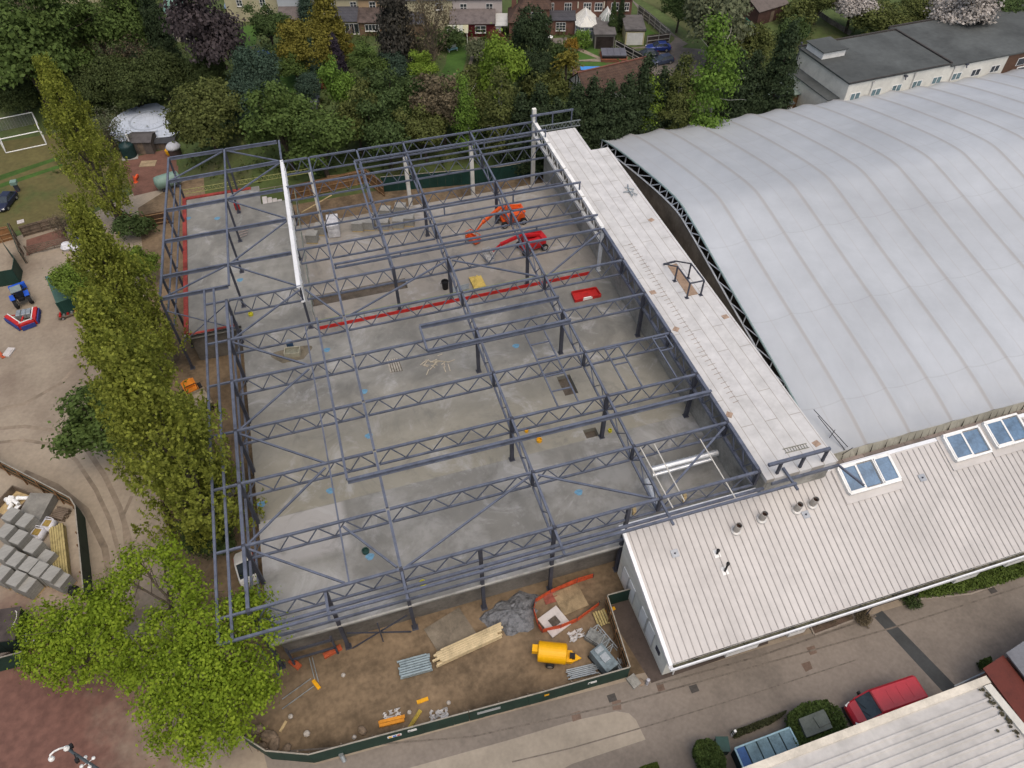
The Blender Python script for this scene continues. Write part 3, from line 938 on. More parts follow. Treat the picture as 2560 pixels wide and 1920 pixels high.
bw.build('base_wall', mat('dark_brick_base', (.10, .06, .05), .9, .2, 1), TENT, w=1)
ea = MB(); eb = MB(); ew = MB(); prev = None
sse = np.linspace(0, len(PROF) - 1, 36)
for k, s in enumerate(sse):
    y, z = pz(s); y2, z2 = pz(min(len(PROF) - 1, s + .05))
    d = Vector((0, y2 - y + 1e-6, z2 - z)).normalized(); nrm = Vector((0, d.z, -d.y))
    top = Vector((TX0 - .05, y, z + .12)); low = top + Vector((-.1, 0, 0)) + Vector((0, 0, -1.3))
    if prev:
        ea.tube(prev[0], top, .11, n=6); eb.tube(prev[1], low, .11, n=6)
        ew.tube(prev[0], low, .075, n=4); ew.tube(low, top, .075, n=4)
    prev = (top, low)
ea.build('edge_tube', mat('teal_grey_tube', (.20, .27, .27), .5, .12, 1), TENT, w=1)
eb.build('lower_tube', WSTEEL, TENT, w=1)
ew.build('lattice_web', WSTEEL, TENT, w=1)
ev = MB(); pv = [pz(s) for s in np.linspace(1.6, len(PROF) - 2.6, 60)]
pv = [p for i, p in enumerate(pv) if i == 0 or p[0] > pv[i - 1][0] + .01]
for a, b_ in zip(pv[:-1], pv[1:]):
    ev.quad((TX0 - .1, a[0], GZ), (TX0 - .1, b_[0], GZ), (TX0 - .1, b_[0], b_[1] - 1.32), (TX0 - .1, a[0], a[1] - 1.32))
ev.build('end_wall', mat('brown_end_curtain', (.22, .185, .145), .9, .2, .3, stain=.25), TENT, w=1)
gb = MB().box(38.9, 4.2, GZ, 41.8, 66, 1.0 - 2.4)
tag(gb.build('gutter_roof', mat('brown_gutter_roof', (.10, .08, .062), .95, .25, .4, stain=.3)), 'brown low roof in the gap between the flat roof strip and the tent', 'flat roof')
gu = MB()
for a, b_ in ((g(3, 2, 395, 220, 1.0), g(3, 2, 690, 545, -.6)), (g(3, 2, 430, 275, .8), g(3, 2, 665, 570, -.9))):
    gu.tube(a, b_, .04, n=5)
gu.tube(g(3, 2, 530, 465, -.2), g(3, 2, 580, 395, -.1), .035, n=5); gu.tube(g(3, 2, 640, 610, -1), g(3, 2, 735, 550, -1), .035, n=5)
gu.build('guy_rope', BLACK, TENT, w=1)
# ground-level strip of old slabs between the tent and the club building
o = MB().box(38.6, .55, -2.35, 130, 3.6, -2.0).build('slab_roof', bricklike('old_roof_slabs', (.34, .28, .25), (.20, .17, .145), (.10, .085, .07), 2.4, 1.6, .03, axis='XY', var=.5))
tag(o, 'narrow strip of stained pinkish roof slabs between the tent skirt and the beige roof', 'flat roof')

# ------------------------------------------------------------------ the club building with the beige ribbed roof
CLUB = thing('club_building', 'long white building with a beige ribbed metal roof along the driveway', 'building', (45, -5, GZ))
ROOFB = mat('beige_coated_sheet', (.475, .452, .432), .5, .05, .25, coord='World', scale2=1.6, stain=.08, spec=.35)
YE, ZE, YR, ZRG = -10.55, -.55, .25, 2.95
RX0, RX1 = 18.85, 110.0
sl = (ZRG - ZE) / (YR - YE)
rf = MB()
rf.add([(RX0, YE, ZE), (RX1, YE, ZE), (RX1, YR, ZRG), (RX0, YR, ZRG)], [(0, 1, 2, 3)])
rf.add([(RX0, YE, ZE - .12), (RX1, YE, ZE - .12), (RX1, YR, ZRG - .12), (RX0, YR, ZRG - .12)], [(3, 2, 1, 0)])
rf.quad((RX0, YE, ZE - .12), (RX1, YE, ZE - .12), (RX1, YE, ZE), (RX0, YE, ZE))
roof = rf.build('roof', ROOFB, CLUB, w=1)
rb = MB()
for k in range(int((RX1 - RX0) / .62)):
    x = RX0 + .35 + k * .62
    rb.bar((x, YE + .03, ZE + .033), (x, YR - .2, ZRG - .2 * sl + .033), .07, .06)
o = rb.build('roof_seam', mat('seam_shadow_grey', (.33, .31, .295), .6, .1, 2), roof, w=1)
vg = MB()
vg.bar((RX0 - .12, YE - .1, ZE + .02), (RX0 - .12, YR + .05, ZRG + .06), .3, .34)
vg.bar((RX0 - .3, YR + .1, ZRG - .03), (RX1, YR + .1, ZRG - .03), .36, .2)
vg.build('verge_trim', mat('white_verge_metal', (.72, .73, .74), .4, .05, 1), CLUB, w=1)
gt = MB(); gt.bar((RX0 - .25, YE - .42, ZE - .1), (RX1, YE - .42, ZE - .1), .12, .34); gt.bar((RX0 - .25, YE - .2, ZE - .22), (RX1, YE - .2, ZE - .22), .34, .06)
gt.build('gutter', mat('white_verge_metal', (0, 0, 0)), CLUB, w=1)
o = MB().box(RX0 + .1, YE - .35, ZE - .185, RX1, YE - .06, ZE - .15).build('gutter_dirt', mat('gutter_dirt', (.09, .085, .055), .95, .4, 2), CLUB, w=1)
wa = MB()
wa.box(RX0 + .1, -9.95, GZ, RX0 + .35, -.2, -.6)
wa.add([(RX0 + .1, -9.95, -.6), (RX0 + .1, -.2, -.6), (RX0 + .1, -.2, 2.5), (RX0 + .1, -9.95, -.55)], [(0, 1, 2, 3)])
wa.box(RX0 + .36, -9.95, GZ, RX1, -9.7, -.85)
wa.box(RX0 + .36, -.3, GZ, RX1, -.05, 2.4)
wa.build('wall', mat('white_painted_wall', (.66, .67, .62), .8, .08, .5, stain=.12), CLUB, w=1)
PANELW = mat('white_wall_panel', (.72, .74, .74), .5, .05, 1)
for y0, y1 in ((-2.2, -1.1), (-3.6, -2.4), (-6.1, -5.0), (-7.6, -6.4)):
    pnl = MB().box(RX0 + .04, y0, -3.9, RX0 + .098, y1, -1.5).build('shutter', PANELW, CLUB, w=1)
    MB().box(RX0 + .01, y0 - .08, -3.95, RX0 + .039, y0, -1.45).box(RX0 + .01, y1, -3.95, RX0 + .039, y1 + .08, -1.45).build('shutter_frame', mat('grey_shutter_frame', (.42, .44, .45), .5, .1, 1), pnl, w=1)
MB().box(RX0 + .03, -8.9, -2.9, RX0 + .098, -8.2, -2.3).build('wall_vent', STEELD, CLUB, w=1)
MB().tube((RX0 + .9, -10.25, ZE - .3), (RX0 + 1.0, -10.15, GZ), .06, n=8).build('downpipe', WHITE, CLUB, w=1)
MB().box(RX0 + 2.2, -9.99, GZ, 32.8, -9.96, -1.0).build('dark_cladding', mat('brown_wall_cladding', (.075, .058, .05), .8, .15, .8), CLUB, w=1)
for x0, x1 in ((24.3, 27.3), (30.2, 31.8), (47, 49.5), (52.6, 55.4), (60, 63)):
    wn = MB().box(x0, -10.5, -3.4, x1, -9.995, -1.0).build('window', WHITE, CLUB, w=1)
    MB().box(x0 + .1, -10.53, -2.6, (x0 + x1) / 2 - .06, -10.501, -1.25).box((x0 + x1) / 2 + .06, -10.53, -2.6, x1 - .1, -10.501, -1.25).build('pane', GLASS, wn, w=1)
MB().box(33.0, -10.02, GZ, 46.8, -9.96, -1.0).build('dark_cladding', MATS['brown_wall_cladding'], CLUB, w=1)
# lean-to canopy over the entrance
for a, b_ in (((1300, 1700), (1500, 1630)), ((1660, 1595), (1870, 1512)), ((2030, 1470), (2260, 1378))):
    p, q = g(3, 2, *a, -1.3), g(3, 2, *b_, -1.3)
    MB().prism([(p.x, p.y), (q.x, q.y), (q.x, q.y + 1.0), (p.x, p.y + 1.0)], -1.32, -1.2).build('awning', PANELW, CLUB, w=1)
ca, cb, cc_, cd_ = g(3, 3, 930, 180, -1.6), g(3, 3, 1300, 60, -1.6), g(3, 3, 1370, 95, -1.6), g(3, 3, 950, 243, -1.6)
cn = MB(); cn.prism([(p.x, p.y) for p in (cd_, cc_, cb, ca)], -1.62, -1.57)
can = cn.build('canopy', mat('smoked_canopy_sheet', (.10, .11, .105), .3, .15, 1), CLUB, w=1)
MB().bar(cd_, cc_, .09, .1).build('canopy_rail', WHITE, can, w=1)
for q0 in (cc_, cd_):
    MB().tube((q0.x, q0.y + .2, -1.63), (q0.x, q0.y + .2, GZ), .05, n=6).build('post', STEELD, CLUB, w=1)
for a, b_ in (((360, 435), (465, 320)), ((1895, 1560 - 1659), (2030, 1445 - 1659))):
    MB().bar(g(3, 3, *b_, -.7), g(3, 3, *a, -1.6), .1).build('awning_arm', WHITE, CLUB, w=1)


def onroof(px, py):
    """a point on the sloping beige roof"""
    z = 1.0
    for _ in range(30):
        p = G(px, py, z); z = ZE + (p.y - YE) * sl
    return Vector((p.x, p.y, z))


SLANT = math.atan(sl)
CUFF = mat('pale_flashing', (.56, .55, .53), .45, .1, 2, metal=.2)
for px, py, h, lb in ((1839, 1327, 1.15, 'stubby metal flue nearest the gable end of the beige roof'), (1903, 1298, 1.15, 'second metal flue from the gable end of the beige roof'), (1990, 1275, 1.15, 'metal flue just left of the small grey roof plate'), (2029, 1262, 1.15, 'metal flue nearest the three pane rooflight')):
    p = onroof(px, py); t = thing('roof_flue', lb, 'flue', p - Vector((0, 0, .02)), 0, 'flues on the beige roof')
    MB().lathe([(.47, 0.0), (.44, .14), (.30, .22)], 18).build('collar', CUFF, t)
    MB().lathe([(.29, .15), (.29, h), (.25, h), (.25, h - .5)], 18).build('pipe', mat('dull_flue_steel', (.40, .38, .35), .4, .12, 2, metal=.4), t)
    MB().lathe([(.245, h - .3), (.02, h - .3)], 18).build('rusty_mouth', mat('rusty_inside', (.07, .04, .03), .9, .3, 5), t)
    t.rotation_euler = (SLANT * .35, 0, 0)
for px, py, lb in ((1687, 1384, 'small grey square roof plate near the gable end'), (2014, 1287, 'small grey square roof plate between two flues'), (2305, 1195, 'small grey square roof plate right of the three pane rooflight')):
    p = onroof(px, py); t = thing('roof_anchor', lb, 'roof plate', p + Vector((0, 0, .035)), 0, 'anchor plates on the beige roof')
    MB().box(-.33, -.33, 0, .33, .33, .06).build('plate', mat('anchor_grey', (.30, .32, .35), .4, .1, 3, metal=.3), t)
    MB().lathe([(.09, .06), (.06, .16), (.0, .18)], 10).build('eyebolt', STEELD, t); t.rotation_euler = (SLANT, 0, 0)
for px, py, h, lb in ((1792, 1385, .45, 'short black vent pipe on a white flashing'), (1812, 1428, 1.15, 'tall black vent pipe with a capped top on the beige roof')):
    p = onroof(px, py); t = thing('vent_pipe', lb, 'vent pipe', p + Vector((0, 0, .03)), 0, 'vent pipes on the beige roof')
    MB().tube((0, 0, 0), (0, 0, h), .09).lathe([(.15, h), (.15, h + .2), (.05, h + .26)], 10).build('pipe', BLACK, t)
    fl = MB().box(-.28, -.32, 0, .28, .36, .02).build('flashing', WHITE, t); fl.rotation_euler = (SLANT, 0, 0)


def rooflight(tl, tr, br, bl, n, lb):
    c = [onroof(*q) for q in (tl, tr, br, bl)]
    ux = (c[1] - c[0]).length / 2 + (c[2] - c[3]).length / 2
    uy = 2.55
    mid = sum(c, Vector()) / 4
    wdt = ux * .97
    t = thing('rooflight', lb, 'rooflight', mid + Vector((0, 0, .02)), 0, 'rooflights in the beige roof')
    t.rotation_euler = (SLANT, 0, 0)
    k = MB(); k.box(-wdt / 2 - .5, -uy / 2 - .75, .0, wdt / 2 + .1, uy / 2 + .1, .09); k.build('flashing', ROOFB, t)
    f = MB()
    for a, b_ in (((-wdt / 2, -uy / 2), (wdt / 2, -uy / 2)), ((-wdt / 2, uy / 2), (wdt / 2, uy / 2))):
        f.bar((*a, .25), (*b_, .25), .2, .42)
    for x in (-wdt / 2, wdt / 2): f.bar((x, -uy / 2 + .1, .25), (x, uy / 2 - .1, .25), .2, .42)
    for i in range(1, n):
        x = -wdt / 2 + wdt * i / n; f.bar((x, -uy / 2 + .1, .3), (x, uy / 2 - .1, .3), .09, .3)
    f.build('frame', WHITE, t)
    for i in range(n):
        x0 = -wdt / 2 + wdt * i / n + .06; x1 = -wdt / 2 + wdt * (i + 1) / n - .06
        opening = (n == 3 and i != 1) or (n == 2 and i == 0)
        z = .40 if opening else .28
        pn = MB().box(x0 + .1, -uy / 2 + .2, z, x1 - .1, uy / 2 - .2, z + .03).build('pane', SKYGLASS, t)
        if opening:
            s = MB()
            for a, b_ in (((x0 + .06, -uy / 2 + .16), (x1 - .06, -uy / 2 + .16)), ((x0 + .06, uy / 2 - .16), (x1 - .06, uy / 2 - .16))): s.bar((*a, z + .03), (*b_, z + .03), .12, .16)
            for x in (x0 + .06, x1 - .06): s.bar((x, -uy / 2 + .22, z + .03), (x, uy / 2 - .22, z + .03), .12, .16)
            s.build('sash', WHITE, pn)
    return t


q = 3.45625
rl = lambda x, y: (1920 + x / q, 960 + y / q)
rooflight(rl(590, 790), rl(1035, 650), rl(1115, 785), rl(675, 925), 3, 'three pane rooflight nearest the flues on the beige roof')
rooflight(rl(1500, 510), rl(1800, 415), rl(1900, 545), rl(1590, 640), 2, 'two pane rooflight in the middle of the beige roof')
rooflight(rl(1850, 395), rl(2130, 310), rl(2240, 430), rl(1945, 530), 2, 'two pane rooflight at the right edge of the photo')

# ------------------------------------------------------------------ the white two storey block behind the tent
t = thing('office_block', 'white two storey office block with grey felt flat roofs and a row of windows', 'building', (98, 72, GZ))
zr = 3.0
c0, c1, c2 = G(2124, 210, zr), G(1992, 124, zr), G(2527, 132, zr)
ux = (c2 - c0).normalized(); uy = Vector((-ux.y, ux.x, 0)); dep = (c1 - c0).dot(uy)
ang = math.atan2(ux.y, ux.x)
LEN = (c2 - c0).length
t.location = (c0.x, c0.y, GZ); t.rotation_euler = (0, 0, ang)
zr -= GZ
WALLW = mat('white_office_wall', (.63, .62, .56), .8, .06, .5, stain=.1)
FELT = mat('grey_roof_felt', (.085, .093, .092), .9, .12, .18, coord='World', scale2=1.4, stain=.25)
FELTB = mat('dark_felt_edge', (.05, .045, .042), .9, .15, .8)
l1 = LEN * .615
wa = MB(); wa.box(0, 0, 0, l1, .3, zr); wa.box(l1, 0, 0, LEN, .3, zr - .36); wa.box(0, .3, 0, .3, dep, zr); wa.box(0, dep, 0, l1, dep + .3, zr); wa.box(l1, dep, 0, LEN + 20, dep + .3, zr - .36)
wa.build('wall', WALLW, t)
MB().box(LEN + .01, -.05, 0, LEN + 26, .3, zr - .3).box(LEN + 26, .3, 0, LEN + 26.3, dep, zr - .3).build('brown_wall', mat('brown_cladding_wall', (.10, .055, .035), .8, .12, 1), t)
r1 = MB().box(-.25, -.25, zr, l1, dep + .4, zr + .25).build('roof', FELT, t)
k = MB(); k.bar((-.2, dep + .3, zr + .36), (l1, dep + .3, zr + .36), .3, .22); k.bar((l1 - .15, -.2, zr + .36), (l1 - .15, dep + .1, zr + .36), .3, .22); k.bar((-.25, -.22, zr + .28), (l1 - .3, -.22, zr + .28), .2, .07)
k.build('kerb', FELTB, r1)
r2 = MB().box(l1 + .02, -.25, zr - .35, LEN + 27, dep + 2.2, zr - .1).build('roof', FELT, t)
MB().bar((l1 + .1, dep + 2.1, zr + .02), (LEN + 27, dep + 2.1, zr + .02), .3, .22).build('kerb', FELTB, r2)
MB().box(.6, dep * .62, zr + .25, 5.0, dep * .95, zr + 1.35).build('roof_hut', WHITE, t)
MB().box(.4, dep * .6, zr + 1.352, 5.2, dep * .97, zr + 1.5).build('hut_roof', FELT, t)
MB().box(-2.1, 1.2, 0, -.01, dep - 1.0, 4.6).build('side_extension', WALLW, t)
MB().box(-2.3, 1.0, 4.602, -.02, dep - .8, 4.75).build('extension_roof', FELT, t)
MB().tube((-.5, dep * .96, 4.75), (-.5, dep * .96, zr + 1.3), .09, n=8).lathe([(.22, zr + 1.3), (.05, zr + 1.5)], 10, (-.5, dep * .96, 0)).build('flue_pipe', STEELD, t)
for k in range(8):
    x = 1.0 + k * (LEN - 2.5) / 7.35
    wn = MB().box(x, -.05, zr - 2.95, x + 1.9, -.005, zr - 1.75).build('window', WHITE, t)
    MB().box(x + .12, -.085, zr - 2.83, x + .82, -.052, zr - 1.85).box(x + 1.0, -.085, zr - 2.83, x + 1.75, -.052, zr - 1.85).build('pane', mat('pale_blue_glass', (.13, .20, .22), .2, .3, .8, spec=.5) if k < 6 else GLASS, wn)
for x in (LEN * .145, LEN * .4, LEN * .65):
    MB().tube((x, -.1, 0), (x, -.1, zr - .5), .06, n=6).box(x - .2, -.25, zr - .6, x + .2, -.02, zr - .3).build('downpipe', mat('pale_downpipe', (.45, .44, .42), .6, .1, 2), t)
for x in (LEN * .335, LEN * .715):
    MB().box(x - .25, -.5, zr - .45, x + .25, -.02, zr - .25).bar((x, -.3, zr - .45), (x - .3, -.7, zr - .7), .15).build('floodlight', STEELD, t)
for k in range(2):
    x = LEN + 2.5 + 4.2 * k
    wn = MB().box(x, -.11, zr - 2.6, x + 1.8, -.055, zr - 1.3).build('window', WHITE, t); MB().box(x + .12, -.15, zr - 2.5, x + 1.68, -.112, zr - 1.4).build('pane', GLASS, wn)
wn = MB().box(LEN + 3.2, -.11, 2.2, LEN + 7.4, -.055, 4.6).build('window', WHITE, t); MB().box(LEN + 3.4, -.15, 2.4, LEN + 7.2, -.112, 4.4).build('pane', GLASS, wn)
# small brick porch with the round emblem board, and the green roofed shed by the hedge
t = thing('brick_porch', 'small red brick porch with a white board bearing a round red emblem', 'porch', G(1983, 262, -1.5))
t.rotation_euler = (0, 0, ang); t.location.z = GZ
MB().box(-3.2, 0, 0, 0, 3.0, 3.2).build('wall', BRICK, t)
MB().box(-3.4, -.2, 3.202, .2, 3.2, 3.4).build('roof', FELT, t)
sb = MB().box(-1.25, -.06, 1.2, -.1, -.01, 2.7).build('emblem_board', WHITE, t)
em = MB(); em.lathe([(.38, 0), (.38, .02)], 20); em.xf(Matrix.Translation((-.68, -.062, 1.98)) @ Matrix.Rotation(math.pi / 2, 4, 'X')); em.build('emblem', mat('emblem_red', (.32, .05, .06), .6, .1, 5), sb)
MB().box(-2.6, -.05, .2, -1.6, -.01, 2.6).build('door', mat('dark_glass_door', (.04, .045, .06), .2, .2, 1), t)
t = thing('green_roof_shed', 'low brown shed with a pale green sheet roof behind the tent', 'shed', G(1890, 285, GZ))
t.rotation_euler = (0, 0, ang)
MB().box(-1.5, -.5, 0, 8, 4.3, 2.6).build('wall', BROWNPLY, t); MB().box(-1.8, -.9, 2.602, 8.3, 4.7, 2.75).build('roof', mat('pale_green_sheet', (.20, .25, .22), .6, .1, .6), t)
# ------------------------------------------------------------------ vegetation
def leaf_mesh(name, pts, nrm, size, aspect=.7, jitter=.9, rng=RNG):
    n = len(pts)
    nr = nrm + rng.normal(0, jitter * .5, (n, 3))
    nr /= np.linalg.norm(nr, axis=1)[:, None] + 1e-9
    a = np.cross(nr, rng.normal(0, 1, (n, 3))); a /= np.linalg.norm(a, axis=1)[:, None] + 1e-9
    b_ = np.cross(nr, a)
    s = size * rng.uniform(.6, 1.35, n)[:, None]
    a = a * s * .5; b_ = b_ * s * .5 * aspect
    v = np.stack([pts - a, pts - b_ * 1.0 + nr * s * .08, pts + a, pts + b_ + nr * s * .08], 1).reshape(-1, 3)
    me = bpy.data.meshes.new(name)
    me.vertices.add(4 * n); me.vertices.foreach_set('co', v.astype(np.float32).ravel())
    me.loops.add(4 * n); me.loops.foreach_set('vertex_index', np.arange(4 * n, dtype=np.int32))
    me.polygons.add(n); me.polygons.foreach_set('loop_start', np.arange(0, 4 * n, 4, dtype=np.int32))
    me.update(calc_edges=True); me.validate()
    return me


def clumps(rng, lobes, nclump, per, spread, inner=.25):
    """leaf points gathered in clumps scattered through the outer part of some ellipsoids"""
    vol = np.array([l[1][0] * l[1][1] * l[1][2] for l in lobes]) ** .67; vol /= vol.sum()
    P_, N_ = [], []
    for _ in range(nclump):
        c, r = lobes[rng.choice(len(lobes), p=vol)]
        d = rng.normal(0, 1, 3); d /= np.linalg.norm(d)
        if d[2] < -.4: d[2] *= -.5
        rad = rng.uniform(inner, 1.0) ** .45
        cc = np.array(c) + d * np.array(r) * rad
        k = max(3, int(per * rng.uniform(.5, 1.5)))
        o = rng.normal(0, 1, (k, 3)) * np.array([1, 1, .7]) * spread * rng.uniform(.6, 1.3)
        P_.append(cc + o)
        nn = o / (np.linalg.norm(o, axis=1)[:, None] + 1e-6) * .7 + d * .9 + np.array([0, 0, .45])
        N_.append(nn)
    P_ = np.concatenate(P_); N_ = np.concatenate(N_)
    N_ /= np.linalg.norm(N_, axis=1)[:, None] + 1e-9
    return P_, N_


def limb_mesh(mb, p, q, r, r2, rng, wob=.1, n=4):
    p, q = Vector(p), Vector(q); L = (q - p).length
    prev = p
    for k in range(1, n + 1):
        t = k / n
        c = p.lerp(q, t) + (Vector(rng.normal(0, wob * L * .25, 3)) if k < n else Vector((0, 0, 0)))
        mb.tube(prev, c, r + (r2 - r) * (k - 1) / n, r + (r2 - r) * t, n=6, cap=False); prev = c
    return mb


PROTO = {}


def proto(kind, seed=0):
    key = (kind, seed)
    if key in PROTO: return PROTO[key]
    rng = np.random.default_rng(100 + seed * 17 + len(kind))
    tk = MB(); leaf = .5
    if kind == 'round':
        h, w_ = 10.0, 8.6
        lobes = [((0, 0, 5.6), (2.7, 2.7, 3.0))] + [((math.cos(a) * rng.uniform(1.5, 2.6), math.sin(a) * rng.uniform(1.5, 2.6), rng.uniform(3.6, 7.6)), (rng.uniform(1.3, 2.1),) * 2 + (rng.uniform(1.1, 1.8),)) for a in np.arange(0, 6.28, .7) + rng.uniform(0, 1, 9)] + [((rng.normal(0, 1.3), rng.normal(0, 1.3), rng.uniform(7.2, 9.2)), (1.0, 1.0, 1.1)) for _ in range(3)]
        Pt, Nr = clumps(rng, lobes, 520, 17, .42, .35); leaf = .38
        limb_mesh(tk, (0, 0, 0), (0, 0, 6), .28, .12, rng)
        for l in lobes[1:]: limb_mesh(tk, (0, 0, rng.uniform(2, 4)), l[0], .13, .04, rng)
        zc = 5.6
    elif kind == 'dense':
        h, w_ = 9.0, 8.6
        lobes = [((0, 0, 4.2), (3.5, 3.5, 3.9))] + [((math.cos(a) * 2.3, math.sin(a) * 2.3, rng.uniform(2.5, 6.0)), (1.7, 1.7, 1.6)) for a in np.arange(0, 6.28, .9)]
        Pt, Nr = clumps(rng, lobes, 700, 17, .33, .6); leaf = .32
        limb_mesh(tk, (0, 0, 0), (0, 0, 5), .25, .1, rng); zc = 4.4
    elif kind == 'conifer':
        h, w_ = 11.0, 5.6
        lobes = [((0, 0, z), (r, r, 1.25)) for z, r in ((1.4, 2.7), (3, 2.5), (4.6, 2.2), (6.2, 1.8), (7.8, 1.35), (9.2, .85), (10.2, .4))]
        Pt, Nr = clumps(rng, lobes, 620, 17, .30, .55); leaf = .31
        limb_mesh(tk, (0, 0, 0), (0, 0, 10.3), .22, .03, rng, .02); zc = 5.0
    elif kind == 'birch':
        h, w_ = 12.0, 5.0
        lobes = [((rng.normal(0, .5), rng.normal(0, .5), z), (r, r, 1.5)) for z, r in ((3, 1.8), (5, 2.3), (7, 2.0), (9, 1.5), (10.8, .8))]
        Pt, Nr = clumps(rng, lobes, 400, 15, .40, .15); leaf = .28
        limb_mesh(tk, (0, 0, 0), (0, 0, 11.3), .17, .03, rng, .05, 7)
        for k in range(10): limb_mesh(tk, (0, 0, 2 + k * .8), (rng.normal(0, 1.5), rng.normal(0, 1.5), 3.6 + k * .8), .05, .015, rng)
        zc = 6.0
    elif kind == 'poplar':
        h, w_ = 24.0, 6.4
        Pp, Np = [], []
        for k in range(1500):
            z = rng.uniform(.06, 1) ** .8 * 23.2
            t = z / 24
            R = 3.5 * min(1, (t / .22) ** .7) * (1 - max(0, (t - .35) / .65) ** 1.55) + .12
            a = rng.uniform(0, 6.283); rr = R * rng.uniform(.1, 1.05) ** .55
            R2 = rr * (1 + .22 * math.sin(a * 3 + z * .5 + seed) + .18 * math.sin(a * 2 - z * 1.1))
            if math.sin(a * 4 + z * .9 + seed * 2) + math.sin(z * 1.7 - a * 2) < -.95: continue
            L = rng.uniform(.8, 2.2)
            m_ = int(rng.integers(14, 30))
            u = rng.uniform(0, 1, m_)
            dirv = np.array([math.cos(a) * .22, math.sin(a) * .22, 1.0])
            base = np.array([math.cos(a) * R2, math.sin(a) * R2, z])
            Pp.append(base + dirv * (u * L)[:, None] + rng.normal(0, .2, (m_, 3)) * (1.1 - u)[:, None])
            Np.append(np.array([math.cos(a), math.sin(a), .35]) + rng.normal(0, .45, (m_, 3)))
        Pt, Nr = np.concatenate(Pp), np.concatenate(Np); Nr /= np.linalg.norm(Nr, axis=1)[:, None]
        leaf = .27
        limb_mesh(tk, (0, 0, 0), (0, 0, 22), .36, .04, rng, .015, 8)
        for k in range(46):
            z = rng.uniform(1.5, 17); a = rng.uniform(0, 6.28); r = rng.uniform(1.2, 2.6) * (1 - z / 26)
            limb_mesh(tk, (0, 0, z), (math.cos(a) * r, math.sin(a) * r, z + rng.uniform(2.5, 5)), .09, .02, rng, .05)
        zc = 11
    elif kind == 'twig':
        h, w_ = 9.0, 7.0
        limb_mesh(tk, (0, 0, 0), (0, 0, 5.5), .22, .08, rng)
        tips = []
        for k in range(34):
            a = rng.uniform(0, 6.28); r = rng.uniform(.8, 3.1); z = rng.uniform(3, 8.6)
            q = (math.cos(a) * r, math.sin(a) * r, z); limb_mesh(tk, (0, 0, rng.uniform(1.2, 4.6)), q, .07, .02, rng, .15)
            for _ in range(5):
                q2 = Vector(q) + Vector(rng.normal(0, .8, 3)) + Vector((0, 0, .4)); limb_mesh(tk, q, q2, .02, .008, rng, .1, 2); tips.append(q2)
        cc = np.array([tuple(t_) for t_ in tips]); k = 11
        Pt = np.repeat(cc, k, 0) + rng.normal(0, .42, (len(cc) * k, 3)); Nr = rng.normal(0, 1, Pt.shape); Nr[:, 2] += .6; Nr /= np.linalg.norm(Nr, axis=1)[:, None]
        leaf = .26; zc = 5.4
    elif kind == 'bush':
        h, w_ = 3.0, 4.2
        lobes = [((0, 0, 1.2), (1.6, 1.6, 1.35))] + [((math.cos(a) * 1.1, math.sin(a) * 1.1, rng.uniform(.7, 1.6)), (.9, .9, .85)) for a in np.arange(0, 6.28, 1.2)]
        Pt, Nr = clumps(rng, lobes, 170, 11, .22, .5); leaf = .30
        limb_mesh(tk, (0, 0, 0), (0, 0, 1.6), .08, .03, rng); zc = 1.4
    elif kind == 'palm':
        h, w_ = 4.5, 4.2
        Pp, Np = [], []
        for k in range(46):
            a = rng.uniform(0, 6.28); el = rng.uniform(-.3, 1.2); m_ = 22; u = np.linspace(.1, 1, m_) * 2.1
            d = np.array([math.cos(a) * math.cos(el), math.sin(a) * math.cos(el), math.sin(el)])
            Pp.append(np.array([0, 0, 3.2]) + d * u[:, None] + np.array([0, 0, -.22]) * (u ** 2)[:, None] + rng.normal(0, .05, (m_, 3)))
            Np.append(np.tile(np.array([-d[0] * .4, -d[1] * .4, 1.0]), (m_, 1)))
        Pt, Nr = np.concatenate(Pp), np.concatenate(Np); Nr /= np.linalg.norm(Nr, axis=1)[:, None]
        leaf = .34; limb_mesh(tk, (0, 0, 0), (0, 0, 3.3), .16, .13, rng, .02); zc = 2.9
    me = leaf_mesh(kind + '_crown', Pt, Nr, leaf, rng=rng)
    tm = bpy.data.meshes.new(kind + '_trunk'); tm.from_pydata(tk.v, [], tk.f)
    me.materials.append(GRASS); tm.materials.append(BARK)
    PROTO[key] = (me, tm, h, w_, zc)
    return PROTO[key]


NAMES = {'round': 'broadleaf_tree', 'dense': 'evergreen_tree', 'conifer': 'conifer_tree', 'birch': 'birch_tree', 'poplar': 'poplar_tree', 'twig': 'bare_tree', 'bush': 'garden_shrub', 'palm': 'palm_tree'}
CATS = {'bush': 'shrub', 'palm': 'palm tree'}
GC = {
    'mid': (0.083, 0.125, 0.033), 'olive': (0.102, 0.119, 0.036), 'dark': (.040, .060, .028), 'deep': (.062, .095, .032), 'lime': (0.152, 0.225, 0.032),
    'poplar': (.22, .245, .042), 'copper': (0.069, 0.056, 0.059), 'brown': (0.145, 0.119, 0.076), 'blue': (0.053, 0.086, 0.059), 'gold': (.16, .145, .028),
    'white': (0.4, 0.37, 0.34), 'grey': (0.124, 0.14, 0.079), 'fresh': (0.124, 0.206, 0.036), 'rust': (0.173, 0.074, 0.046), 'laurel': (0.063, 0.083, 0.028), 'ivy': (0.063, 0.059, 0.049),
    'maple': (0.135, 0.195, 0.033), 'red': (0.18, 0.036, 0.024), 'plum': (0.049, 0.04, 0.056), 'orange': (0.228, 0.144, 0.024),
}


def lm(c):
    return leafmat('leaves_' + c, GC[c], None, .42 if c == 'poplar' else .3)


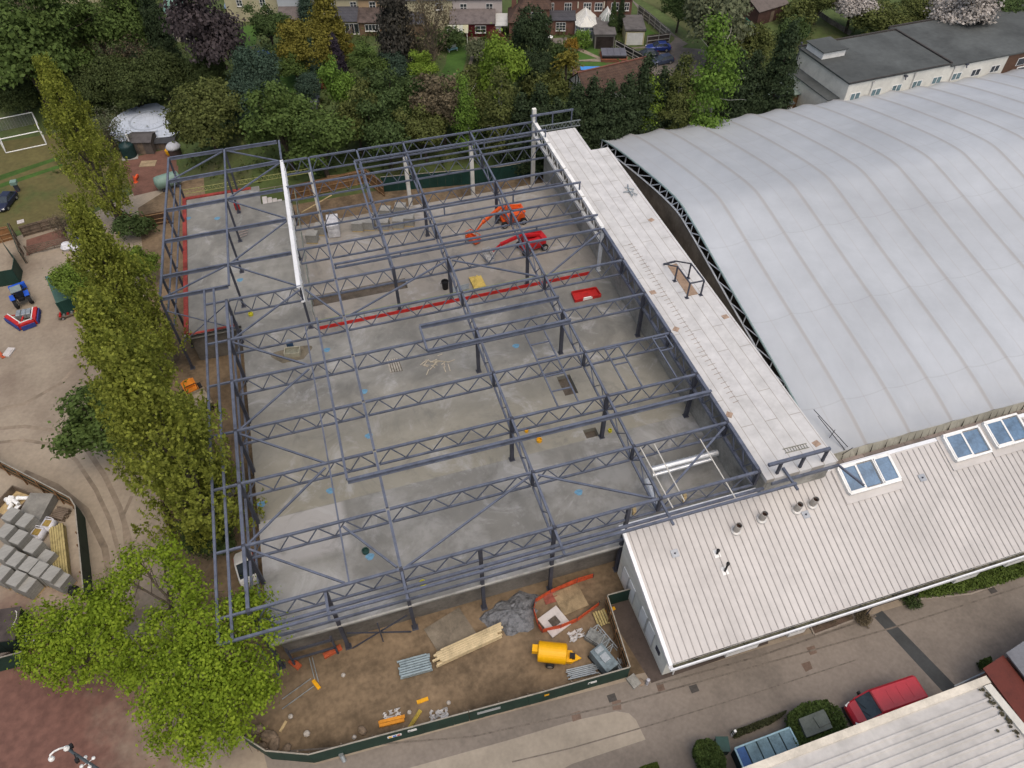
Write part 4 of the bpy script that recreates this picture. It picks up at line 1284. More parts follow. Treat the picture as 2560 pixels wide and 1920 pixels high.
def plant(kind, pos, s, colr, label, sz=1.0, seed=0, group=None, bark=None, rz=None):
    me, tm, h, w_, zc = proto(kind, seed)
    t = thing(NAMES[kind], label, CATS.get(kind, 'tree'), pos, RNG.uniform(0, 6.28) if rz is None else rz, group)
    kx = 1 if kind in ('poplar', 'conifer') else RNG.uniform(.85, 1.2)
    t.scale = (s * kx, s * (2 - kx), s * sz * RNG.uniform(.92, 1.1))
    for nm, mesh, mt in (('crown', me, lm(colr)), ('trunk', tm, bark or BARK)):
        o = bpy.data.objects.new(nm, mesh); COL.objects.link(o); o.parent = t
        o.material_slots[0].link = 'OBJECT'; o.material_slots[0].material = mt
    return t


def tree(kind, px, py, wpx, colr, label, sz=1.0, seed=0, group=None, bark=None):
    """px, py: middle of the crown in the photograph; wpx: its width there"""
    me, tm, h, w_, zc = proto(kind, seed)
    s = 1.0
    if group: wpx *= 1.22
    for _ in range(4):
        p = GT(px, py, zc * s * sz)
        s = wpx * depth((p.x, p.y, p.z + zc * s * sz)) / FPX / w_
    return plant(kind, p, s, colr, label, sz, seed, group, bark)


BT = 'garden trees behind the site'
# --- top left
tree('round', 50, 130, 215, 'mid', 'big soft green tree at the left edge above the goal', .95, 0, BT)
tree('dense', 20, 15, 110, 'deep', 'dark bushy tree in the top left corner', 1, 0, BT)
tree('twig', 88, 62, 85, 'brown', 'brown bare shrubby tree between the two left hand green trees', .8, 0, BT, mat('brown_twig_bark', (.10, .08, .06), .9, .2, 3))
tree('birch', 140, 70, 110, 'mid', 'tall narrow mid green tree near the top left corner', 1.0, 0, BT)
tree('birch', 185, 92, 48, 'fresh', 'small yellow green tree in front of the tall narrow one', 1.0, 1, BT)
tree('round', 240, 70, 130, 'mid', 'full mid green tree left of the dark conifer', 1, 1, BT)
tree('round', 325, 62, 120, 'mid', 'second full green tree touching the dark conifer', 1.05, 2, BT)
tree('dense', 182, 128, 95, 'olive', 'dark olive bush below the small yellow green tree', .8, 0, BT)
tree('twig', 300, 118, 105, 'brown', 'brown twiggy tree above the clipped laurel hedge', .7, 1, BT, mat('brown_twig_bark', (0, 0, 0)))
tree('conifer', 393, 70, 62, 'dark', 'slim black green conifer beside the copper tree', 1.6, 0, BT)
tree('round', 512, 80, 165, 'copper', 'large purple brown copper beech near the top', 1.25, 2, BT)
for i, (x, y, w_, lb) in enumerate(((205, 215, 95, 'left end of the clipped laurel hedge above the round tank'), (270, 195, 115, 'second laurel of the clipped hedge from the left'), (335, 205, 120, 'laurel in the middle of the clipped hedge behind the tank'), (400, 190, 120, 'laurel at the right end of the clipped hedge behind the tank'), (222, 238, 90, 'low laurel in front of the hedge left of the tank'), (330, 226, 95, 'low laurel right behind the round tank'))):
    tree('dense', x, y, w_, 'laurel', lb, 1.0, i % 2, 'laurels of the clipped hedge')
tree('dense', 515, 180, 88, 'laurel', 'rounded dark olive shrub under the copper beech', 1.1, 1, BT)
tree('dense', 515, 296, 150, 'olive', 'large light olive bush in front of the round tank', 1.1, 0, BT)
tree('dense', 605, 255, 105, 'blue', 'dark bluish bush right of the large olive bush', 1.1, 1, BT)
tree('dense', 640, 195, 105, 'blue', 'bluish green bush left of the trampoline', 1.2, 0, BT)
tree('dense', 45, 235, 110, 'laurel', 'dark hedge tree behind the white goal', .7, 1, BT)
tree('twig', 265, 325, 80, 'grey', 'grey loose shrub left of the round tank', .8, 2, BT)
tree('bush', 170, 175, 70, 'grey', 'greyish shrub at the left end of the laurel hedge', 1.1, 0, BT)
# --- top middle
tree('dense', 760, 112, 118, 'gold', 'broad golden cypress in front of the cream terrace', 1.15, 0, BT)
tree('conifer', 820, 68, 86, 'gold', 'taller golden cypress behind the broad one', 1.0, 1, BT)
tree('round', 672, 60, 80, 'deep', 'dark green tree left of the golden cypress', 1.1, 0, BT)
tree('conifer', 767, 22, 48, 'blue', 'grey green conifer in front of the pale blue house', 1.0, 1, BT)
tree('conifer', 985, 55, 90, 'ivy', 'ivy covered dead looking tree in front of the tan house', 1.4, 0, BT)
tree('twig', 1072, 55, 95, 'brown', 'tall bare brown tree in front of the cream house', 1.6, 0, BT, mat('brown_twig_bark', (0, 0, 0)))
tree('twig', 1035, 100, 80, 'brown', 'lower bare brown tree beside the ivy covered one', 1.0, 1, BT, mat('brown_twig_bark', (0, 0, 0)))
tree('round', 1058, 178, 72, 'lime', 'small lime green tree left of the striped lawn', .9, 1, BT)
tree('round', 1252, 178, 120, 'lime', 'bright lime tree in front of the brick house', 1.25, 0, BT)
tree('round', 848, 228, 88, 'fresh', 'fresh green young tree beside the gravel circle', 1.3, 1, BT)
tree('bush', 806, 202, 34, 'red', 'small red leaved shrub in the middle garden', 1.2, 0, BT)
tree('round', 705, 318, 150, 'mid', 'wide mid green tree behind the corner of the steel wing', 1.0, 2, BT)
tree('round', 800, 345, 150, 'mid', 'loose green tree behind the row of rear trusses', 1.0, 0, BT)
tree('round', 890, 290, 125, 'olive', 'olive tree between the fresh green tree and the dark clump', 1.1, 1, BT)
tree('round', 965, 245, 120, 'deep', 'dark tree at the left of the dark clump', 1.1, 2, BT)
tree('round', 1035, 240, 105, 'deep', 'dark tree at the right of the dark clump', 1.1, 0, BT)
tree('round', 965, 330, 130, 'deep', 'shaded dark tree just behind the rear frame', 1.0, 1, BT)
tree('round', 1105, 262, 125, 'brown', 'brownish tree in bud behind the rear trusses', 1.1, 2, BT)
tree('round', 1060, 325, 110, 'olive', 'olive tree low behind the rear trusses', 1.0, 0, BT)
tree('round', 1180, 250, 100, 'olive', 'olive tree below the lime tree', 1.0, 1, BT)
tree('birch', 1172, 312, 58, 'fresh', 'slim fresh birch just behind the rear trusses', 1.2, 0, BT, BARKL)
tree('birch', 1255, 298, 80, 'olive', 'wispy olive birch left of the goalpost frame', 1.1, 1, BT, BARKL)
tree('dense', 1210, 320, 75, 'deep', 'small dark bush between the two birches', 1.1, 0, BT)
tree('round', 735, 165, 70, 'mid', 'round green shrub tree in the left garden', .9, 0, BT)
tree('dense', 770, 215, 62, 'blue', 'dark bluish shrub by the garden fence', 1.2, 1, BT)
tree('conifer', 785, 160, 45, 'blue', 'dark spire shaped conifer in the middle garden', 1.0, 0, BT)
tree('conifer', 842, 148, 40, 'plum', 'small plum coloured conifer by the garden fence', 1.1, 1, BT)
tree('bush', 880, 118, 24, 'orange', 'little yellow flowering shrub by the fence', 1.0, 0, BT)
tree('round', 920, 165, 90, 'mid', 'soft green tree in the garden of the brick extension', .9, 2, BT)
tree('dense', 985, 172, 80, 'blue', 'bluish shrub right of the soft green tree', .9, 0, BT)
tree('round', 1010, 120, 60, 'mid', 'green shrub under the bare brown trees', .8, 0, BT)
tree('bush', 1125, 95, 66, 'deep', 'dark shrub beside the bench on the lawn', 1.1, 0, BT)
tree('bush', 1200, 125, 60, 'grey', 'greyish shrub right of the garden path', 1.2, 0, BT)
tree('bush', 1240, 92, 40, 'rust', 'rust red round shrub by the red extension', 1.3, 0, BT)
tree('bush', 690, 250, 70, 'deep', 'dark shrub in the left garden border', 1.3, 0, BT)
tree('bush', 730, 262, 60, 'mid', 'green shrub in front of the grey shed roof', 1.2, 0, BT)
tree('bush', 660, 290, 80, 'olive', 'olive shrub left of the grey shed roof', 1.2, 0, BT)
tree('bush', 1180, 200, 90, 'olive', 'dull olive shrub at the lower end of the lawn', 1.1, 0, BT)
tree('bush', 640, 160, 70, 'mid', 'green border shrub behind the trampoline', 1.1, 0, BT)
tree('bush', 700, 140, 66, 'deep', 'dark border shrub right of the trampoline', 1.1, 0, BT)
# --- top right
tree('dense', 1328, 95, 95, 'dark', 'very dark tall evergreen beside the brick house', 1.35, 0, BT)
tree('dense', 1335, 165, 80, 'dark', 'very dark evergreen below the taller one', 1.2, 1, BT)
tree('palm', 1415, 168, 70, 'gold', 'yellowish spiky palm in the garden behind the tiled barn', 1.1, 0, BT)
tree('bush', 1392, 140, 60, 'deep', 'dark shrub left of the palm', 1.3, 0, BT)
tree('bush', 1428, 112, 38, 'orange', 'orange flowering shrub by the conservatory', 1.2, 0, BT)
tree('bush', 1455, 96, 46, 'fresh', 'light green shrub in front of the conservatory', 1.2, 0, BT)
tree('bush', 1380, 200, 70, 'olive', 'olive shrub left of the barn gable', 1.3, 0, BT)
tree('bush', 1345, 215, 80, 'olive', 'pale olive shrub in front of the dark evergreens', 1.2, 0, BT)
tree('conifer', 1553, 38, 22, 'dark', 'slim clipped conifer against the brick wall', 1.7, 0, BT)
tree('conifer', 1532, 60, 24, 'deep', 'slim conifer between conservatory and garage', 1.5, 1, BT)
ly = ((1305, 222), (1350, 228), (1398, 226), (1444, 218), (1488, 212), (1530, 203), (1575, 186), (1620, 172), (1664, 164), (1712, 162), (1858, 128), (1900, 116))
nth = ['first', 'second', 'third', 'fourth', 'fifth', 'sixth', 'seventh', 'eighth', 'ninth', 'tenth', 'eleventh', 'twelfth']
for i, (x, y) in enumerate(ly):
    me, tm, h, w_, zc = proto('conifer', i % 2)
    plant('conifer', GT(x, y, h * 1.16), 1.18, 'dark', nth[i] + ' dark conifer from the left in the screen row behind the tent', 1.0 + .07 * math.sin(i * 2.1), i % 2, 'screen of dark conifers')
tree('round', 1500, 312, 90, 'deep', 'dark green shrubby tree at the far tip of the roof strip', .9, 0, BT)
tree('round', 1420, 325, 80, 'deep', 'shaded low tree beside the far end of the roof strip', .9, 1, BT)
tree('birch', 1618, 272, 64, 'lime', 'bright lime birch against the dark conifers', 1.1, 0, BT, BARKL)
tree('birch', 1690, 272, 64, 'olive', 'pale stemmed birch right of the bright lime one', 1.25, 1, BT, BARKL)
tree('birch', 1785, 238, 98, 'fresh', 'tallest fresh green birch against the dark conifers', 1.1, 0, BT, BARKL)
tree('birch', 1825, 200, 46, 'lime', 'yellowish thin birch at the right of the conifer row', 1.0, 1, BT, BARKL)
tree('bush', 1826, 268, 50, 'copper', 'purple brown shrub beside the tent edge', 1.6, 0, BT)
tree('bush', 1570, 318, 60, 'mid', 'green shrub at the foot of the lime birch', 1.0, 0, BT)
tree('round', 1790, 42, 180, 'grey', 'large grey green willow beside the gravel lane', .95, 1, BT)
tree('round', 1700, 20, 70, 'deep', 'dark green tree left of the large willow', 1.1, 0, BT)
tree('round', 1875, 118, 105, 'olive', 'olive tree in front of the cream camper van', .9, 2, BT)
tree('conifer', 1945, 205, 88, 'dark', 'dark conifer touching the white office block', 1.15, 0, BT)
tree('round', 2135, 18, 100, 'white', 'white blossoming tree near the top right', .8, 0, BT)
tree('dense', 2205, 55, 118, 'olive', 'round green bush speckled with white flowers behind the felt roof', .8, 0, BT)
tree('dense', 2300, 35, 95, 'olive', 'olive green bush between the blossoming trees', .8, 1, BT)
tree('round', 2405, 28, 150, 'white', 'large pale blossoming tree at the top right', .9, 2, BT)
tree('round', 2505, 25, 110, 'deep', 'dark green tree in the top right corner', .9, 0, BT)
tree('bush', 2000, 30, 80, 'olive', 'olive shrubs along the top right garden', 1.0, 0, BT)
tree('bush', 1985, 72, 70, 'deep', 'dark shrub beside the green netting', 1.1, 0, BT)
tree('round', 2050, 8, 80, 'olive', 'olive tree at the top edge above the netting', .8, 1, BT)

# --- poplars and trees on the west side of the site
PB = mat('poplar_bark', (.10, .085, .065), .95, .25, 2)


def bytop(kind, px, py, s, colr, label, sz=1.0, seed=0, group=None, bark=None):
    me, tm, h, w_, zc = proto(kind, seed)
    p = GT(px, py, h * s * sz * .98)
    return plant(kind, p, s, colr, label, sz, seed, group, bark)


PG = 'row of columnar poplars west of the site'
bytop('poplar', 108, 160, .98, 'poplar', 'northernmost yellow green poplar beside the goal', 1.0, 0, PG, PB)
bytop('poplar', 168, 478, .98, 'poplar', 'yellow green poplar in the middle of the row', 1.06, 1, PG, PB)
bytop('poplar', 215, 740, 1.1, 'poplar', 'yellow green poplar above the tractor yard', .95, 0, PG, PB)
bytop('poplar', 232, 590, .80, 'poplar', 'smaller yellow green poplar squeezed between two taller ones', 1.0, 0, PG, PB)
bytop('poplar', 385, 985, .72, 'poplar', 'short yellow green poplar overlapping the canopy rails', 1.0, 0, PG, PB)
bytop('poplar', 300, 900, 1.12, 'poplar', 'southernmost yellow green poplar beside the steel frame', .95, 1, PG, PB)
tree('round', 190, 705, 125, 'maple', 'light green maple beside the green shed by the tractor', 1.0, 0)
tree('round', 355, 660, 90, 'maple', 'fresh green tree between the poplars and the wing', 1.1, 1)
tree('round', 255, 1045, 235, 'mid', 'dark fresh green tree overhanging the curved yard track', 1.0, 2)
tree('dense', 515, 1330, 150, 'deep', 'dark bush by the steel frame north of the oak', 1.0, 0)
tree('dense', 490, 1215, 130, 'deep', 'dark bush at the foot of the last poplar', 1.0, 1)
tree('bush', 330, 560, 90, 'deep', 'dark undergrowth shrub beneath the poplars', 1.3, 0)
tree('twig', 150, 560, 80, 'brown', 'brown twiggy shrub beside the field gate', .8, 0, None, mat('brown_twig_bark', (0, 0, 0)))


# --- the oak at the lower left: an irregular crown of separate boughs
def oak():
    rng = np.random.default_rng(5)
    base = G(505, 1660, GZ)
    t = thing('oak_tree', 'spreading oak in bright new leaf at the corner of the yard', 'tree', base)
    B = Vector(base)
    spots = [(120, 1640, 5, 2.6), (105, 1560, 6, 2.4), (170, 1600, 6, 2.9), (200, 1530, 7.5, 2.6), (250, 1590, 7, 2.6), (260, 1500, 8, 2.3), (215, 1680, 4.5, 1.7), (150, 1690, 4, 1.4),
             (310, 1450, 8.5, 2.1), (345, 1400, 9, 1.8), (415, 1380, 9.5, 1.7), (445, 1430, 9.5, 1.9), (470, 1480, 10, 2.0), (490, 1560, 10.5, 2.3), (540, 1620, 10, 2.4), (600, 1530, 9.5, 2.0), (625, 1510, 9, 1.9), (640, 1580, 9, 2.2),
             (655, 1740, 6.5, 2.0), (620, 1690, 8, 2.7), (560, 1720, 8.5, 2.9), (500, 1680, 9.5, 2.8), (450, 1620, 9, 2.2), (410, 1700, 8, 2.6), (460, 1770, 7, 2.8), (540, 1800, 6, 2.6), (420, 1830, 5, 1.9), (500, 1860, 4.5, 2.2), (380, 1770, 6, 1.7), (300, 1640, 6.5, 2.2), (370, 1650, 7.5, 2.2), (275, 1540, 7.5, 2.2), (595, 1830, 4.5, 1.5), (330, 1690, 6.5, 1.3), (395, 1560, 9, 1.5)]
    lobes, limbs = [], MB()
    fork = Vector((0, 0, 4.2))
    limb_mesh(limbs, (0, 0, 0), fork, .46, .34, rng, .04, 4)
    cen = [G(px, py, GZ + h) - B for px, py, h, r in spots]
    mains = []
    for px, py, h in ((215, 1610, 6.2), (330, 1640, 6.5), (420, 1480, 8.2), (545, 1600, 8.5), (560, 1750, 6.8), (440, 1760, 6)):
        c = G(px, py, GZ + h) - B; mains.append(c); limb_mesh(limbs, fork, c, .24, .12, rng, .07, 5)
    mains[0] = mains[0]
    for (px, py, h, r), c in zip(spots, cen):
        lobes.append(((c.x, c.y, c.z), (r * .86, r * .86, r * .55)))
        k0 = min(mains, key=lambda q: (q - c).length)
        s0 = fork.lerp(k0, .75)
        limb_mesh(limbs, s0, c, .12, .05, rng, .12, 4)
        for _ in range(5):
            limb_mesh(limbs, s0.lerp(c, rng.uniform(.4, 1)), c + Vector(rng.normal(0, r * .55, 3)), .04, .012, rng, .1, 2)
    Pt, Nr = clumps(rng, lobes, 1500, 28, .36, .08)
    me = leaf_mesh('oak_crown', Pt, Nr, .26, rng=rng)
    me.materials.append(leafmat('oak_leaves', (.19, .275, .022), (.30, .39, .038), .40))
    o = bpy.data.objects.new('crown', me); COL.objects.link(o); o.parent = t
    limbs.build('trunk', BARK, t)


oak()


# --- clipped hedges and beds beside the driveway
def hedge(name, label, pts, h, m, n, cat='hedge', kind=None, leaf=.2, z=GZ):
    xs = [p.x for p in pts]; ys = [p.y for p in pts]
    rng = np.random.default_rng(n)
    out = []
    import mathutils.geometry as mg
    tri = mg.tessellate_polygon([[Vector((p.x, p.y, 0)) for p in pts]])
    A = []
    for a, b_, c_ in tri:
        A.append(abs((pts[b_].x - pts[a].x) * (pts[c_].y - pts[a].y) - (pts[c_].x - pts[a].x) * (pts[b_].y - pts[a].y)))
    A = np.array(A); A /= A.sum()
    ks = rng.choice(len(tri), n, p=A); u = rng.uniform(0, 1, (n, 2)); f = u.sum(1) > 1; u[f] = 1 - u[f]
    T = np.array([[(pts[i].x, pts[i].y) for i in t_] for t_ in tri])[ks]
    xy = T[:, 0] + (T[:, 1] - T[:, 0]) * u[:, :1] + (T[:, 2] - T[:, 0]) * u[:, 1:]
    zz_ = rng.uniform(0, 1, n) ** .35 * h + .16 * np.sin(xy[:, 0] * 2.3) * np.cos(xy[:, 1] * 2.9) * (h > .9)
    Pt = np.column_stack([xy, np.maximum(.02, zz_)])
    # push a share of the leaves out to the sides
    Nr = np.column_stack([rng.normal(0, .5, n), rng.normal(0, .5, n), np.ones(n)]); Nr /= np.linalg.norm(Nr, axis=1)[:, None]
    cx, cy = sum(xs) / len(xs), sum(ys) / len(ys)
    Pt[:, 0] -= cx; Pt[:, 1] -= cy
    me = leaf_mesh(name, Pt, Nr, leaf, rng=rng); me.materials.append(m)
    o = bpy.data.objects.new(name, me); COL.objects.link(o); o.location = (cx, cy, z)
    tag(o, label, cat, None, kind)
    return o


HG = leafmat('hedge_leaves', (.050, .078, .020))
hedge('clipped_hedge', 'clipped green hedge wrapped round the grey utility cabinet by the van', [g(3, 3, 175, 1190, -3), g(3, 3, 300, 1090, -3), g(3, 3, 520, 1060, -3), g(3, 3, 610, 1130, -3), g(3, 3, 730, 1330, -3), g(3, 3, 560, 1470, -3), g(3, 3, 300, 1560, -3), g(3, 3, 180, 1350, -3)], 1.5, HG, 9000)
hedge('clipped_shrub', 'rounded clipped shrub beside the blue skip at the bottom of the photo', [g(2, 3, 1565, 1500, -3), g(2, 3, 1600, 1420, -3), g(2, 3, 1700, 1395, -3), g(2, 3, 1770, 1440, -3), g(2, 3, 1850, 1580, -3), g(2, 3, 1850, 1700, -3), g(2, 3, 1650, 1700, -3)], 1.6, HG, 4500, 'shrub')
hedge('shrub_bed', 'long green shrub bed under the eaves of the club building', [g(3, 3, 1290, 60, -3.6), g(3, 3, 1900, -60, -3.6), g(3, 3, 2212, -150, -3.6), g(3, 3, 2300, -40, -3.6), g(3, 3, 2010, 60, -3.6), g(3, 3, 1700, 130, -3.6), g(3, 3, 1300, 180, -3.6)], 1.0, leafmat('bed_leaves', (.085, .125, .026)), 7000, 'shrub bed')
hedge('box_hedge', 'small green box hedge at the corner of the brown brick building', [g(3, 3, 1820, 740, -4), g(3, 3, 1920, 700, -4), g(3, 3, 1930, 760, -4), g(3, 3, 1840, 800, -4)], .7, HG, 700)
hedge('grass_verge', 'scrap of green grass at the bottom edge of the photo', [g(2, 3, 1105, 1655), g(2, 3, 1250, 1610), g(2, 3, 1290, 1700), g(2, 3, 1100, 1720)], .12, leafmat('verge_grass', (.07, .10, .02)), 2500, 'grass', 'stuff', .14)
# --- undergrowth that covers the back gardens: one mass nobody could count
rng = np.random.default_rng(3)
Pp = []
for _ in range(9000):
    x, y = rng.uniform(-75, 150), rng.uniform(70, 175)
    z = TZ(x, y)
    if y < 80 and x > 40: continue
    q = np.array([x, y, z]) - CAM; dpt = q @ FX
    u, v_ = 1280 + FPX * (q @ RX) / dpt, 960 - FPX * (q @ UX) / dpt
    if not (-150 < u < 2700 and -150 < v_ < 450): continue
    if (1075 < u < 1190 and 110 < v_ < 195) or (1440 < u < 1530 and 90 < v_ < 190) or (1560 < u < 1810 and 95 < v_ < 195) or (u < 150 and v_ > 280) or v_ < 60 and 560 < u < 1600 or u > 1990 and v_ > 90 or (300 < u < 460 and v_ > 360) or (585 < u < 650 and 60 < v_ < 130) or (870 < u < 935 and 115 < v_ < 150) or (690 < u < 770 and 150 < v_ < 235) or (1590 < u < 1900 and v_ < 95) or (1920 < u < 2150 and v_ < 95): continue
    k = 9
    hh = rng.uniform(.2, 2.4)
    Pp.append(np.array([x, y, z]) + np.column_stack([rng.normal(0, .55, k), rng.normal(0, .55, k), rng.uniform(.05, hh, k)]))
Pt = np.concatenate(Pp); Nr = rng.normal(0, .5, Pt.shape); Nr[:, 2] += 1; Nr /= np.linalg.norm(Nr, axis=1)[:, None]
me = leaf_mesh('undergrowth', Pt, Nr, .55, rng=rng); me.materials.append(leafmat('undergrowth_leaves', (.065, .090, .026), (.12, .125, .05)))
o = bpy.data.objects.new('undergrowth', me); COL.objects.link(o); tag(o, 'green and brown undergrowth covering the back gardens', 'undergrowth', None, 'stuff')
# ------------------------------------------------------------------ hoardings and fences
def run(name, label, cat, pts, h, m, post=None, group=None, th=.06, step=2.4, back=False, cap=None, zs=None):
    """a fence along pts: one panel part per straight, posts behind"""
    t = thing(name, label, cat, pts[0], 0, group)
    for a, b_ in zip(pts[:-1], pts[1:]):
        d = (b_ - a); L = d.length; u = d / L; nrm = Vector((-u.y, u.x, 0))
        mb = MB(); n = max(1, int(round(L / 1.22)))
        for k in range(n):
            p, q = a + d * (k / n) + u * .006, a + d * ((k + 1) / n) - u * .006
            o = nrm * (.008 * (k % 2))
            mb.bar(p + o + Vector((0, 0, h / 2)), q + o + Vector((0, 0, h / 2)), th, h)
        mb.build('panel', m, t, w=1)
        if cap:
            MB().bar(a + Vector((0, 0, h + .04)), b_ + Vector((0, 0, h + .04)), .1, .06).build('capping', cap, t, w=1)
        if post:
            s = 1 if back else -1
            k = MB()
            for z in (.4, h * .5, h - .2): k.bar(a + nrm * .08 * s + Vector((0, 0, z)), b_ + nrm * .08 * s + Vector((0, 0, z)), .07, .1)
            k.build('rail', post, t, w=1)
            for i in range(int(L / step) + 1):
                p = a + u * min(L - .05, .05 + i * step) + nrm * .17 * s
                MB().bar(p, p + Vector((0, 0, h + .02)), .1, .1).build('post', post, t, w=1)
    return t


CAPM = mat('pale_fence_capping', (.28, .26, .22), .9, .15, 2)
b1 = [g(1, 3, -60, 1450), g(1, 3, 140, 1580), g(1, 3, 505, 1612), g(1, 3, 1845, 1250)]
fh = run('site_hoarding', 'dark green hoarding curving round the left part of the front soil compound', 'hoarding', b1, 2.1, HOARD, WOOD, back=True, cap=CAPM)
b2 = [g(1, 3, 1850, 1249), g(2, 3, 265, 1080), g(2, 3, 992, 872)]
fr = run('site_hoarding', 'dark green hoarding with small white notices along the driveway', 'hoarding', b2, 2.1, HOARD, WOOD, back=True, cap=CAPM)
b3 = [g(2, 3, 996, 870), g(2, 3, 805, 262)]
run('site_hoarding', 'timber backed hoarding running towards the club building', 'hoarding', b3, 2.1, HOARD, BROWNPLY, back=True, cap=CAPM, step=1.6)
b4 = [g(2, 3, 808, 258), g(2, 3, 1000, 205)]
run('site_hoarding', 'short dark green hoarding joining the white gable wall', 'hoarding', b4, 2.1, HOARD, None, cap=CAPM)


def notice(parent, a, b_, f0, z, w_, h, cols, side=-1):
    d = (b_ - a); u = d.normalized(); nrm = Vector((-u.y, u.x, 0)) * side
    p = a + d * f0 + nrm * .05 + Vector((0, 0, z))
    mb = MB(); mb.bar(p - u * w_ / 2, p + u * w_ / 2, .02, h); o = mb.build('notice', cols[0], parent, w=1)
    for k, c in enumerate(cols[1:]):
        q = p + nrm * .016 + u * (w_ * (-.3 + .6 * k / max(1, len(cols) - 2))); MB().bar(q - u * w_ * .11, q + u * w_ * .11, .012, h * .6).build('notice_panel', c, o, w=1)


notice(fh, b1[2], b1[3], .52, 1.3, 1.1, .42, [WHITE, YELLOW, BLUEP, REDP])
notice(fh, b1[2], b1[3], .635, 1.5, .7, .4, [WHITE, MATS['anchor_grey']])
notice(fr, b2[0], b2[1], .26, 1.3, 1.9, .45, [mat('grey_notice', (.36, .38, .38), .6, .1, 3)])
notice(fr, b2[1], b2[2], .57, 1.2, .75, .35, [WHITE, HOARD])
notice(fr, b2[1], b2[2], .04, 1.3, .4, .3, [YELLOW])
run('site_hoarding', 'dark green hoarding behind the rear of the steel frame', 'hoarding', [g(1, 0, 1095, 1659, GZ), Vector((26.9, 64.9, GZ)), Vector((37, 64.9, GZ))], 2.5, mat('teal_green_hoarding', (.012, .048, .040), .6, .15, .7, stain=.1), None, cap=CAPM)
pb = [G(726, 505, GZ), G(920, 460, GZ), G(962, 492, GZ)]
run('timber_hoarding', 'brown plywood hoarding seen from its timber railed back by the dirt bay', 'hoarding', pb, 2.6, BROWNPLY, mat('tan_rail_timber', (.30, .19, .10), .85, .15, 1.5), step=3)
run('timber_hoarding', 'brown boarded fence between the poplars and the steel wing', 'fence', [G(300, 545, GZ), G(345, 572, GZ), G(430, 556, GZ)], 2.0, mat('dark_brown_boards', (.085, .05, .03), .9, .2, 1, stain=.2), mat('tan_rail_timber', (0, 0, 0)), step=4)
# compound at the left edge
c1 = [g(0, 2, -200, 620), g(0, 2, 640, 1120)]
run('timber_hoarding', 'brown timber backed hoarding along the top of the block storage compound', 'hoarding', [c1[0], g(0, 2, 690, 1090)], 2.2, HOARD, BROWNPLY, back=False, step=2.6, cap=CAPM)
run('site_hoarding', 'tall green hoarding between the block compound and the yard track', 'hoarding', [g(0, 2, 692, 1092), g(0, 2, 735, 1160), g(0, 2, 770, 1480), g(0, 3, 815, 240)], 2.2, HOARD, BROWNPLY, back=False, step=3, cap=CAPM)
run('site_hoarding', 'green hoarding with a white capping at the lower left edge', 'hoarding', [G(-60, 1695), G(88, 1655)], 2.2, HOARD, None, cap=CAPM)
run('site_hoarding', 'green hoarding in front of the turning area left of the field gate', 'hoarding', [G(-80, 732), G(52, 708), G(57, 678), G(28, 640)], 2.3, HOARD, None)
run('site_hoarding', 'open green gate leaf at the left of the field gate', 'gate', [G(66, 660), G(38, 590)], 2.2, HOARD, WOOD)
run('timber_hoarding', 'orange brown plywood hoarding at the far left edge', 'hoarding', [G(-90, 632), G(36, 598)], 2.2, mat('orange_brown_ply', (.24, .12, .05), .85, .18, .7), mat('tan_rail_timber', (0, 0, 0)))
run('close_board_fence', 'weathered grey board fence along the edge of the pitch', 'fence', [G(60, 592), G(158, 565)], 1.7, WOOD, WOOD)
run('timber_hoarding', 'low brown board fence beside the yard track near the oak', 'fence', [g(0, 2, 1400, 930), g(0, 2, 1480, 1250), g(0, 2, 1520, 1400)], 1.6, mat('dark_brown_boards', (0, 0, 0)), WOOD, back=True)
# field gate
t = thing('field_gate', 'wooden five bar field gate on the track above the tractor yard', 'gate', G(70, 640))
a, b_ = G(74, 638), G(182, 612)
for k in range(5):
    MB().bar(a + Vector((0, 0, .25 + k * .27)), b_ + Vector((0, 0, .25 + k * .27)), .06, .1).build('bar', WOOD, t, w=1)
br = MB(); mid = (a + b_) / 2
br.bar(a.lerp(b_, .38) + Vector((0, 0, .2)), mid + Vector((0, 0, 1.4)), .07); br.bar(a.lerp(b_, .62) + Vector((0, 0, .2)), mid + Vector((0, 0, 1.4)), .07)
br.bar(a.lerp(b_, .12) + Vector((0, 0, .2)), a.lerp(b_, .38) + Vector((0, 0, 1.4)), .07); br.build('brace', WOOD, t, w=1)
for p in (a, b_): MB().bar(p, p + Vector((0, 0, 1.6)), .16).build('post', WOOD, t, w=1)

# ------------------------------------------------------------------ vehicles and plant
def wheel(parent, x, y, r, w_, name='wheel', rimm=None):
    o = MB().lathe([(r * .62, -w_ / 2), (r * .95, -w_ / 2), (r, -w_ * .3), (r, w_ * .3), (r * .95, w_ / 2), (r * .62, w_ / 2)], 20).xf(Matrix.Translation((x, y, r)) @ Matrix.Rotation(math.pi / 2, 4, 'X')).build(name, RUBBER, parent)
    MB().lathe([(.02, -w_ / 2 - .01), (r * .6, -w_ / 2 - .012), (r * .6, w_ / 2 + .012), (.02, w_ / 2 + .01)], 16).xf(Matrix.Translation((x, y, r)) @ Matrix.Rotation(math.pi / 2, 4, 'X')).build('rim', rimm or RIM, o)
    return o


def loft(mb, secs, n=None):
    """secs: list of rings (same count) in order along the body"""
    k = len(secs[0]); base = len(mb.v)
    for s in secs: mb.v += [tuple(p) for p in s]
    for i in range(len(secs) - 1):
        for j in range(k):
            mb.f.append((base + i * k + j, base + i * k + (j + 1) % k, base + (i + 1) * k + (j + 1) % k, base + (i + 1) * k + j))
    mb.f.append(tuple(base + j for j in range(k))[::-1]); mb.f.append(tuple(base + (len(secs) - 1) * k + j for j in range(k)))
    return mb


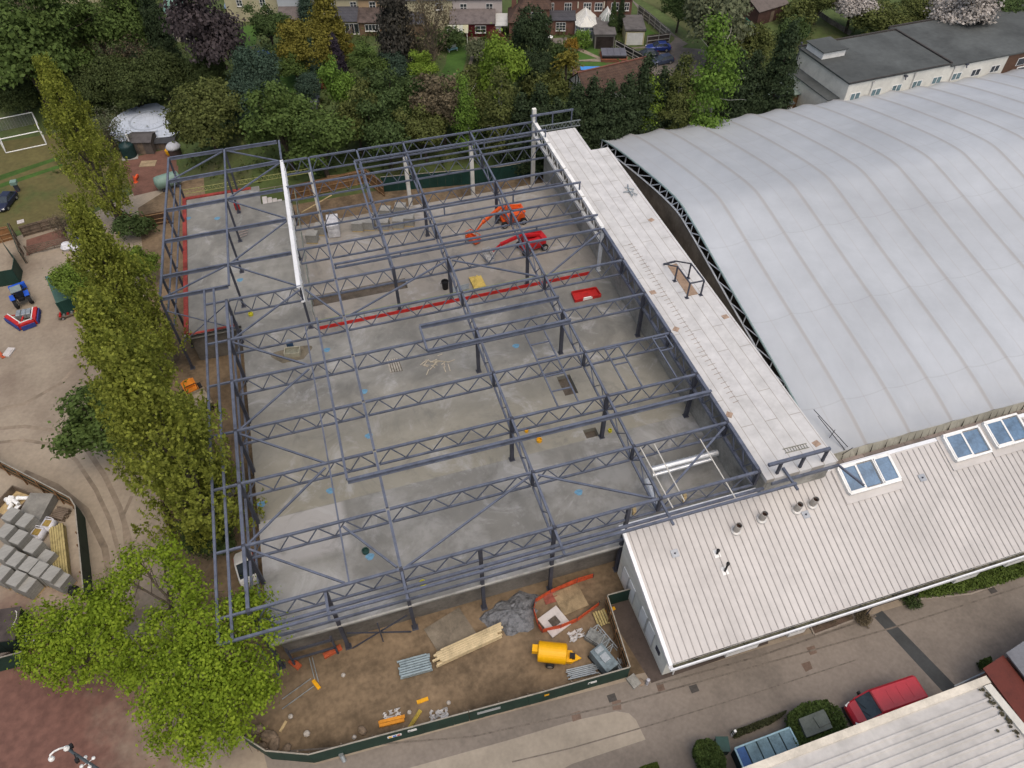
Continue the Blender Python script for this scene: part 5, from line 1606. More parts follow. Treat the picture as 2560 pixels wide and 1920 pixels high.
def ring(x, hw, z0, z1, r=.12):
    return [(x, -hw + r, z0), (x, hw - r, z0), (x, hw, z0 + r), (x, hw, z1 - r), (x, hw - r, z1), (x, -hw + r, z1), (x, -hw, z1 - r), (x, -hw, z0 + r)]


def car(label, loc, rz, colr, estate=False, group='cars parked in view', L=4.5):
    t = thing('parked_car', label, 'car', loc, rz, group)
    s = L / 4.5
    M = mat(colr[0], colr[1], .3, .05, 1, metal=.3, spec=.6)
    b_ = MB(); loft(b_, [ring(-2.25 * s, .62, .38, .72), ring(-2.15 * s, .82, .28, .92), ring(-1.5 * s, .88, .22, 1.0), ring(.3 * s, .89, .22, .98), ring(1.3 * s, .88, .22, .92), ring(2.0 * s, .80, .26, .78), ring(2.25 * s, .58, .36, .66)])
    b_.build('body', M, t, smooth=False, bevel=.04)
    xb = -2.05 if estate else -1.75
    gh = MB(); loft(gh, [[(xb * s, -.74, .96), (xb * s, .74, .96), ((xb + .02) * s, .74, .98), ((xb + .02) * s, -.74, .98)], [((xb + .35) * s, -.62, 1.40), ((xb + .35) * s, .62, 1.40), ((xb + .36) * s, .62, 1.42), ((xb + .36) * s, -.62, 1.42)]])
    gh = MB()
    gh.add([(xb * s, -.80, .95), (1.0 * s, -.80, .93), (1.0 * s, .80, .93), (xb * s, .80, .95), ((xb + .4) * s, -.62, 1.41), (.1 * s, -.62, 1.43), (.1 * s, .62, 1.43), ((xb + .4) * s, .62, 1.41)],
           [(0, 1, 5, 4), (1, 2, 6, 5), (2, 3, 7, 6), (3, 0, 4, 7), (4, 5, 6, 7)])
    gh.build('windows', GLASS, t)
    rf = MB(); rf.add([((xb + .42) * s, -.60, 1.415), (.08 * s, -.60, 1.435), (.08 * s, .60, 1.435), ((xb + .42) * s, .60, 1.415), ((xb + .46) * s, -.52, 1.47), (.0, -.52, 1.49), (.0, .52, 1.49), ((xb + .46) * s, .52, 1.47)],
                      [(0, 1, 5, 4), (1, 2, 6, 5), (2, 3, 7, 6), (3, 0, 4, 7), (4, 5, 6, 7)])
    for sg in (-1, 1):
        rf.bar((.08 * s, .6 * sg, 1.43), (.97 * s, .79 * sg, .94), .06, .05); rf.bar(((xb + .42) * s, .6 * sg, 1.42), ((xb + .02) * s, .79 * sg, .96), .1, .06); rf.bar((-.6 * s, .62 * sg, 1.42), (-.6 * s, .81 * sg, .95), .07, .03)
    rf.build('roof', M, t)
    for x in (-1.35, 1.38):
        for y in (-.80, .80): wheel(t, x * s, y, .32, .2)
    for y in (-.58, .58):
        MB().box(2.02 * s, y - .2, .55, 2.2 * s, y + .2, .70).build('headlight', WHITE, t)
        MB().box(-2.24 * s, y - .16, .66, -2.17 * s, y + .16, .84).build('tail_light', REDP, t)
    MB().box(2.235 * s, -.26, .40, 2.262 * s, .26, .50).build('number_plate', WHITE, t)
    for y in (-.92, .92): MB().box(.55 * s, y - .07, .92, .72 * s, y + .07, 1.04).build('wing_mirror', M, t)
    return t


def head2(p0, p1):
    d = p1 - p0
    return math.atan2(d.y, d.x)


a, b_ = GT(1280 + 1380 / 3.456, 540 / 3.456), GT(1280 + 1195 / 3.456, 560 / 3.456)
car('grey blue estate car nearest the dark conifers in the gravel parking', (a + b_) / 2, head2(a, b_), ('slate_blue_car', (.06, .075, .13)), True)
a, b_ = GT(1280 + 1250 / 3.456, 505 / 3.456), GT(1280 + 1060 / 3.456, 495 / 3.456)
car('dark navy saloon parked against the black garden fence', (a + b_) / 2, head2(a, b_), ('navy_car', (.018, .024, .04)), False)
a, b_ = GT(1280 + 1355 / 3.456, 438 / 3.456), GT(1280 + 1165 / 3.456, 432 / 3.456)
car('bright blue car parked in front of the white garage door', (a + b_) / 2, head2(a, b_), ('royal_blue_car', (.025, .05, .22)), False)
a, b_ = G(46, 484), G(8, 532)
car('dark blue car on the grass at the left edge', (a + b_) / 2 + Vector((-.4, -.3, 0)), head2(a, b_), ('ink_blue_car', (.022, .026, .055)), False, L=4.4)


def van(label, loc, rz):
    t = thing('red_van', label, 'van', loc, rz)
    M = mat('red_van_paint', (.42, .018, .03), .35, .06, .6, spec=.55)
    b_ = MB(); loft(b_, [ring(-2.95, .93, .40, 2.50, .14), ring(-2.8, .97, .35, 2.58, .16), ring(1.05, .98, .35, 2.58, .16), ring(1.25, .97, .35, 2.50, .16)])
    b_.build('cargo_body', M, t)
    c = MB(); loft(c, [ring(1.26, .96, .35, 1.48, .1), ring(2.15, .95, .33, 1.36, .12), ring(2.7, .86, .36, 1.1, .14), ring(2.95, .66, .42, .85, .12)])
    c.build('bonnet', M, t)
    w_ = MB(); w_.add([(1.27, -.90, 2.40), (1.27, .90, 2.40), (2.15, .88, 1.38), (2.15, -.88, 1.38), (1.27, -.93, 1.45), (1.27, .93, 1.45)], [(0, 3, 2, 1), (0, 4, 3), (1, 2, 5)])
    w_.build('windscreen', mat('van_glass', (.03, .04, .045), .08, .3, 2, spec=.7), t)
    p = MB()
    for sg in (-1, 1): p.bar((1.25, .92 * sg, 2.46), (2.2, .91 * sg, 1.36), .1, .1)
    p.build('pillar', M, t)
    r = MB()
    for k in range(4): r.box(-2.6 + k * .95, -.6, 2.585, -1.85 + k * .95, .6, 2.60)
    r.box(1.0, -.8, 2.5, 1.2, .8, 2.60)
    r.build('roof_swage', M, t)
    for x in (-1.9, 1.95):
        for y in (-.86, .86): wheel(t, x, y, .34, .22)
    for y in (-.68, .68):
        hl = MB(); hl.bar((2.5, y * 1.16, 1.02), (2.86, y, .82), .22, .2); hl.build('headlight', WHITE, t)
    for y in (-1.18, 1.18): MB().box(1.55, y - .1, 1.35, 1.72, y + .1, 1.68).bar((1.65, y * .8, 1.4), (1.65, y, 1.4), .06).build('wing_mirror', BLACK, t)
    MB().box(2.9, -.8, .3, 3.02, .8, .5).build('bumper', BLACK, t)
    wp = MB(); wp.bar((2.13, -.6, 1.44), (1.9, .1, 1.72), .03); wp.bar((2.13, .1, 1.44), (1.9, .7, 1.72), .03); wp.build('wiper', BLACK, t)
    return t


zt = GZ + 2.58
c4 = [g(3, 3, 1260, 842, zt), g(3, 3, 1392, 1060, zt), g(3, 3, 755, 1015, zt), g(3, 3, 880, 1235, zt)]
rear = (c4[0] + c4[1]) / 2; fro = (c4[2] + c4[3]) / 2
hd = head2(rear, fro); u = (fro - rear).normalized()
o = rear + u * 2.9
van('bright red van parked beside the beige ribbed roof at the bottom right', (o.x, o.y, GZ + .01), hd)

# camper van at the top
a, b_ = GT(1280 + 1890 / 3.456, 400 / 3.456), GT(1280 + 2130 / 3.456, 345 / 3.456)
t = thing('camper_van', 'old cream camper van half hidden behind the gravel lane fence', 'camper van', a.lerp(b_, .5), head2(b_, a))
CV = mat('cream_van_paint', (.52, .50, .40), .5, .08, 1, stain=.1)
b_ = MB(); loft(b_, [ring(-2.6, .85, .4, 2.2, .2), ring(-2.3, .97, .35, 2.45, .3), ring(1.1, .97, .35, 2.45, .3), ring(1.9, .95, .35, 1.3, .2), ring(2.3, .8, .4, 1.1, .2)]); b_.build('body', CV, t)
MB().quad((1.2, -.75, 2.28), (1.2, .75, 2.28), (1.86, .72, 1.42), (1.86, -.72, 1.42)).build('windscreen', GLASS, t)
MB().box(-1.8, -1.0, 1.35, .8, -.972, 1.95).build('side_window', GLASS, t)
for x in (-1.5, 1.5):
    for y in (-.8, .8): wheel(t, x, y, .33, .2)
MB().box(-1.0, -.4, 2.44, .2, .4, 2.55).build('roof_vent', CV, t)

# tractor with a front loader and a rear brush
tr0 = (g(0, 1, 160, 870) + g(0, 1, 260, 1120)) / 2
fx = g(0, 1, 215, 930, GZ); rx_ = g(0, 1, 235, 1080, GZ)
hd = head2(rx_, fx) + .12
t = thing('tractor', 'blue tractor with a front loader bucket parked on the pale yard', 'tractor', (fx.x - .1, fx.y - .2, GZ), hd)
TB = mat('tractor_blue', (.02, .09, .50), .4, .08, 1)
MB().box(-.9, -.38, .75, 1.35, .38, 1.35).box(1.35, -.34, .7, 1.75, .34, 1.25).build('bonnet', BLACK, t)
MB().box(.2, -.42, 1.352, 1.7, .42, 1.42).build('bonnet_cover', TB, t)
for y in (-.82, .82):
    MB().prism([(-1.5, y - .28), (-.35, y - .28), (-.35, y + .28), (-1.5, y + .28)], 1.52, 1.60).build('mudguard', TB, t)
    wheel(t, -.95, y, .72, .42, 'rear_wheel', mat('pale_rim', (.55, .52, .45), .5, .1, 3)); wheel(t, 1.15, y * .92, .45, .32, 'front_wheel', mat('pale_rim', (0, 0, 0)))
MB().box(-1.3, -.32, .9, -.75, .32, 1.25).build('seat', BLACK, t)
MB().box(-1.25, -.6, 2.35, .05, .6, 2.43).build('canopy_roof', mat('grey_canopy_roof', (.20, .24, .23), .5, .1, 1), t)
for x in (-1.15, -.05):
    for y in (-.52, .52): MB().bar((x, y, .9), (x, y, 2.35), .07).build('roll_bar', BLACK, t)
ld_ = MB()
for y in (-.5, .5): ld_.bar((-.3, y, 1.4), (1.5, y, 1.35), .12); ld_.bar((1.5, y, 1.35), (2.1, y, .6), .12)
ld_.build('loader_arm', BLACK, t)
MB().side([(1.95, .3), (2.6, .35), (2.7, .95), (2.05, 1.05)], -.95, .95).build('loader_bucket', TB, t)
# implement behind it: a red and blue folding snow-plough shaped brush
v0, v1, v2 = g(0, 1, 60, 1085, GZ + .5), g(0, 1, 180, 1165, GZ + .5), g(0, 1, 315, 1010, GZ + .5)
v15 = g(0, 1, 300, 1120, GZ + .5)
t = thing('folding_sweeper', 'red and blue folding sweeper hitched behind the blue tractor', 'sweeper', (v1.x, v1.y, GZ))
for a, b_, c_ in ((v0, v1, REDP), (v1, v15, REDP), (v15, v2, REDP)):
    u_ = (b_ - a).normalized()
    MB().bar(a, b_ - u_ * .02, .42, .75).build('wing', c_, t, w=1)
    nrm = Vector((-u_.y, u_.x, 0))
    MB().bar(a + nrm * .26 + Vector((0, 0, .4)), b_ + nrm * .26 - u_ * .04 + Vector((0, 0, .4)), .1, .07).build('edge_strip', WHITE, t, w=1)
    MB().bar(a - nrm * .3 - Vector((0, 0, .15)), b_ - nrm * .3 - u_ * .02 - Vector((0, 0, .15)), .16, .55).build('brush', mat('blue_brush', (.03, .05, .20), .8, .15, 2), t, w=1)
cm = (v0 + v15) / 2 + Vector((.35, .8, .15))
for dx in (-.55, .05, .6):
    MB().box(cm.x + dx - .26, cm.y - .55, cm.z - .3, cm.x + dx + .26, cm.y + .55, cm.z + .35).build('hopper', GALV, t, w=1, bevel=.05)
MB().bar(cm, v1 + Vector((0, 0, .2)), .14).bar(cm, v0 + Vector((0, 0, .2)), .1).build('draw_frame', REDP, t, w=1)

# boom lifts on the deck
def boom(label, body, base_px, base2_px, bask_px, colr, bcol, cover):
    p0, p1 = G(*base_px, 0), G(*base2_px, 0)
    hd = head2(p0, p1)
    c = (p0 + p1) / 2
    t = thing('boom_lift', label, 'boom lift', (c.x, c.y, 0), hd, 'boom lifts on the deck')
    L = (p1 - p0).length / 2
    MB().box(-L * .8, -.75, .45, L * .8, .75, .85).build('chassis', colr, t)
    for x in (-L * .72, L * .72):
        for y in (-.95, .95): wheel(t, x, y, .46, .34)
    MB().lathe([(.6, .85), (.6, 1.0)], 14).build('turntable', STEELD, t)
    tb = MB(); tb.box(-1.1, -1.0, 1.0, 1.5, -.15, 1.75).box(-1.1, .15, 1.0, 1.5, 1.0, 1.75).box(.9, -.95, 1.752, 1.6, .95, 1.95)
    tb.build('turret', colr, t, bevel=.06)
    MB().box(-1.0, .2, 1.752, .8, .95, 1.80).build('engine_cover', cover, t)
    q = G(*bask_px, 1.0)
    loc = Matrix.Rotation(-hd, 4, 'Z') @ (Vector((q.x, q.y, 0)) - Vector((c.x, c.y, 0)))
    a1, a2 = Vector((1.3, 0, 1.8)), Vector((-1.6, 0, 2.6))
    e = Vector((loc.x, loc.y, 1.25)); k = a2.lerp(e, .72) + Vector((0, 0, .35))
    MB().bar(a1, a2, .3, .34).build('lower_boom', colr, t); MB().bar(a2, k, .32, .36).bar(a1 + Vector((0, .3, .3)), a2 + Vector((.4, .3, -.1)), .26, .3).build('upper_boom', colr, t); MB().bar(k, e, .16, .2).build('jib', colr, t)
    bk = MB(); B0 = e + Vector((-.2, 0, -.9))
    d = (e - a2); d.z = 0; d.normalize(); n_ = Vector((-d.y, d.x, 0))
    cs = [e + d * x + n_ * y for x, y in ((.1, -.9), (1.0, -.9), (1.0, .9), (.1, .9))]
    for z in (.25, .7, 1.25):
        for i in range(4):
            a, b_ = cs[i].copy(), cs[(i + 1) % 4].copy(); a.z = b_.z = z; bk.bar(a, b_, .06)
    for i in range(4):
        a = cs[i].copy(); b_ = a.copy(); a.z, b_.z = .2, 1.25; bk.bar(a, b_, .06)
        mdl = (cs[i] + cs[(i + 1) % 4]) / 2; a = mdl.copy(); b_ = mdl.copy(); a.z, b_.z = .2, 1.25; bk.bar(a, b_, .045)
    bk.prism([(c_.x, c_.y) for c_ in cs], .17, .23)
    for i in range(4):
        a, b_ = cs[i].copy(), cs[(i + 1) % 4].copy(); a.z = b_.z = .46; bk.bar(a, b_, .04, .42)
    bk.build('platform_basket', bcol if bcol != colr else colr, t)
    return t


rq = 3.45625
ORL = mat('lift_orange', (.62, .09, .015), .45, .1, 1); RDL = mat('lift_red', (.45, .015, .02), .45, .1, 1)
boom('orange boom lift with a yellowish cover standing on the deck', 0, (1247, 562), (1312, 548), (1190, 583), ORL, ORL, mat('dull_yellow_cover', (.30, .28, .05), .6, .15, 2))
boom('red boom lift with a grey basket standing on the deck', 0, (1297, 632), (1362, 612), (1232, 632), RDL, mat('grey_basket', (.38, .38, .38), .5, .1, 2), RDL)

# site dumper half hidden by the last poplar
p = G(503, 1018)
t = thing('site_dumper', 'site dumper with a dirty skip and an orange engine cover beside the frame', 'dumper', (p.x, p.y, GZ), 1.9)
SK = mat('dirty_skip', (.36, .30, .21), .85, .25, 1.2, stain=.3)
mb = MB(); mb.add([(-1.3, -1.0, .75), (.7, -1.0, .75), (.7, 1.0, .75), (-1.3, 1.0, .75), (-1.75, -1.25, 1.7), (1.0, -1.25, 1.7), (1.0, 1.25, 1.7), (-1.75, 1.25, 1.7)], [(3, 2, 1, 0), (0, 1, 5, 4), (1, 2, 6, 5), (2, 3, 7, 6), (3, 0, 4, 7)])
mb.add([(-1.65, -1.15, 1.45), (.92, -1.15, 1.45), (.92, 1.15, 1.45), (-1.65, 1.15, 1.45)], [(0, 1, 2, 3)])
mb.build('skip', SK, t)
MB().box(1.2, -.7, .7, 3.2, .7, 1.6).box(1.8, -.45, 1.602, 3.0, .45, 1.9).build('engine_cover', mat('dumper_orange', (.62, .20, .02), .5, .12, 1), t)
MB().bar((1.15, -.6, 1.6), (1.15, -.6, 2.6), .07).bar((1.15, .6, 1.6), (1.15, .6, 2.6), .07).bar((1.15, -.6, 2.6), (1.15, .6, 2.6), .07).build('roll_bar', BLACK, t)
for x in (-.8, 2.4):
    for y in (-.95, .95): wheel(t, x, y, .55, .4)

# ------------------------------------------------------------------ materials and stores
def block_pack():
    t = thing('block_pack', 'x', 'block pack', (0, 0, 0))
    MB().box(-.6, -.5, .16, .6, .5, 1.22).build('blocks', BLOCKC, t)
    pl = MB()
    for y in (-.44, 0, .44): pl.box(-.6, y - .06, .03, .6, y + .06, .13)
    for k in range(7): x = -.54 + k * .18; pl.box(x - .05, -.5, .132, x + .05, .5, .155)
    for k in (-.5, .5): pl.box(-.6, k * .9 - .05, 0, .6, k * .9 + .05, .028)
    pl.build('pallet', TIMBER, t)
    return t


bp0 = block_pack(); used = [False]


def pack(px, py, z, rz, label, group, sc=1.0, hz=1.0):
    p = G(px, py, z + 1.22 * sc * hz)
    loc = (p.x, p.y, z)
    if not used[0]:
        used[0] = True; r = bp0; r.location = loc; r.rotation_euler = (0, 0, rz); r['label'] = label; r['group'] = group
    else:
        r = dup(bp0, loc, rz, label, group)
    r.scale = (1.12 * max(1, sc), 1.12 * max(1, sc), sc * hz)
    return r


k2 = 6.9125
e0, e1 = G(350 / k2, 1380 + 265 / k2, GZ + 1.2), G(490 / k2, 1380 + 105 / k2, GZ + 1.2)
rb = head2(e0, e1)
gl = 'packs of grey blocks in the left hand compound'
PK = [(26, 1285, 0, 'block pack nearest the open timber crate'), (62, 1300, 0, 'low block pack between the crate and the white bags'), (12, 1326, 0, 'block pack at the left edge of the upper row'), (46, 1342, 0, 'middle block pack of the upper row'), (82, 1364, 0, 'block pack at the right end of the upper row'),
      (10, 1380, 0, 'first block pack of the long middle row'), (39, 1397, 0, 'second block pack of the long middle row'), (71, 1410, 0, 'third block pack of the long middle row'), (97, 1422, 0, 'fourth block pack of the long middle row'), (127, 1433, 0, 'last block pack at the right end of the long middle row'), (150, 1448, -.5, 'half height block pack beyond the end of the middle row'),
      (112, 1392, -.4, 'darker low block pack behind the timber pack'), (40, 1446, 0, 'leading block pack of the bottom row with a stepped top'), (66, 1460, -.35, 'lower block pack right of the stepped one'), (2, 1432, -.2, 'block pack cut by the left edge of the photo')]
for x, y, dz, lb in PK:
    pack(x, y, GZ + .01, rb, lb, gl, 1.0 + dz * .6, 1.7)
gr = 'packs of grey blocks on the rear of the deck'
for x, y, lb in ((778, 582, 'block pack standing alone nearest the white girder'), (800, 562, 'dark block pack behind the lone one'), (893, 553, 'first of the block packs right of the white bale'), (921, 550, 'second of the block packs right of the white bale'), (957, 550, 'block pack under the middle longitudinal truss'), (995, 547, 'block pack left of the last one in the front row'), (1020, 540, 'last block pack of the front row'), (962, 520, 'block pack in the back row on the left'), (1000, 512, 'block pack in the back row on the right')):
    pack(x, y, .01, -.35, lb, gr, 1.05)
p = G(836, 560, 1.0); o = MB()
t = thing('insulation_bale', 'tall white wrapped bale stack among the grey block packs', 'bale stack', (p.x - .2, p.y - .3, .01), -.1)
for k in range(3):
    MB().box(-.75, -1.3, .05 + k * .62, .75, 1.3, .64 + k * .62).build('bale', mat('white_wrap', (.55, .55, .57), .4, .12, 2.5, stain=.2), t, bevel=.06)
p = G(87, 1266, GZ + 1.1)
t = thing('slab_stack', 'large flat topped stack of grey slabs beside the timber crate', 'slab stack', (p.x, p.y, GZ), rb + .3)
for k in range(4):
    MB().box(-1.6 + .02 * k, -1.2, .1 + k * .25, 1.6 - .02 * k, 1.2, .34 + k * .25).build('slab', mat('grey_slab', (.235, .225, .20), .9, .12, 1, stain=.15), t)
p = G(32, 1258, GZ + .7)
t = thing('timber_crate', 'open timber crate full of white pipe fittings', 'crate', (p.x, p.y, GZ), rb)
for a, b_ in (((-1.5, -1.3), (1.5, -1.3)), ((-1.5, 1.3), (1.5, 1.3)), ((-1.5, -1.3), (-1.5, 1.3)), ((1.5, -1.3), (1.5, 1.3))):
    MB().bar((*a, .55), (*b_, .55), .1, 1.0).build('side', WOOD, t)
MB().box(-1.5, -1.3, .05, 1.5, 1.3, .2).build('floor', TIMBER, t)
p0 = p
for k in range(9):
    q = Vector((p0.x + RNG.uniform(-1, 1), p0.y + RNG.uniform(-.9, .9), GZ + .62 + .07 * (k % 3))); an = RNG.uniform(0, 3.1); u_ = Vector((math.cos(an), math.sin(an), .1)) * RNG.uniform(.3, .6)
    o = MB().tube(q - u_, q + u_, .19, n=10).tube(q + u_ * .5, q + u_ * .8, .24, n=10).build('pipe_fitting', WHITE); tag(o, 'white plastic pipe fitting lying in the open timber crate', 'pipe fitting', 'pipe fittings in the crate')
for px, py, lb in ((118, 1309, 'white bulk bag nearer the slab stack'), (92, 1331, 'white bulk bag nearer the block packs')):
    p = G(px, py, GZ + .9)
    t = thing('bulk_bag', lb, 'bulk bag', (p.x, p.y, GZ + .01), rb + .2, 'bulk bags in the compound')
    BG = mat('white_woven_bag', (.60, .60, .64), .7, .08, 4)
    mb = MB(); mb.add([(-.48, -.48, 0), (.48, -.48, 0), (.48, .48, 0), (-.48, .48, 0), (-.56, -.56, .5), (.56, -.56, .5), (.56, .56, .5), (-.56, .56, .5), (-.46, -.46, 1.0), (.46, -.46, 1.0), (.46, .46, 1.0), (-.46, .46, 1.0), (-.36, -.36, .98), (.36, -.36, .98), (.36, .36, .98), (-.36, .36, .98)],
                  [(3, 2, 1, 0)] + [(i, (i + 1) % 4, 4 + (i + 1) % 4, 4 + i) for i in range(4)] + [(4 + i, 4 + (i + 1) % 4, 8 + (i + 1) % 4, 8 + i) for i in range(4)] + [(8 + i, 8 + (i + 1) % 4, 12 + (i + 1) % 4, 12 + i) for i in range(4)])
    mb.build('sack', BG, t, smooth=True)
    MB().box(-.37, -.37, .86, .37, .37, .93).build('sand_fill', mat('ochre_sand', (.30, .21, .06), .95, .2, 5), t)
    for sx in (-1, 1):
        MB().path([(sx * .46, -.46, 1.0), (sx * .5, -.2, 1.25), (sx * .5, .2, 1.25), (sx * .46, .46, 1.0)], .04).build('strap', BG, t)


def lumber(name, label, cat, a, b_, w_, nrow, nlay, z, m, sz=.1, gap=.008, ragged=.12, group=None):
    d = b_ - a; L = d.length; u = d / L; n_ = Vector((-u.y, u.x, 0))
    t = thing(name, label, cat, (a.x, a.y, z), 0, group)
    pw = w_ / nrow
    for l in range(nlay):
        for k in range(nrow):
            o = n_ * ((k + .5) * pw - w_ / 2) + Vector((0, 0, z + .06 + (l + .5) * sz))
            r0, r1 = RNG.uniform(-ragged, ragged), RNG.uniform(-ragged, ragged)
            p, q = Vector((a.x, a.y, 0)) + u * (r0 + .1) + o, Vector((b_.x, b_.y, 0)) + u * (r1 - .1) + o
            MB().bar(p, q, pw - gap, sz - gap).build('plank', m, t, w=1)
    return t


lumber('timber_stack', 'yellow sawn timber pack beside the tall green hoarding', 'timber stack', g(0, 2, 490, 1225, GZ + .6), g(0, 3, 545, 80, GZ + .6), 1.25, 6, 5, GZ, TIMBERY, .16, .035)
lumber('timber_stack', 'long pale timber beams stacked on the front soil', 'timber stack', g(1, 3, 1560, 720, GZ + .4), g(1, 3, 2110, 470, GZ + .4), 1.15, 6, 3, GZ + .02, mat('pale_softwood', (.56, .45, .27), .8, .16, 1, stain=.12), .2, .02, .5)
lumber('timber_stack', 'short yellow timber stack beside the deck scaffold mesh', 'timber stack', g(1, 1, 1890, 730, .2), g(1, 1, 1945, 845, .2), 1.5, 8, 2, .02, mat('bright_yellow_timber', (.52, .38, .10), .8, .2, 2), .12)
lumber('tube_bundle', 'bundle of galvanised scaffold tubes on the front soil', 'tube bundle', g(1, 3, 1235, 820, GZ + .2), g(1, 3, 1510, 745, GZ + .2), 1.5, 7, 3, GZ, mat('bluish_galv', (.30, .37, .39), .4, .15, 2, metal=.4), .17, .06, .15)
lumber('tube_bundle', 'bundle of galvanised tubes lying along the green hoarding', 'tube bundle', g(2, 3, 480, 855, GZ + .2), g(2, 3, 735, 795, GZ + .2), .9, 6, 2, GZ, GALV, .12, .05, .2)
lumber('tube_bundle', 'small bundle of grey tubes in the corner of the front compound', 'tube bundle', g(2, 3, 890, 700, GZ + .2), g(2, 3, 945, 790, GZ + .2), .8, 5, 1, GZ, GALV, .12, .05, .3)
lumber('orange_barrier_stack', 'orange barrier boards lying near the green hoarding', 'barrier boards', g(1, 3, 1060, 1285, GZ + .1), g(1, 3, 1290, 1230, GZ + .1), .55, 2, 2, GZ, mat('orange_board', (.62, .25, .02), .6, .12, 2), .12, .03, .1)
lumber('plank', 'single fresh plank lying on the soil near the oak', 'plank', g(1, 3, 205, 1360), g(1, 3, 270, 1245), .22, 1, 1, GZ, TIMBER, .06, .0, 0)
lumber('pallet_stack', 'stack of old brown pallets against the compound hoarding', 'pallets', g(0, 2, 480, 1120), g(0, 2, 600, 1150), 1.3, 7, 3, GZ, WOOD, .16, .04)
lumber('long_plank', 'long plank lying across the dirt bay behind the block packs', 'plank', G(752, 532, GZ + 1), G(830, 487, GZ + 1), .2, 1, 1, GZ + .9, TIMBER, .06, 0, 0)
lumber('wood_rack', 'yellow timber pallets leaning against the timber backed hoarding', 'pallets', g(2, 3, 740, 300, GZ), g(2, 3, 800, 440, GZ), 1.2, 5, 1, GZ + .1, TIMBERY, .12, .06, .05)

# yellow fuel bowser
a, b_ = g(2, 3, 225, 650, GZ + 1.1), g(2, 3, 470, 675, GZ + 1.1)
d = b_ - a; L = d.length
t = thing('fuel_bowser', 'yellow cylindrical fuel bowser trailer on the front soil', 'bowser', ((a.x + b_.x) / 2, (a.y + b_.y) / 2, GZ), head2(a, b_))
YB = mat('bowser_yellow', (.72, .37, .004), .4, .06, 1)
mb = MB().lathe([(.05, -L / 2 - .06), (.72, -L / 2 - .03), (.86, -L / 2 + .05), (.86, L / 2 - .05), (.72, L / 2 + .03), (.05, L / 2 + .06)], 28).xf(Matrix.Translation((0, 0, 1.12)) @ Matrix.Rotation(math.pi / 2, 4, 'Y'))
mb.build('tank', YB, t, smooth=False)
MB().box(-.55, -.64, 1.60, .45, -.56, 1.80).xf(Matrix.Translation((0, -.30, 1.12)) @ Matrix.Rotation(R_(-38), 4, 'X') @ Matrix.Translation((0, .30, -1.12))).build('name_plate', mat('pale_plate', (.40, .44, .36), .5, .25, 6), t)
MB().box(L / 2 - .1, -.5, .35, L / 2 + .5, .5, .75).add([(L / 2 + .45, -.5, .4), (L / 2 + 1.3, 0, .45), (L / 2 + .45, .5, .4), (L / 2 + .45, -.5, .6), (L / 2 + 1.3, 0, .6), (L / 2 + .45, .5, .6)], [(2, 1, 0), (3, 4, 5), (0, 1, 4, 3), (1, 2, 5, 4), (2, 0, 3, 5)]).build('drawbar', YB, t)
MB().box(L / 2 + .3, -.22, .62, L / 2 + .75, .22, 1.0).build('pump_box', BLACK, t)
MB().box(-L / 2 - .5, -.3, 1.2, -L / 2 - .02, .3, 1.75).build('end_box', YB, t)
for y in (-.85, .85): wheel(t, -.1, y, .36, .22)
t = thing('generator', 'grey blue generator box standing by the front hoarding', 'generator', g(2, 3, 785, 760, GZ), rz=1.9)
MB().box(-1.1, -.65, .25, 1.1, .65, 1.45).build('casing', mat('grey_blue_casing', (.17, .22, .24), .5, .2, 1.5, stain=.2), t, bevel=.05)
MB().box(-1.2, -.7, .05, 1.2, .7, .24).build('skid', BLACK, t); MB().box(-.4, -.35, 1.452, .3, .3, 1.56).box(.5, -.4, 1.452, .95, .3, 1.53).build('lid', GALV, t)
a, b_ = g(2, 3, 700, 455, GZ + .5), g(2, 3, 870, 660, GZ + .5)
t = thing('lattice_section', 'aluminium lattice beam section leaning by the timber hoarding', 'lattice beam', (a.x, a.y, GZ))
d = (b_ - a).normalized(); n_ = Vector((-d.y, d.x, 0)) * .55
mb = MB()
for s1 in (-1, 1):
    for z in (.06, .62): mb.bar(a + n_ * s1 + Vector((0, 0, z - .5)), b_ + n_ * s1 + Vector((0, 0, z - .5)), .07)
mb.build('chord', GALV, t, w=1)
mb = MB(); L = (b_ - a).length
for k in range(5):
    p, q = a + d * L * k / 5, a + d * L * (k + 1) / 5
    for z in (.06, .62):
        o_ = Vector((0, 0, z - .5)); mb.bar(p - n_ + o_, p + n_ + o_, .05); mb.bar(p + n_ + o_, q - n_ + o_, .05)
mb.build('web', GALV, t, w=1)
o = MB().box(-1.0, -.55, 0, 1.0, .55, .5).box(-.9, -.5, .5, .2, .45, .7).build('crate_of_fixings', mat('grey_crate', (.24, .25, .24), .7, .25, 2, stain=.3)); p = g(2, 3, 735, 560); o.location = p; o.rotation_euler = (0, 0, -.9)
tag(o, 'grey box of fittings under the lattice beam section', 'box')
# orange mesh guard round the open shaft, shaft covers
om = [(700, 15), (560, 60), (330, 150), (200, 230), (185, 320), (225, 440), (260, 490), (420, 460), (560, 395), (750, 255)]
pts = [g(2, 3, x, y, GZ) for x, y in om]
t = thing('safety_mesh', 'sagging orange safety mesh round the shaft covers in the front compound', 'safety mesh', pts[0])
OMM = mat('orange_mesh', (.55, .085, .03), .8, .25, 2.5)
mb = MB()
for i, (a, b_) in enumerate(zip(pts[:-1], pts[1:])):
    h0, h1 = .75 + .15 * math.sin(i * 2), .75 + .15 * math.sin((i + 1) * 2)
    mb.add([a, b_, b_ + Vector((0, 0, h1)), a + Vector((0, 0, h0)), a + Vector((.03, .03, 0)), b_ + Vector((.03, .03, 0)), b_ + Vector((.03, .03, h1)), a + Vector((.03, .03, h0))], [(0, 1, 2, 3), (7, 6, 5, 4), (3, 2, 6, 7)])
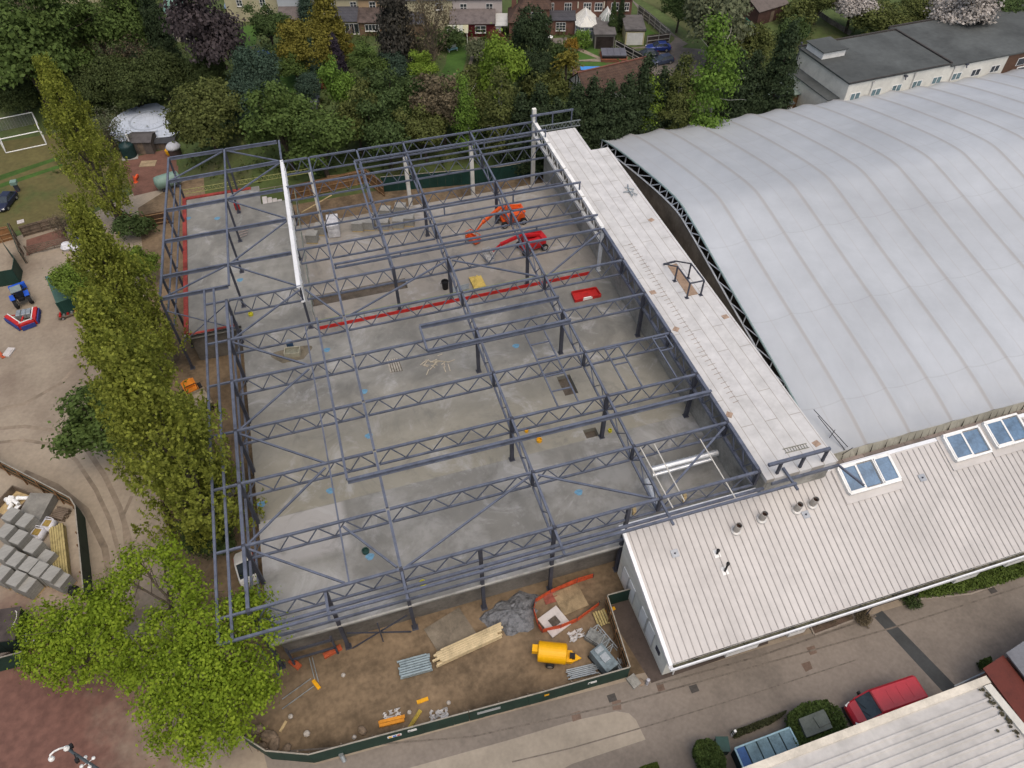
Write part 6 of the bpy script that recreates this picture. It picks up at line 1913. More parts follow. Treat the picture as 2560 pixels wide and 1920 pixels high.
mb.build('mesh_strip', OMM, t, w=1)
for p in pts: MB().tube(p, p + Vector((0, 0, 1.0)), .03, n=5).build('stake', STEELD, t, w=1)
p = g(2, 3, 505, 205, GZ); o = MB().box(-1.25, -1.15, .03, 1.25, 1.15, .1).box(-1.2, -.06, .1, 1.2, .06, .14).build('cover_board', mat('worn_ply_cover', (.29, .22, .13), .9, .2, 1.2, stain=.2)); o.location = p; o.rotation_euler = (0, 0, .12); tag(o, 'square plywood cover board inside the orange mesh', 'board')
p = g(2, 3, 365, 400, GZ); t = thing('manhole_ring', 'pale concrete manhole cover slab with a square opening', 'manhole slab', p, .35)
mb = MB()
for a_ in ((-1.05, -1.05, 1.05, -.42), (-1.05, .42, 1.05, 1.05), (-1.05, -.42, -.42, .42), (.42, -.42, 1.05, .42)): mb.box(a_[0], a_[1], .05, a_[2], a_[3], .22)
mb.build('slab', mat('pale_precast', (.48, .45, .43), .85, .1, 1), t); MB().box(-.44, -.44, .04, .44, .44, .10).build('opening', mat('dark_pit_floor', (0, 0, 0)), t)  # opening is a dark plate, coloured as the shade down the shaft
for x, y, lb in ((335, 190, 'dull red board lying by the plywood cover'),):
    o = MB().box(-.65, -.5, .03, .65, .5, .09).box(-.6, -.04, .09, .6, .04, .13).build('red_board', mat('dull_red_board', (.24, .07, .05), .8, .2, 2)); o.location = g(2, 3, x, y); tag(o, lb, 'board')
# gravel heap on the soil
hp = MB(); rng = np.random.default_rng(8); c = (g(1, 3, 2160, 340) + g(2, 3, 60, 320)) / 2
nr_, na = 9, 26; hv = [(0, 0, .75)]
for i in range(1, nr_ + 1):
    for k in range(na):
        r = i / nr_ * (2.3 + .35 * math.sin(k * .7) + .25 * math.sin(k * 1.9)); a_ = k / na * 6.283
        hv.append((r * math.cos(a_) * 1.15, r * math.sin(a_) * .8, max(0, .75 * (1 - (i / nr_) ** 1.5)) + (rng.normal(0, .05) if i < nr_ else -.05)))
hf = [(0, 1 + k, 1 + (k + 1) % na) for k in range(na)] + [(1 + i * na + k, 1 + (i + 1) * na + k, 1 + (i + 1) * na + (k + 1) % na, 1 + i * na + (k + 1) % na) for i in range(nr_ - 1) for k in range(na)]
o = hp.add(hv, hf).build('gravel_heap', mat('bluish_gravel', (.16, .165, .175), .95, .3, 2.5, bump=1), smooth=False); o.location = c; o.rotation_euler = (0, 0, .2); tag(o, 'low heap of blue grey gravel beside the deck wall', 'gravel heap')
# small things on the soil
def slabthing(name, label, cat, c, w_, d_, h_, rz, m, z=GZ, group=None, extra=None):
    mb = MB().box(-w_ / 2, -d_ / 2, 0, w_ / 2, d_ / 2, h_)
    if extra: extra(mb)
    o = mb.build(name, m); o.location = (c.x, c.y, z + .004); o.rotation_euler = (0, 0, rz); return tag(o, label, cat, group)


foot = lambda mb: mb.box(-.3, -.11, .12, -.08, .11, .17).box(.12, -.11, .12, .34, .11, .17)
slabthing('barrier_foot', 'yellow rubber fence foot lying on the soil', 'fence foot', g(1, 3, 1440, 1078), .95, .3, .12, .05, YELLOW, extra=foot)
slabthing('barrier_foot', 'yellow rubber fence foot under the fallen fence panel', 'fence foot', g(1, 3, 522, 940), .95, .3, .12, -1.1, YELLOW, extra=foot)
slabthing('barrier_foot', 'yellow rubber fence foot on the brown paving beside the gable', 'fence foot', g(2, 3, 850, 295), .9, .3, .12, .1, YELLOW, extra=foot)
slabthing('orange_trough', 'red orange trough block by the deck columns', 'barrier block', g(1, 3, 665, 660), 1.6, .45, .3, .25, mat('red_orange_block', (.42, .09, .035), .7, .15, 2), extra=lambda mb: mb.box(-.7, -.12, .3, .7, .12, .38))
slabthing('orange_trough', 'red orange trough block at the corner of the deck', 'barrier block', g(1, 3, 340, 765), 1.1, .5, .3, -.9, mat('red_orange_block', (0, 0, 0)), extra=lambda mb: mb.box(-.45, -.12, .3, .45, .12, .38))
slabthing('yellow_beam', 'dull yellow board beside the orange barrier boards', 'board', g(1, 3, 1375, 1240), 1.6, .3, .15, .75, mat('dull_yellow', (.38, .28, .05), .8, .2, 2), extra=lambda mb: mb.box(-.7, -.05, .15, .7, .05, .2))
slabthing('concrete_pad', 'pale concrete pad in the soil beside the long timber beams', 'concrete pad', g(1, 3, 1690, 500), 3.6, 3.4, .08, .3, mat('soil_stained_concrete', (.20, .17, .13), .92, .15, .8, stain=.2), extra=lambda mb: mb.box(.2, -1.2, .08, 1.5, .6, .1))
p = g(1, 3, 450, 900)
t = thing('fence_panel', 'fallen wire fence panel lying on the soil', 'fence panel', p)
for a, b_ in (((225, 1065), (475, 885)), ((225, 1150), (500, 950)), ((460, 705), (510, 905)), ((485, 700), (540, 915))):
    MB().tube(g(1, 3, *a, GZ + .08), g(1, 3, *b_, GZ + .08), .045, n=6).build('rail', GALV, t, w=1)
o = MB().path([g(1, 3, 10, 590, GZ + .1), g(1, 3, 90, 720, GZ + .12), g(1, 3, 210, 870, GZ + .1)], .09).build('drain_pipe', mat('blue_grey_pipe', (.10, .15, .18), .5, .15, 1)); tag(o, 'blue grey drain pipe bending round the deck corner', 'pipe')
o = MB().tube(g(1, 3, 735, 1545, GZ + .5), g(1, 3, 765, 1600, GZ), .17, n=10).tube(g(1, 3, 735, 1545, GZ + .5), g(1, 3, 733, 1541, GZ + .56), .19, n=10).build('bollard', GALV); tag(o, 'grey leaning bollard outside the front hoarding', 'bollard')
for k, (x, y, s) in enumerate(((440, 1365, .28), (1325, 1180, .2), (755, 858, .2), (1665, 1097, .2), (300, 1215, .22), (850, 1395, .2))):
    o = MB().lathe([(.1, 0), (s, s * .3), (s * .8, s * .8), (.05, s * 1.05)], 7).build('pale_stone', mat('pale_stone', (.40, .37, .33), .9, .15, 3)); o.location = g(1, 3, x, y); tag(o, 'small pale stone lying on the bare front soil', 'stone', 'pale stones on the front soil')
for k, (x, y, s) in enumerate(((20, 1330, .55), (155, 1465, .75), (120, 1400, .8), (265, 1500, .5), (920, 1340, .45), (60, 1480, .5), (1390, 330, .4))):
    o = MB().lathe([(s * .7, 0), (s, s * .3), (s * .85, s * .6), (s * .3, s * .85)], 7).build('rubble_lump', mat('soil_rubble', (.22, .165, .115), .95, .25, 2)); o.location = g(1, 3, x, y); o.rotation_euler = (0, 0, k * 1.3); o.scale = (1, .7, 1); tag(o, 'rough brown rubble lump inside the curve of the front hoarding', 'rubble', 'rubble lumps on the front soil')
for c_, lb in ((g(1, 3, 1590, 1200), 'white torn plastic sheet beside the hoarding'), (g(2, 3, 560, 505), 'crumpled clear plastic wrapping near the bowser'), (g(1, 3, 1190, 1200), 'white plastic strip above the orange barrier boards')):
    rng = np.random.default_rng(int(abs(c_.x) * 10)); n = 9
    vs = [(i / n * 1.6 - .8 + rng.normal(0, .08), j / n * 1.0 - .5 + rng.normal(0, .08), .03 + abs(rng.normal(0, .11))) for j in range(n) for i in range(n)]
    fs = [(j * n + i, j * n + i + 1, (j + 1) * n + i + 1, (j + 1) * n + i) for j in range(n - 1) for i in range(n - 1) if rng.random() > .3]
    o = MB().add(vs, fs).build('plastic_sheet', mat('crumpled_plastic', (.45, .44, .43), .4, .15, 4)); o.location = c_; tag(o, lb, 'plastic sheet')

# ------------------------------------------------------------------ on the deck
a = [g(2, 1, 515, 865, .3), g(2, 1, 725, 825, .3), g(2, 1, 768, 890, .3), g(2, 1, 545, 938, .3)]
t = thing('red_skip_tray', 'shallow red steel tray with a white label on the deck', 'tray', (a[0].x, a[0].y, 0))
MB().prism([(p.x, p.y) for p in (a[3], a[2], a[1], a[0])], .02, .1).build('base', REDP, t, w=1)
for p, q in zip(a, a[1:] + a[:1]):
    MB().bar(Vector((p.x, p.y, .2)), Vector((q.x, q.y, .2)), .1, .4).build('side', REDP, t, w=1)
p, q = a[3].lerp(a[2], .3), a[3].lerp(a[2], .66); dn = Vector((.02, -.06, 0))
lbp = MB().bar(Vector((p.x, p.y, .22)) + dn, Vector((q.x, q.y, .22)) + dn, .02, .3).build('label_plate', WHITE, t, w=1)
MB().bar(Vector((p.x, p.y, .412)).lerp(Vector((q.x, q.y, .412)), .1), Vector((p.x, p.y, .412)).lerp(Vector((q.x, q.y, .412)), .9), .14, .02).build('label_strip', WHITE, t, w=1)
t = thing('red_kicker_board', 'long red toe board along the step in the deck', 'toe board', (-3, 36.6, 0))
for x0, x1 in ((-3.2, 8.0), (8.02, 19.0), (19.02, 29.6)):
    MB().bar((x0, 35.62, .24), (x1, 35.62, .24), .06, .46).build('board', REDP, t, w=1)
for x in np.arange(-3, 29, 2.6): MB().tube((x, 35.9, 0), (x, 35.9, 1.2), .03, n=5).build('post', mat('scaffold_green', (.22, .26, .10), .6, .15, 2), t, w=1)
MB().tube((-3, 35.94, 1.15), (29, 35.94, 1.15), .03, n=5).build('guard_rail', mat('scaffold_green', (0, 0, 0)), t, w=1)
t = thing('edge_guard', 'yellow green mesh guard rail along the rear edge of the wing deck', 'guard rail', (-17, 67, 0))
a, b_ = Vector((-17.4, 67.35, 0)), Vector((-.5, 67.6, 0))
for z in (.5, 1.15): MB().bar(a + Vector((0, 0, z)), b_ + Vector((0, 0, z)), .06).build('rail', mat('scaffold_yellow', (.32, .32, .12), .6, .15, 2), t, w=1)
mb = MB()
for k in range(27):
    p, q = a.lerp(b_, k / 27), a.lerp(b_, (k + .5) / 27); r_ = a.lerp(b_, (k + 1) / 27); mb.bar(p + Vector((0, 0, .5)), q + Vector((0, 0, 1.15)), .035); mb.bar(q + Vector((0, 0, 1.15)), r_ + Vector((0, 0, .5)), .035)
mb.build('mesh', mat('scaffold_yellow', (0, 0, 0)), t, w=1)
t = thing('scaffold_mesh', 'pale green scaffold mesh standing along the white wall girder', 'scaffold mesh', (-2.9, 50, 0))
MB().bar((-2.75, 61.5, 1.6), (-3.3, 37, 1.6), .04, .9).build('mesh_panel', mat('pale_green_mesh', (.28, .32, .26), .7, .25, 3), t, w=1)
for k in range(9): y = 61 - k * 3; MB().tube((-2.7 - .022 * (61 - y), y, 0), (-2.7 - .022 * (61 - y), y, 2.6), .04, n=6).build('standard', GALV, t, w=1)
# a flight of concrete steps in the wing's stair opening
t = thing('stair_flight', 'broken edge of pale steps in the opening of the wing deck', 'steps', (-5.5, 64.5, -1))
for k in range(6): MB().box(-7.3 + k * .62, 62.65 - .0, -.3 - k * .28, -6.7 + k * .62, 64.6, -.15 - k * .28).build('step', mat('pale_precast', (0, 0, 0)), t, w=1)
MB().bar((-7.4, 64.8, .9), (-3.6, 64.8, .9), .05).bar((-7.4, 64.8, .5), (-3.6, 64.8, .5), .05).bar((-5.4, 64.8, 0.02), (-5.4, 64.8, .9), .05).build('guard_rail', mat('pinkish_tube', (.30, .24, .21), .6, .1, 2), t, w=1)
p = G(595, 523, 0); t = thing('fire_point', 'small red fire point stand at a column of the wing', 'fire point', (p.x, p.y, 0)); MB().box(-.32, -.15, 0, .32, .15, 1.0).build('stand', REDP, t); MB().tube((-.12, -.28, .1), (-.12, -.28, .7), .09, n=10).tube((.16, -.28, .1), (.16, -.28, .7), .09, n=10).build('extinguisher', REDP, t)
p = G(724, 860, .5); t = thing('blue_drum', 'dark blue drum standing on the deck beside the mixing tub', 'drum', (p.x, p.y, 0)); MB().lathe([(.36, 0), (.38, .1), (.36, .45), (.38, .5), (.36, .9), (.33, .95)], 18).build('barrel', mat('drum_blue', (.03, .07, .14), .5, .15, 2), t); MB().lathe([(.32, .951), (.30, 1.0), (.05, 1.01)], 18).build('lid', GALV, t)
p = G(731, 880, .3); t = thing('mixing_tub', 'beige rectangular mixing tub beside the blue drum', 'tub', (p.x, p.y, 0), -.2); TB2 = mat('beige_tub', (.36, .34, .26), .7, .15, 2); mb = MB()
for a, b_ in (((-.8, -.5), (.8, -.5)), ((-.8, .5), (.8, .5))): mb.bar((*a, .3), (*b_, .3), .09, .6)
for x in (-.8, .8): mb.bar((x, -.45, .3), (x, .45, .3), .09, .6)
mb.box(-.8, -.5, .02, .8, .5, .08).build('shell', TB2, t); MB().box(-.74, -.44, .3, .74, .44, .36).build('mortar', mat('wet_mortar', (.20, .20, .15), .6, .2, 3), t)
o = MB().prism([(math.cos(a) * (2.0 + .5 * math.sin(3 * a)), math.sin(a) * (1.4 + .4 * math.cos(2 * a))) for a in np.linspace(0, 6.1, 26)], 0, .006).build('spill_patch', mat('muddy_spill', (.15, .13, .095), .9, .25, 1)); o.location = (p.x - .1, p.y - .1, .002); tag(o, kind='structure')
p = G(987, 934, 0); t = thing('black_pail', 'x', 'bucket', (p.x, p.y, 0)); bpy.data.objects.remove(t)
p = G(1113, 713, .5); t = thing('black_bin', 'round black bin standing on the deck near the yellow timber', 'bin', (p.x, p.y, 0)); MB().lathe([(.34, 0), (.42, 1.05), (.45, 1.05), (.45, 1.12), (.38, 1.12), (.34, .85), (.02, .85)], 18).build('tub', BLACK, t)
MB().bar((-.46, 0, 1.0), (-.52, 0, .8), .06).bar((.46, 0, 1.0), (.52, 0, .8), .06).build('handle', BLACK, t)
a = [g(1, 1, 1130, 1450, 0), g(1, 1, 1230, 1438, 0), g(1, 1, 1268, 1545, 0), g(1, 1, 1160, 1562, 0)]
t = thing('floor_grating', 'rusty slatted floor grating let into the deck', 'grating', (a[0].x, a[0].y, 0))
MB().prism([(p.x, p.y) for p in (a[3], a[2], a[1], a[0])], .004, .012).build('recess', mat('slot_shade', (.10, .085, .06), .9, .2, 2), t, w=1)  # flat dark sheet on the deck, painted as the shade between slats
for k in range(5):
    f0 = (k + .3) / 5; p, q = a[0].lerp(a[1], f0), a[3].lerp(a[2], f0); MB().bar(p + Vector((0, 0, .05)), q + Vector((0, 0, .05)), .17, .06).build('slat', mat('pale_slat', (.33, .31, .27), .8, .2, 2), t, w=1)
rng = np.random.default_rng(4); c = g(1, 1, 1565, 1485, 0)
for k in range(22):
    q = c + Vector((rng.normal(0, .75), rng.normal(0, .5), .03 + .02 * (k % 3))); an = rng.uniform(0, 3.1); L = rng.uniform(.2, .55); u_ = Vector((math.cos(an), math.sin(an), 0)) * L
    o = MB().bar(q - u_, q + u_, .09, .035).bar(q - u_ * .3 + Vector((0, 0, .03)), q + u_ * .4 + Vector((0, 0, .03)), .05, .02).build('timber_offcut', mat('pale_offcut', (.50, .44, .34), .8, .15, 3)); tag(o, 'pale timber offcut scattered on the middle of the deck', 'offcut', 'offcuts scattered on the deck')
rods('tube_pile', 'small pile of galvanised tubes next to the short yellow timber stack', 'tubes', [(g(1, 1, 1690, 830 + 12 * k, .1), g(1, 1, 1840, 790 + 12 * k, .1)) for k in range(5)], .01, GALV, .06)
rods('tube_pile', 'thin rods lying beside a column of the wing deck', 'rods', [(G(592 + 2 * k, 576 + 7 * k, 0), G(622 - k, 568 + 7 * k, 0)) for k in range(4)], .01, mat('mixed_rods', (.28, .22, .20), .6, .2, 2), .05)
# silver ducts
zd = 2.6
DU = mat('spiral_duct', (.62, .64, .66), .3, .08, 1, metal=.6)
t = thing('ventilation_duct', 'fat silver spiral duct hung across the near corner of the hall', 'duct', g(2, 2, 1200, 745, zd))
a, b_ = g(2, 2, 1200, 742, zd), g(2, 2, 1775, 592, zd); MB().tube(a, b_, .30, n=18).build('duct_run', DU, t, w=1)
def bands(a, b_, n, r):
    for k in range(n): p = a.lerp(b_, (k + .5) / n); u_ = (b_ - a).normalized() * .04; MB().tube(p - u_, p + u_, r, n=18).build('joint_band', DU, t, w=1)


bands(a, b_, 11, .325)
t = thing('ventilation_duct', 'thin silver duct beside the fat spiral one', 'duct', g(2, 2, 1215, 790, zd))
a, b_ = g(2, 2, 1215, 790, zd), g(2, 2, 1725, 650, zd); MB().tube(a, b_, .17, n=14).build('duct_run', DU, t, w=1)
bands(a, b_, 8, .19)
t = thing('ventilation_duct', 'silver duct running along the third longitudinal truss', 'duct', g(2, 2, 1165, 830, 2.0))
a, b_ = g(2, 2, 1165, 830, 2.0), g(2, 2, 1255, 1085, 2.0); MB().tube(a, b_, .30, n=16).build('duct_run', DU, t, w=1)
bands(a, b_, 6, .325)
for k, (a, b_, lb) in enumerate((((1110, 550), (1390, 1070), 'white cable nearest the third longitudinal truss'), ((1230, 520), (1490, 1010), 'white cable in the middle of the duct corner'), ((1625, 475), (1930, 985), 'white cable nearest the flat roof strip'))):
    o = MB().tube(g(2, 2, *a, H - .1), g(2, 2, *b_, H - .1), .055, n=6).build('suspended_cable', mat('white_cable', (.55, .53, .48), .6, .1, 2)); tag(o, lb, 'cable', 'cables strung over the near hall corner')
for x, y, lb in ((1482, 1010, 'tan timber block on the front truss right of the third column line'), (1050, 1130, 'tan timber block on the front truss near the gable')):
    o = MB().box(-.12, -.12, 0, .12, .12, .7).box(-.2, -.1, .7, .1, .1, 1.0).build('timber_block', TIMBER); o.location = g(2, 2, x, y, 4.5); tag(o, lb, 'timber block')
for px, py, lb, m_, s in ((1316, 1077, 'yellow capped pipe stub beside the square pit', YELLOW, .2), (1348, 1101, 'yellow ring stub under the raised beam', YELLOW, .28), (1525, 1077, 'yellow green pipe stub beside the square pit', mat('lime_cap', (.45, .42, .03), .5, .1, 2), .2), (1057, 1459, 'round yellow pipe mouth near the front edge of the deck', mat('lime_cap', (0, 0, 0)), .3), (627, 786, 'yellow capped stub at the corner of the wing', mat('lime_cap', (0, 0, 0)), .28), (914, 1378, 'dark green pipe mouth in the damp front bay', DGREEN, .32)):
    p = G(px, py, .1)
    o = MB().lathe([(s, 0), (s, .28), (s * .8, .28), (s * .75, .05)], 14).build('pipe_stub', m_); o.location = (p.x, p.y, .003); tag(o, lb, 'pipe stub', 'pipe stubs in the deck')
o = None
BLS = mat('blue_spray_mark', (.12, .26, .38), .8, .2, 3)
for px, py in ((654, 1261), (922, 1090), (826, 1227), (910, 979), (1447, 1231), (817, 875), (470, 546), (543, 546), (600, 700), (925, 1392), (1290, 865)):
    p = G(px, py, 0); r_ = .38
    o = MB().prism([(math.cos(a) * r_ * (1 + .2 * math.sin(a * 3)), math.sin(a) * r_ * .9) for a in np.linspace(0, 5.9, 14)], 0, .004).build('spray_mark', BLS); o.location = (p.x, p.y, .003); tag(o, kind='structure')
# lean tie frames below the front edge
t = thing('bracing_frame', 'dark steel brace frame standing under the front edge of the deck', 'steel frame', (-9, .0, GZ))
for a, b_ in (((-10.4, -.1, GZ), (-10.4, -.1, -1.0)), ((-6.8, -.1, GZ), (-6.8, -.1, -1.0)), ((-10.4, -.1, -1.6), (-6.8, -.1, -1.6)), ((-10.4, -.1, -3.2), (-6.8, -.1, -3.2))): MB().bar(a, b_, .16).build('member', STEELD, t, w=1)
t = thing('bracing_frame', 'thin dark cross brace between two front columns of the deck', 'steel frame', (-3, .0, GZ))
for a, b_ in (((-5.5, -.05, GZ + .1), (-.4, -.05, -1.2)), ((-5.5, -.1, -1.2), (-.4, -.1, GZ + .1)), ((-2.9, -.2, GZ), (-2.9, -.2, -.8))): MB().bar(a, b_, .1).build('member', STEELD, t, w=1)
# ------------------------------------------------------------------ lower right: cabinet, skip, roof, brown building
p = [g(3, 3, 265, 1235, GZ + 1.7), g(3, 3, 480, 1150, GZ + 1.7), g(3, 3, 560, 1310, GZ + 1.7), g(3, 3, 335, 1395, GZ + 1.7)]
t = thing('utility_cabinet', 'grey green flat topped utility cabinet sunk in the clipped hedge', 'cabinet', (p[0].x, p[0].y, GZ))
MB().prism([(q.x, q.y) for q in (p[3], p[2], p[1], p[0])], GZ, GZ + 1.7).build('casing', mat('grey_green_cabinet', (.10, .115, .10), .6, .15, 1), t, w=1)
q = [p[1].lerp(p[0], .5).lerp(p[2].lerp(p[3], .5), .2), p[1].lerp(p[2], .15), p[2].lerp(p[1], .25), p[2].lerp(p[3], .55).lerp(p[1], .2)]
MB().prism([(a.x, a.y) for a in q[::-1]], GZ + 1.702, GZ + 1.78).build('lid', mat('grey_green_cabinet', (0, 0, 0)), t, w=1)
c = [g(2, 3, 1925, 1490, GZ + 1.5), g(3, 3, 185, 1310, GZ + 1.5), g(3, 3, 275, 1480, GZ + 1.5), g(2, 3, 2000, 1660, GZ + 1.5)]
t = thing('blue_recycling_skip', 'blue green container with compartment lids at the bottom of the photo', 'container', (c[0].x, c[0].y, GZ))
MB().prism([(a.x, a.y) for a in c[::-1]], GZ, GZ + 1.45).build('body', mat('dark_teal_body', (.012, .03, .032), .6, .15, 1), t, w=1)
rim = MB()
for a, b_ in zip(c, c[1:] + c[:1]): rim.bar(Vector((a.x, a.y, GZ + 1.5)), Vector((b_.x, b_.y, GZ + 1.5)), .12, .1)
rim.build('rim', mat('pale_blue_rim', (.30, .46, .52), .5, .1, 1), t, w=1)
for k in range(5):
    f0, f1 = (0, .17) if k == 0 else (.17 + (k - 1) * .2075, .17 + k * .2075)
    qs = [c[0].lerp(c[1], f0 + .012), c[0].lerp(c[1], f1 - .012), c[3].lerp(c[2], f1 - .012), c[3].lerp(c[2], f0 + .012)]
    z = GZ + 1.46 + .012 * (k % 2)
    m_ = mat('deep_blue_lid', (.035, .10, .26), .5, .12, 1) if k == 0 else mat('faded_blue_lid', (.17, .27, .31), .55, .18, .8, stain=.2)
    MB().prism([(a.x, a.y) for a in qs[::-1]], z - .04, z + .03).build('lid', m_, t, w=1)
slabthing('green_box', 'small green box behind the rounded clipped shrub', 'box', g(2, 3, 1810, 1470, GZ + .6), .9, 1.0, 1.1, -.3, DGREEN, extra=lambda mb: mb.box(-.5, -.55, 1.1, .5, .55, 1.16))
a = g(2, 3, 1925, 1345, GZ + 1); t = thing('marker_post', 'small white marker post with black bands at the roadside', 'marker post', (a.x, a.y, GZ)); MB().box(-.09, -.09, 0, .09, .09, 1.2).build('post', WHITE, t); MB().box(-.1, -.1, .5, .1, .1, .65).box(-.1, -.1, .85, .1, .1, 1.0).build('band', BLACK, t)
o = hedge('low_hedge', 'low dull green hedge along the roadside above the skip', [g(2, 3, 1890, 1360), g(2, 3, 2212, 1240), g(3, 3, 150, 1180), g(3, 3, 100, 1230), g(2, 3, 2212, 1290), g(2, 3, 1920, 1410)], .55, leafmat('dull_hedge', (.05, .055, .025)), 2500)
MBED = mat('bare_bed_soil', (.12, .085, .065), .95, .2, 1, coord='World')
sheet('planting_bed', [g(3, 3, 350, 440), g(3, 3, 400, 360), g(3, 3, 700, 300), g(3, 3, 745, 385), g(3, 3, 400, 510)], L4 + .006, MBED)
for k, (x, y, lb) in enumerate(((420, 430, 'left bare shrub in the small planting bed'), (540, 390, 'middle bare shrub in the small planting bed'), (650, 350, 'right bare shrub in the small planting bed'))):
    plant('twig', g(3, 3, x, y), .16, 'brown', lb, .7, k, 'bare shrubs in the planting bed')
kb = MB(); kp = [g(3, 3, 360, 430), g(3, 3, 398, 512), g(3, 3, 750, 378), g(3, 3, 712, 300)]
for a, b_ in zip(kp[:-1], kp[1:]): kb.bar(a + Vector((0, 0, .06)), b_ + Vector((0, 0, .06)), .14, .14)
tag(kb.build('bed_kerb', mat('pale_kerb', (.30, .26, .22), .9, .1, 2)), kind='structure')
kb = MB(); kp = [g(3, 3, 1290, 205), g(3, 3, 1740, 160), g(3, 3, 2010, 70), g(3, 3, 2300, -50)]
for a, b_ in zip(kp[:-1], kp[1:]): kb.bar(a + Vector((0, 0, .06)), b_ + Vector((0, 0, .06)), .14, .14)
tag(kb.build('kerb', mat('pale_kerb', (0, 0, 0))), kind='structure')
for x, y, lb in ((815, 370, 'small wilted shrub left of the dark road strip'), (1230, 240, 'dark shrub right of the entrance canopy')):
    plant('bush', g(3, 3, x, y), .4, 'brown' if x < 900 else 'deep', lb, .8, 0)
# near roof at the bottom right corner
zc = 1.0
A, B_, C_ = g(3, 3, 0, 1625, zc), g(3, 3, 1885, 908, zc), g(3, 3, 2212, 1330, zc)
ux = (B_ - A).normalized(); uy = Vector((ux.y, -ux.x, 0))
t = thing('near_shed', 'building with a pale ribbed roof at the bottom right corner', 'building', (B_.x, B_.y, GZ))
def T(x, y, z): v = B_ - ux * x + uy * y; return (v.x, v.y, z)
RF2 = mat('pale_ribbed_sheet', (.52, .50, .47), .55, .08, .3, coord='World', stain=.15, scale2=2)
W2, D2 = 34.0, 24.0
dz_ = .10
rf = MB(); rf.add([T(0, 0, zc), T(W2, 0, zc), T(W2, D2, zc + D2 * dz_), T(0, D2, zc + D2 * dz_)], [(0, 1, 2, 3), (3, 2, 1, 0)][:1]); roof2 = rf.build('roof', RF2, t, w=1)
rb2 = MB()
for k in range(1, 40):
    y = .55 + k * .62; rb2.bar(T(.9, y, zc + y * dz_ + .03), T(W2, y, zc + y * dz_ + .03), .16, .10)
rb2.build('roof_rib', RF2, roof2, w=1)
ed = MB(); ed.bar(T(-.2, -.05, zc + .04), T(W2, -.05, zc + .04), .55, .2); ed.build('eaves_trim', mat('stained_cream_trim', (.60, .55, .46), .6, .1, .7, stain=.15), t, w=1)
ed = MB(); ed.bar(T(.25, .3, zc + .12), T(.25, D2, zc + D2 * dz_ + .12), .62, .2); ed.build('verge_trim', mat('cream_verge', (.56, .54, .48), .6, .08, 1), t, w=1)
wl = MB()
for a, b_ in ((T(.3, .4, 0), T(W2, .4, 0)), (T(.3, .4, 0), T(.3, D2, 0))):
    wl.bar((a[0], a[1], (GZ + .9) / 2 - .05), (b_[0], b_[1], (GZ + .9) / 2 - .05), .2, .9 - GZ - .1)
wl.build('wall', mat('near_shed_wall', (.32, .30, .27), .8, .12, .8), t, w=1)
rng = np.random.default_rng(6)
ms = MB()
for k in range(120):
    y = rng.uniform(.4, 13); x = .62 + abs(rng.normal(0, .22)) + (rng.uniform(0, 1.2) if k % 9 == 0 else 0); s = rng.uniform(.05, .17)
    c = Vector(T(x, y, zc + y * dz_ + .10)); ms.add([c + Vector((math.cos(a) * s, math.sin(a) * s, rng.uniform(0, .05))) for a in (0, 1.3, 2.4, 3.6, 5.1)], [(0, 1, 2, 3, 4)])
tag(ms.build('moss', mat('dark_moss_litter', (.05, .045, .025), .95, .4, 5)), 'dark moss and leaf litter gathered along the verge of the near roof', 'moss', None, 'stuff')
# brown building at the right edge
zb = -.8
a, b_, c = g(3, 3, 1855, 800, zb), g(3, 3, 2030, 685, zb), g(3, 3, 2212, 1190, zb)
t = thing('brown_brick_building', 'dark red brown building with a grey roof at the right edge', 'building', (a.x, a.y, GZ))
v1_ = (b_ - a); v2_ = (g(3, 3, 2160, 1210, zb) - a)
e = [a, a + v2_ * 1.6, a + v2_ * 1.6 + v1_, b_]
MB().prism([(q.x, q.y) for q in e[::-1]][::-1], zb - .02, zb + .05).build('red_roof', mat('dark_red_sheet', (.105, .022, .014), .6, .12, .8), t, w=1)
cc = sum(e, Vector()) / 4
MB().prism([(cc.x + (q.x - cc.x) * .9, cc.y + (q.y - cc.y) * .9) for q in e], GZ, zb - .03).build('wall', BRICK, t, w=1)
e2 = [b_ + v1_ * .02, b_ + v2_ * 1.6 + v1_ * .02, b_ + v2_ * 1.6 + v1_ * 4, b_ + v1_ * 4]
MB().prism([(q.x, q.y) for q in e2], zb + .3, zb + .45).build('grey_roof', mat('slate_grey_sheet', (.15, .155, .17), .6, .1, .8), t, w=1)
c2_ = sum(e2, Vector()) / 4
MB().prism([(c2_.x + (q.x - c2_.x) * .92, c2_.y + (q.y - c2_.y) * .92) for q in e2], GZ, zb + .29).build('wall', BRICK, t, w=1)
o = MB().bar(g(3, 3, 1610, 950, GZ + 1), g(3, 3, 1870, 830, GZ + 1), .07).bar(g(3, 3, 1620, 950, GZ + .5), g(3, 3, 1870, 835, GZ + .5), .05).bar(g(3, 3, 1620, 950, GZ + .5), g(3, 3, 1612, 950, GZ + 1), .06).bar(g(3, 3, 1620, 975, GZ), g(3, 3, 1614, 950, GZ + 1), .06).bar(g(3, 3, 1870, 860, GZ), g(3, 3, 1865, 832, GZ + 1), .06).build('handrail', GALV); tag(o, 'galvanised handrail beside the brown building', 'handrail')
for k, (x, y) in enumerate(((1060, 915), (1115, 920))):
    pass
slabthing('planter_box', 'pale concrete drain box at the corner of the hoarding', 'drain box', g(2, 3, 1050, 915), .8, 1.0, .25, .3, CONC, extra=lambda mb: mb.box(-.28, -.35, .25, .28, .35, .3))
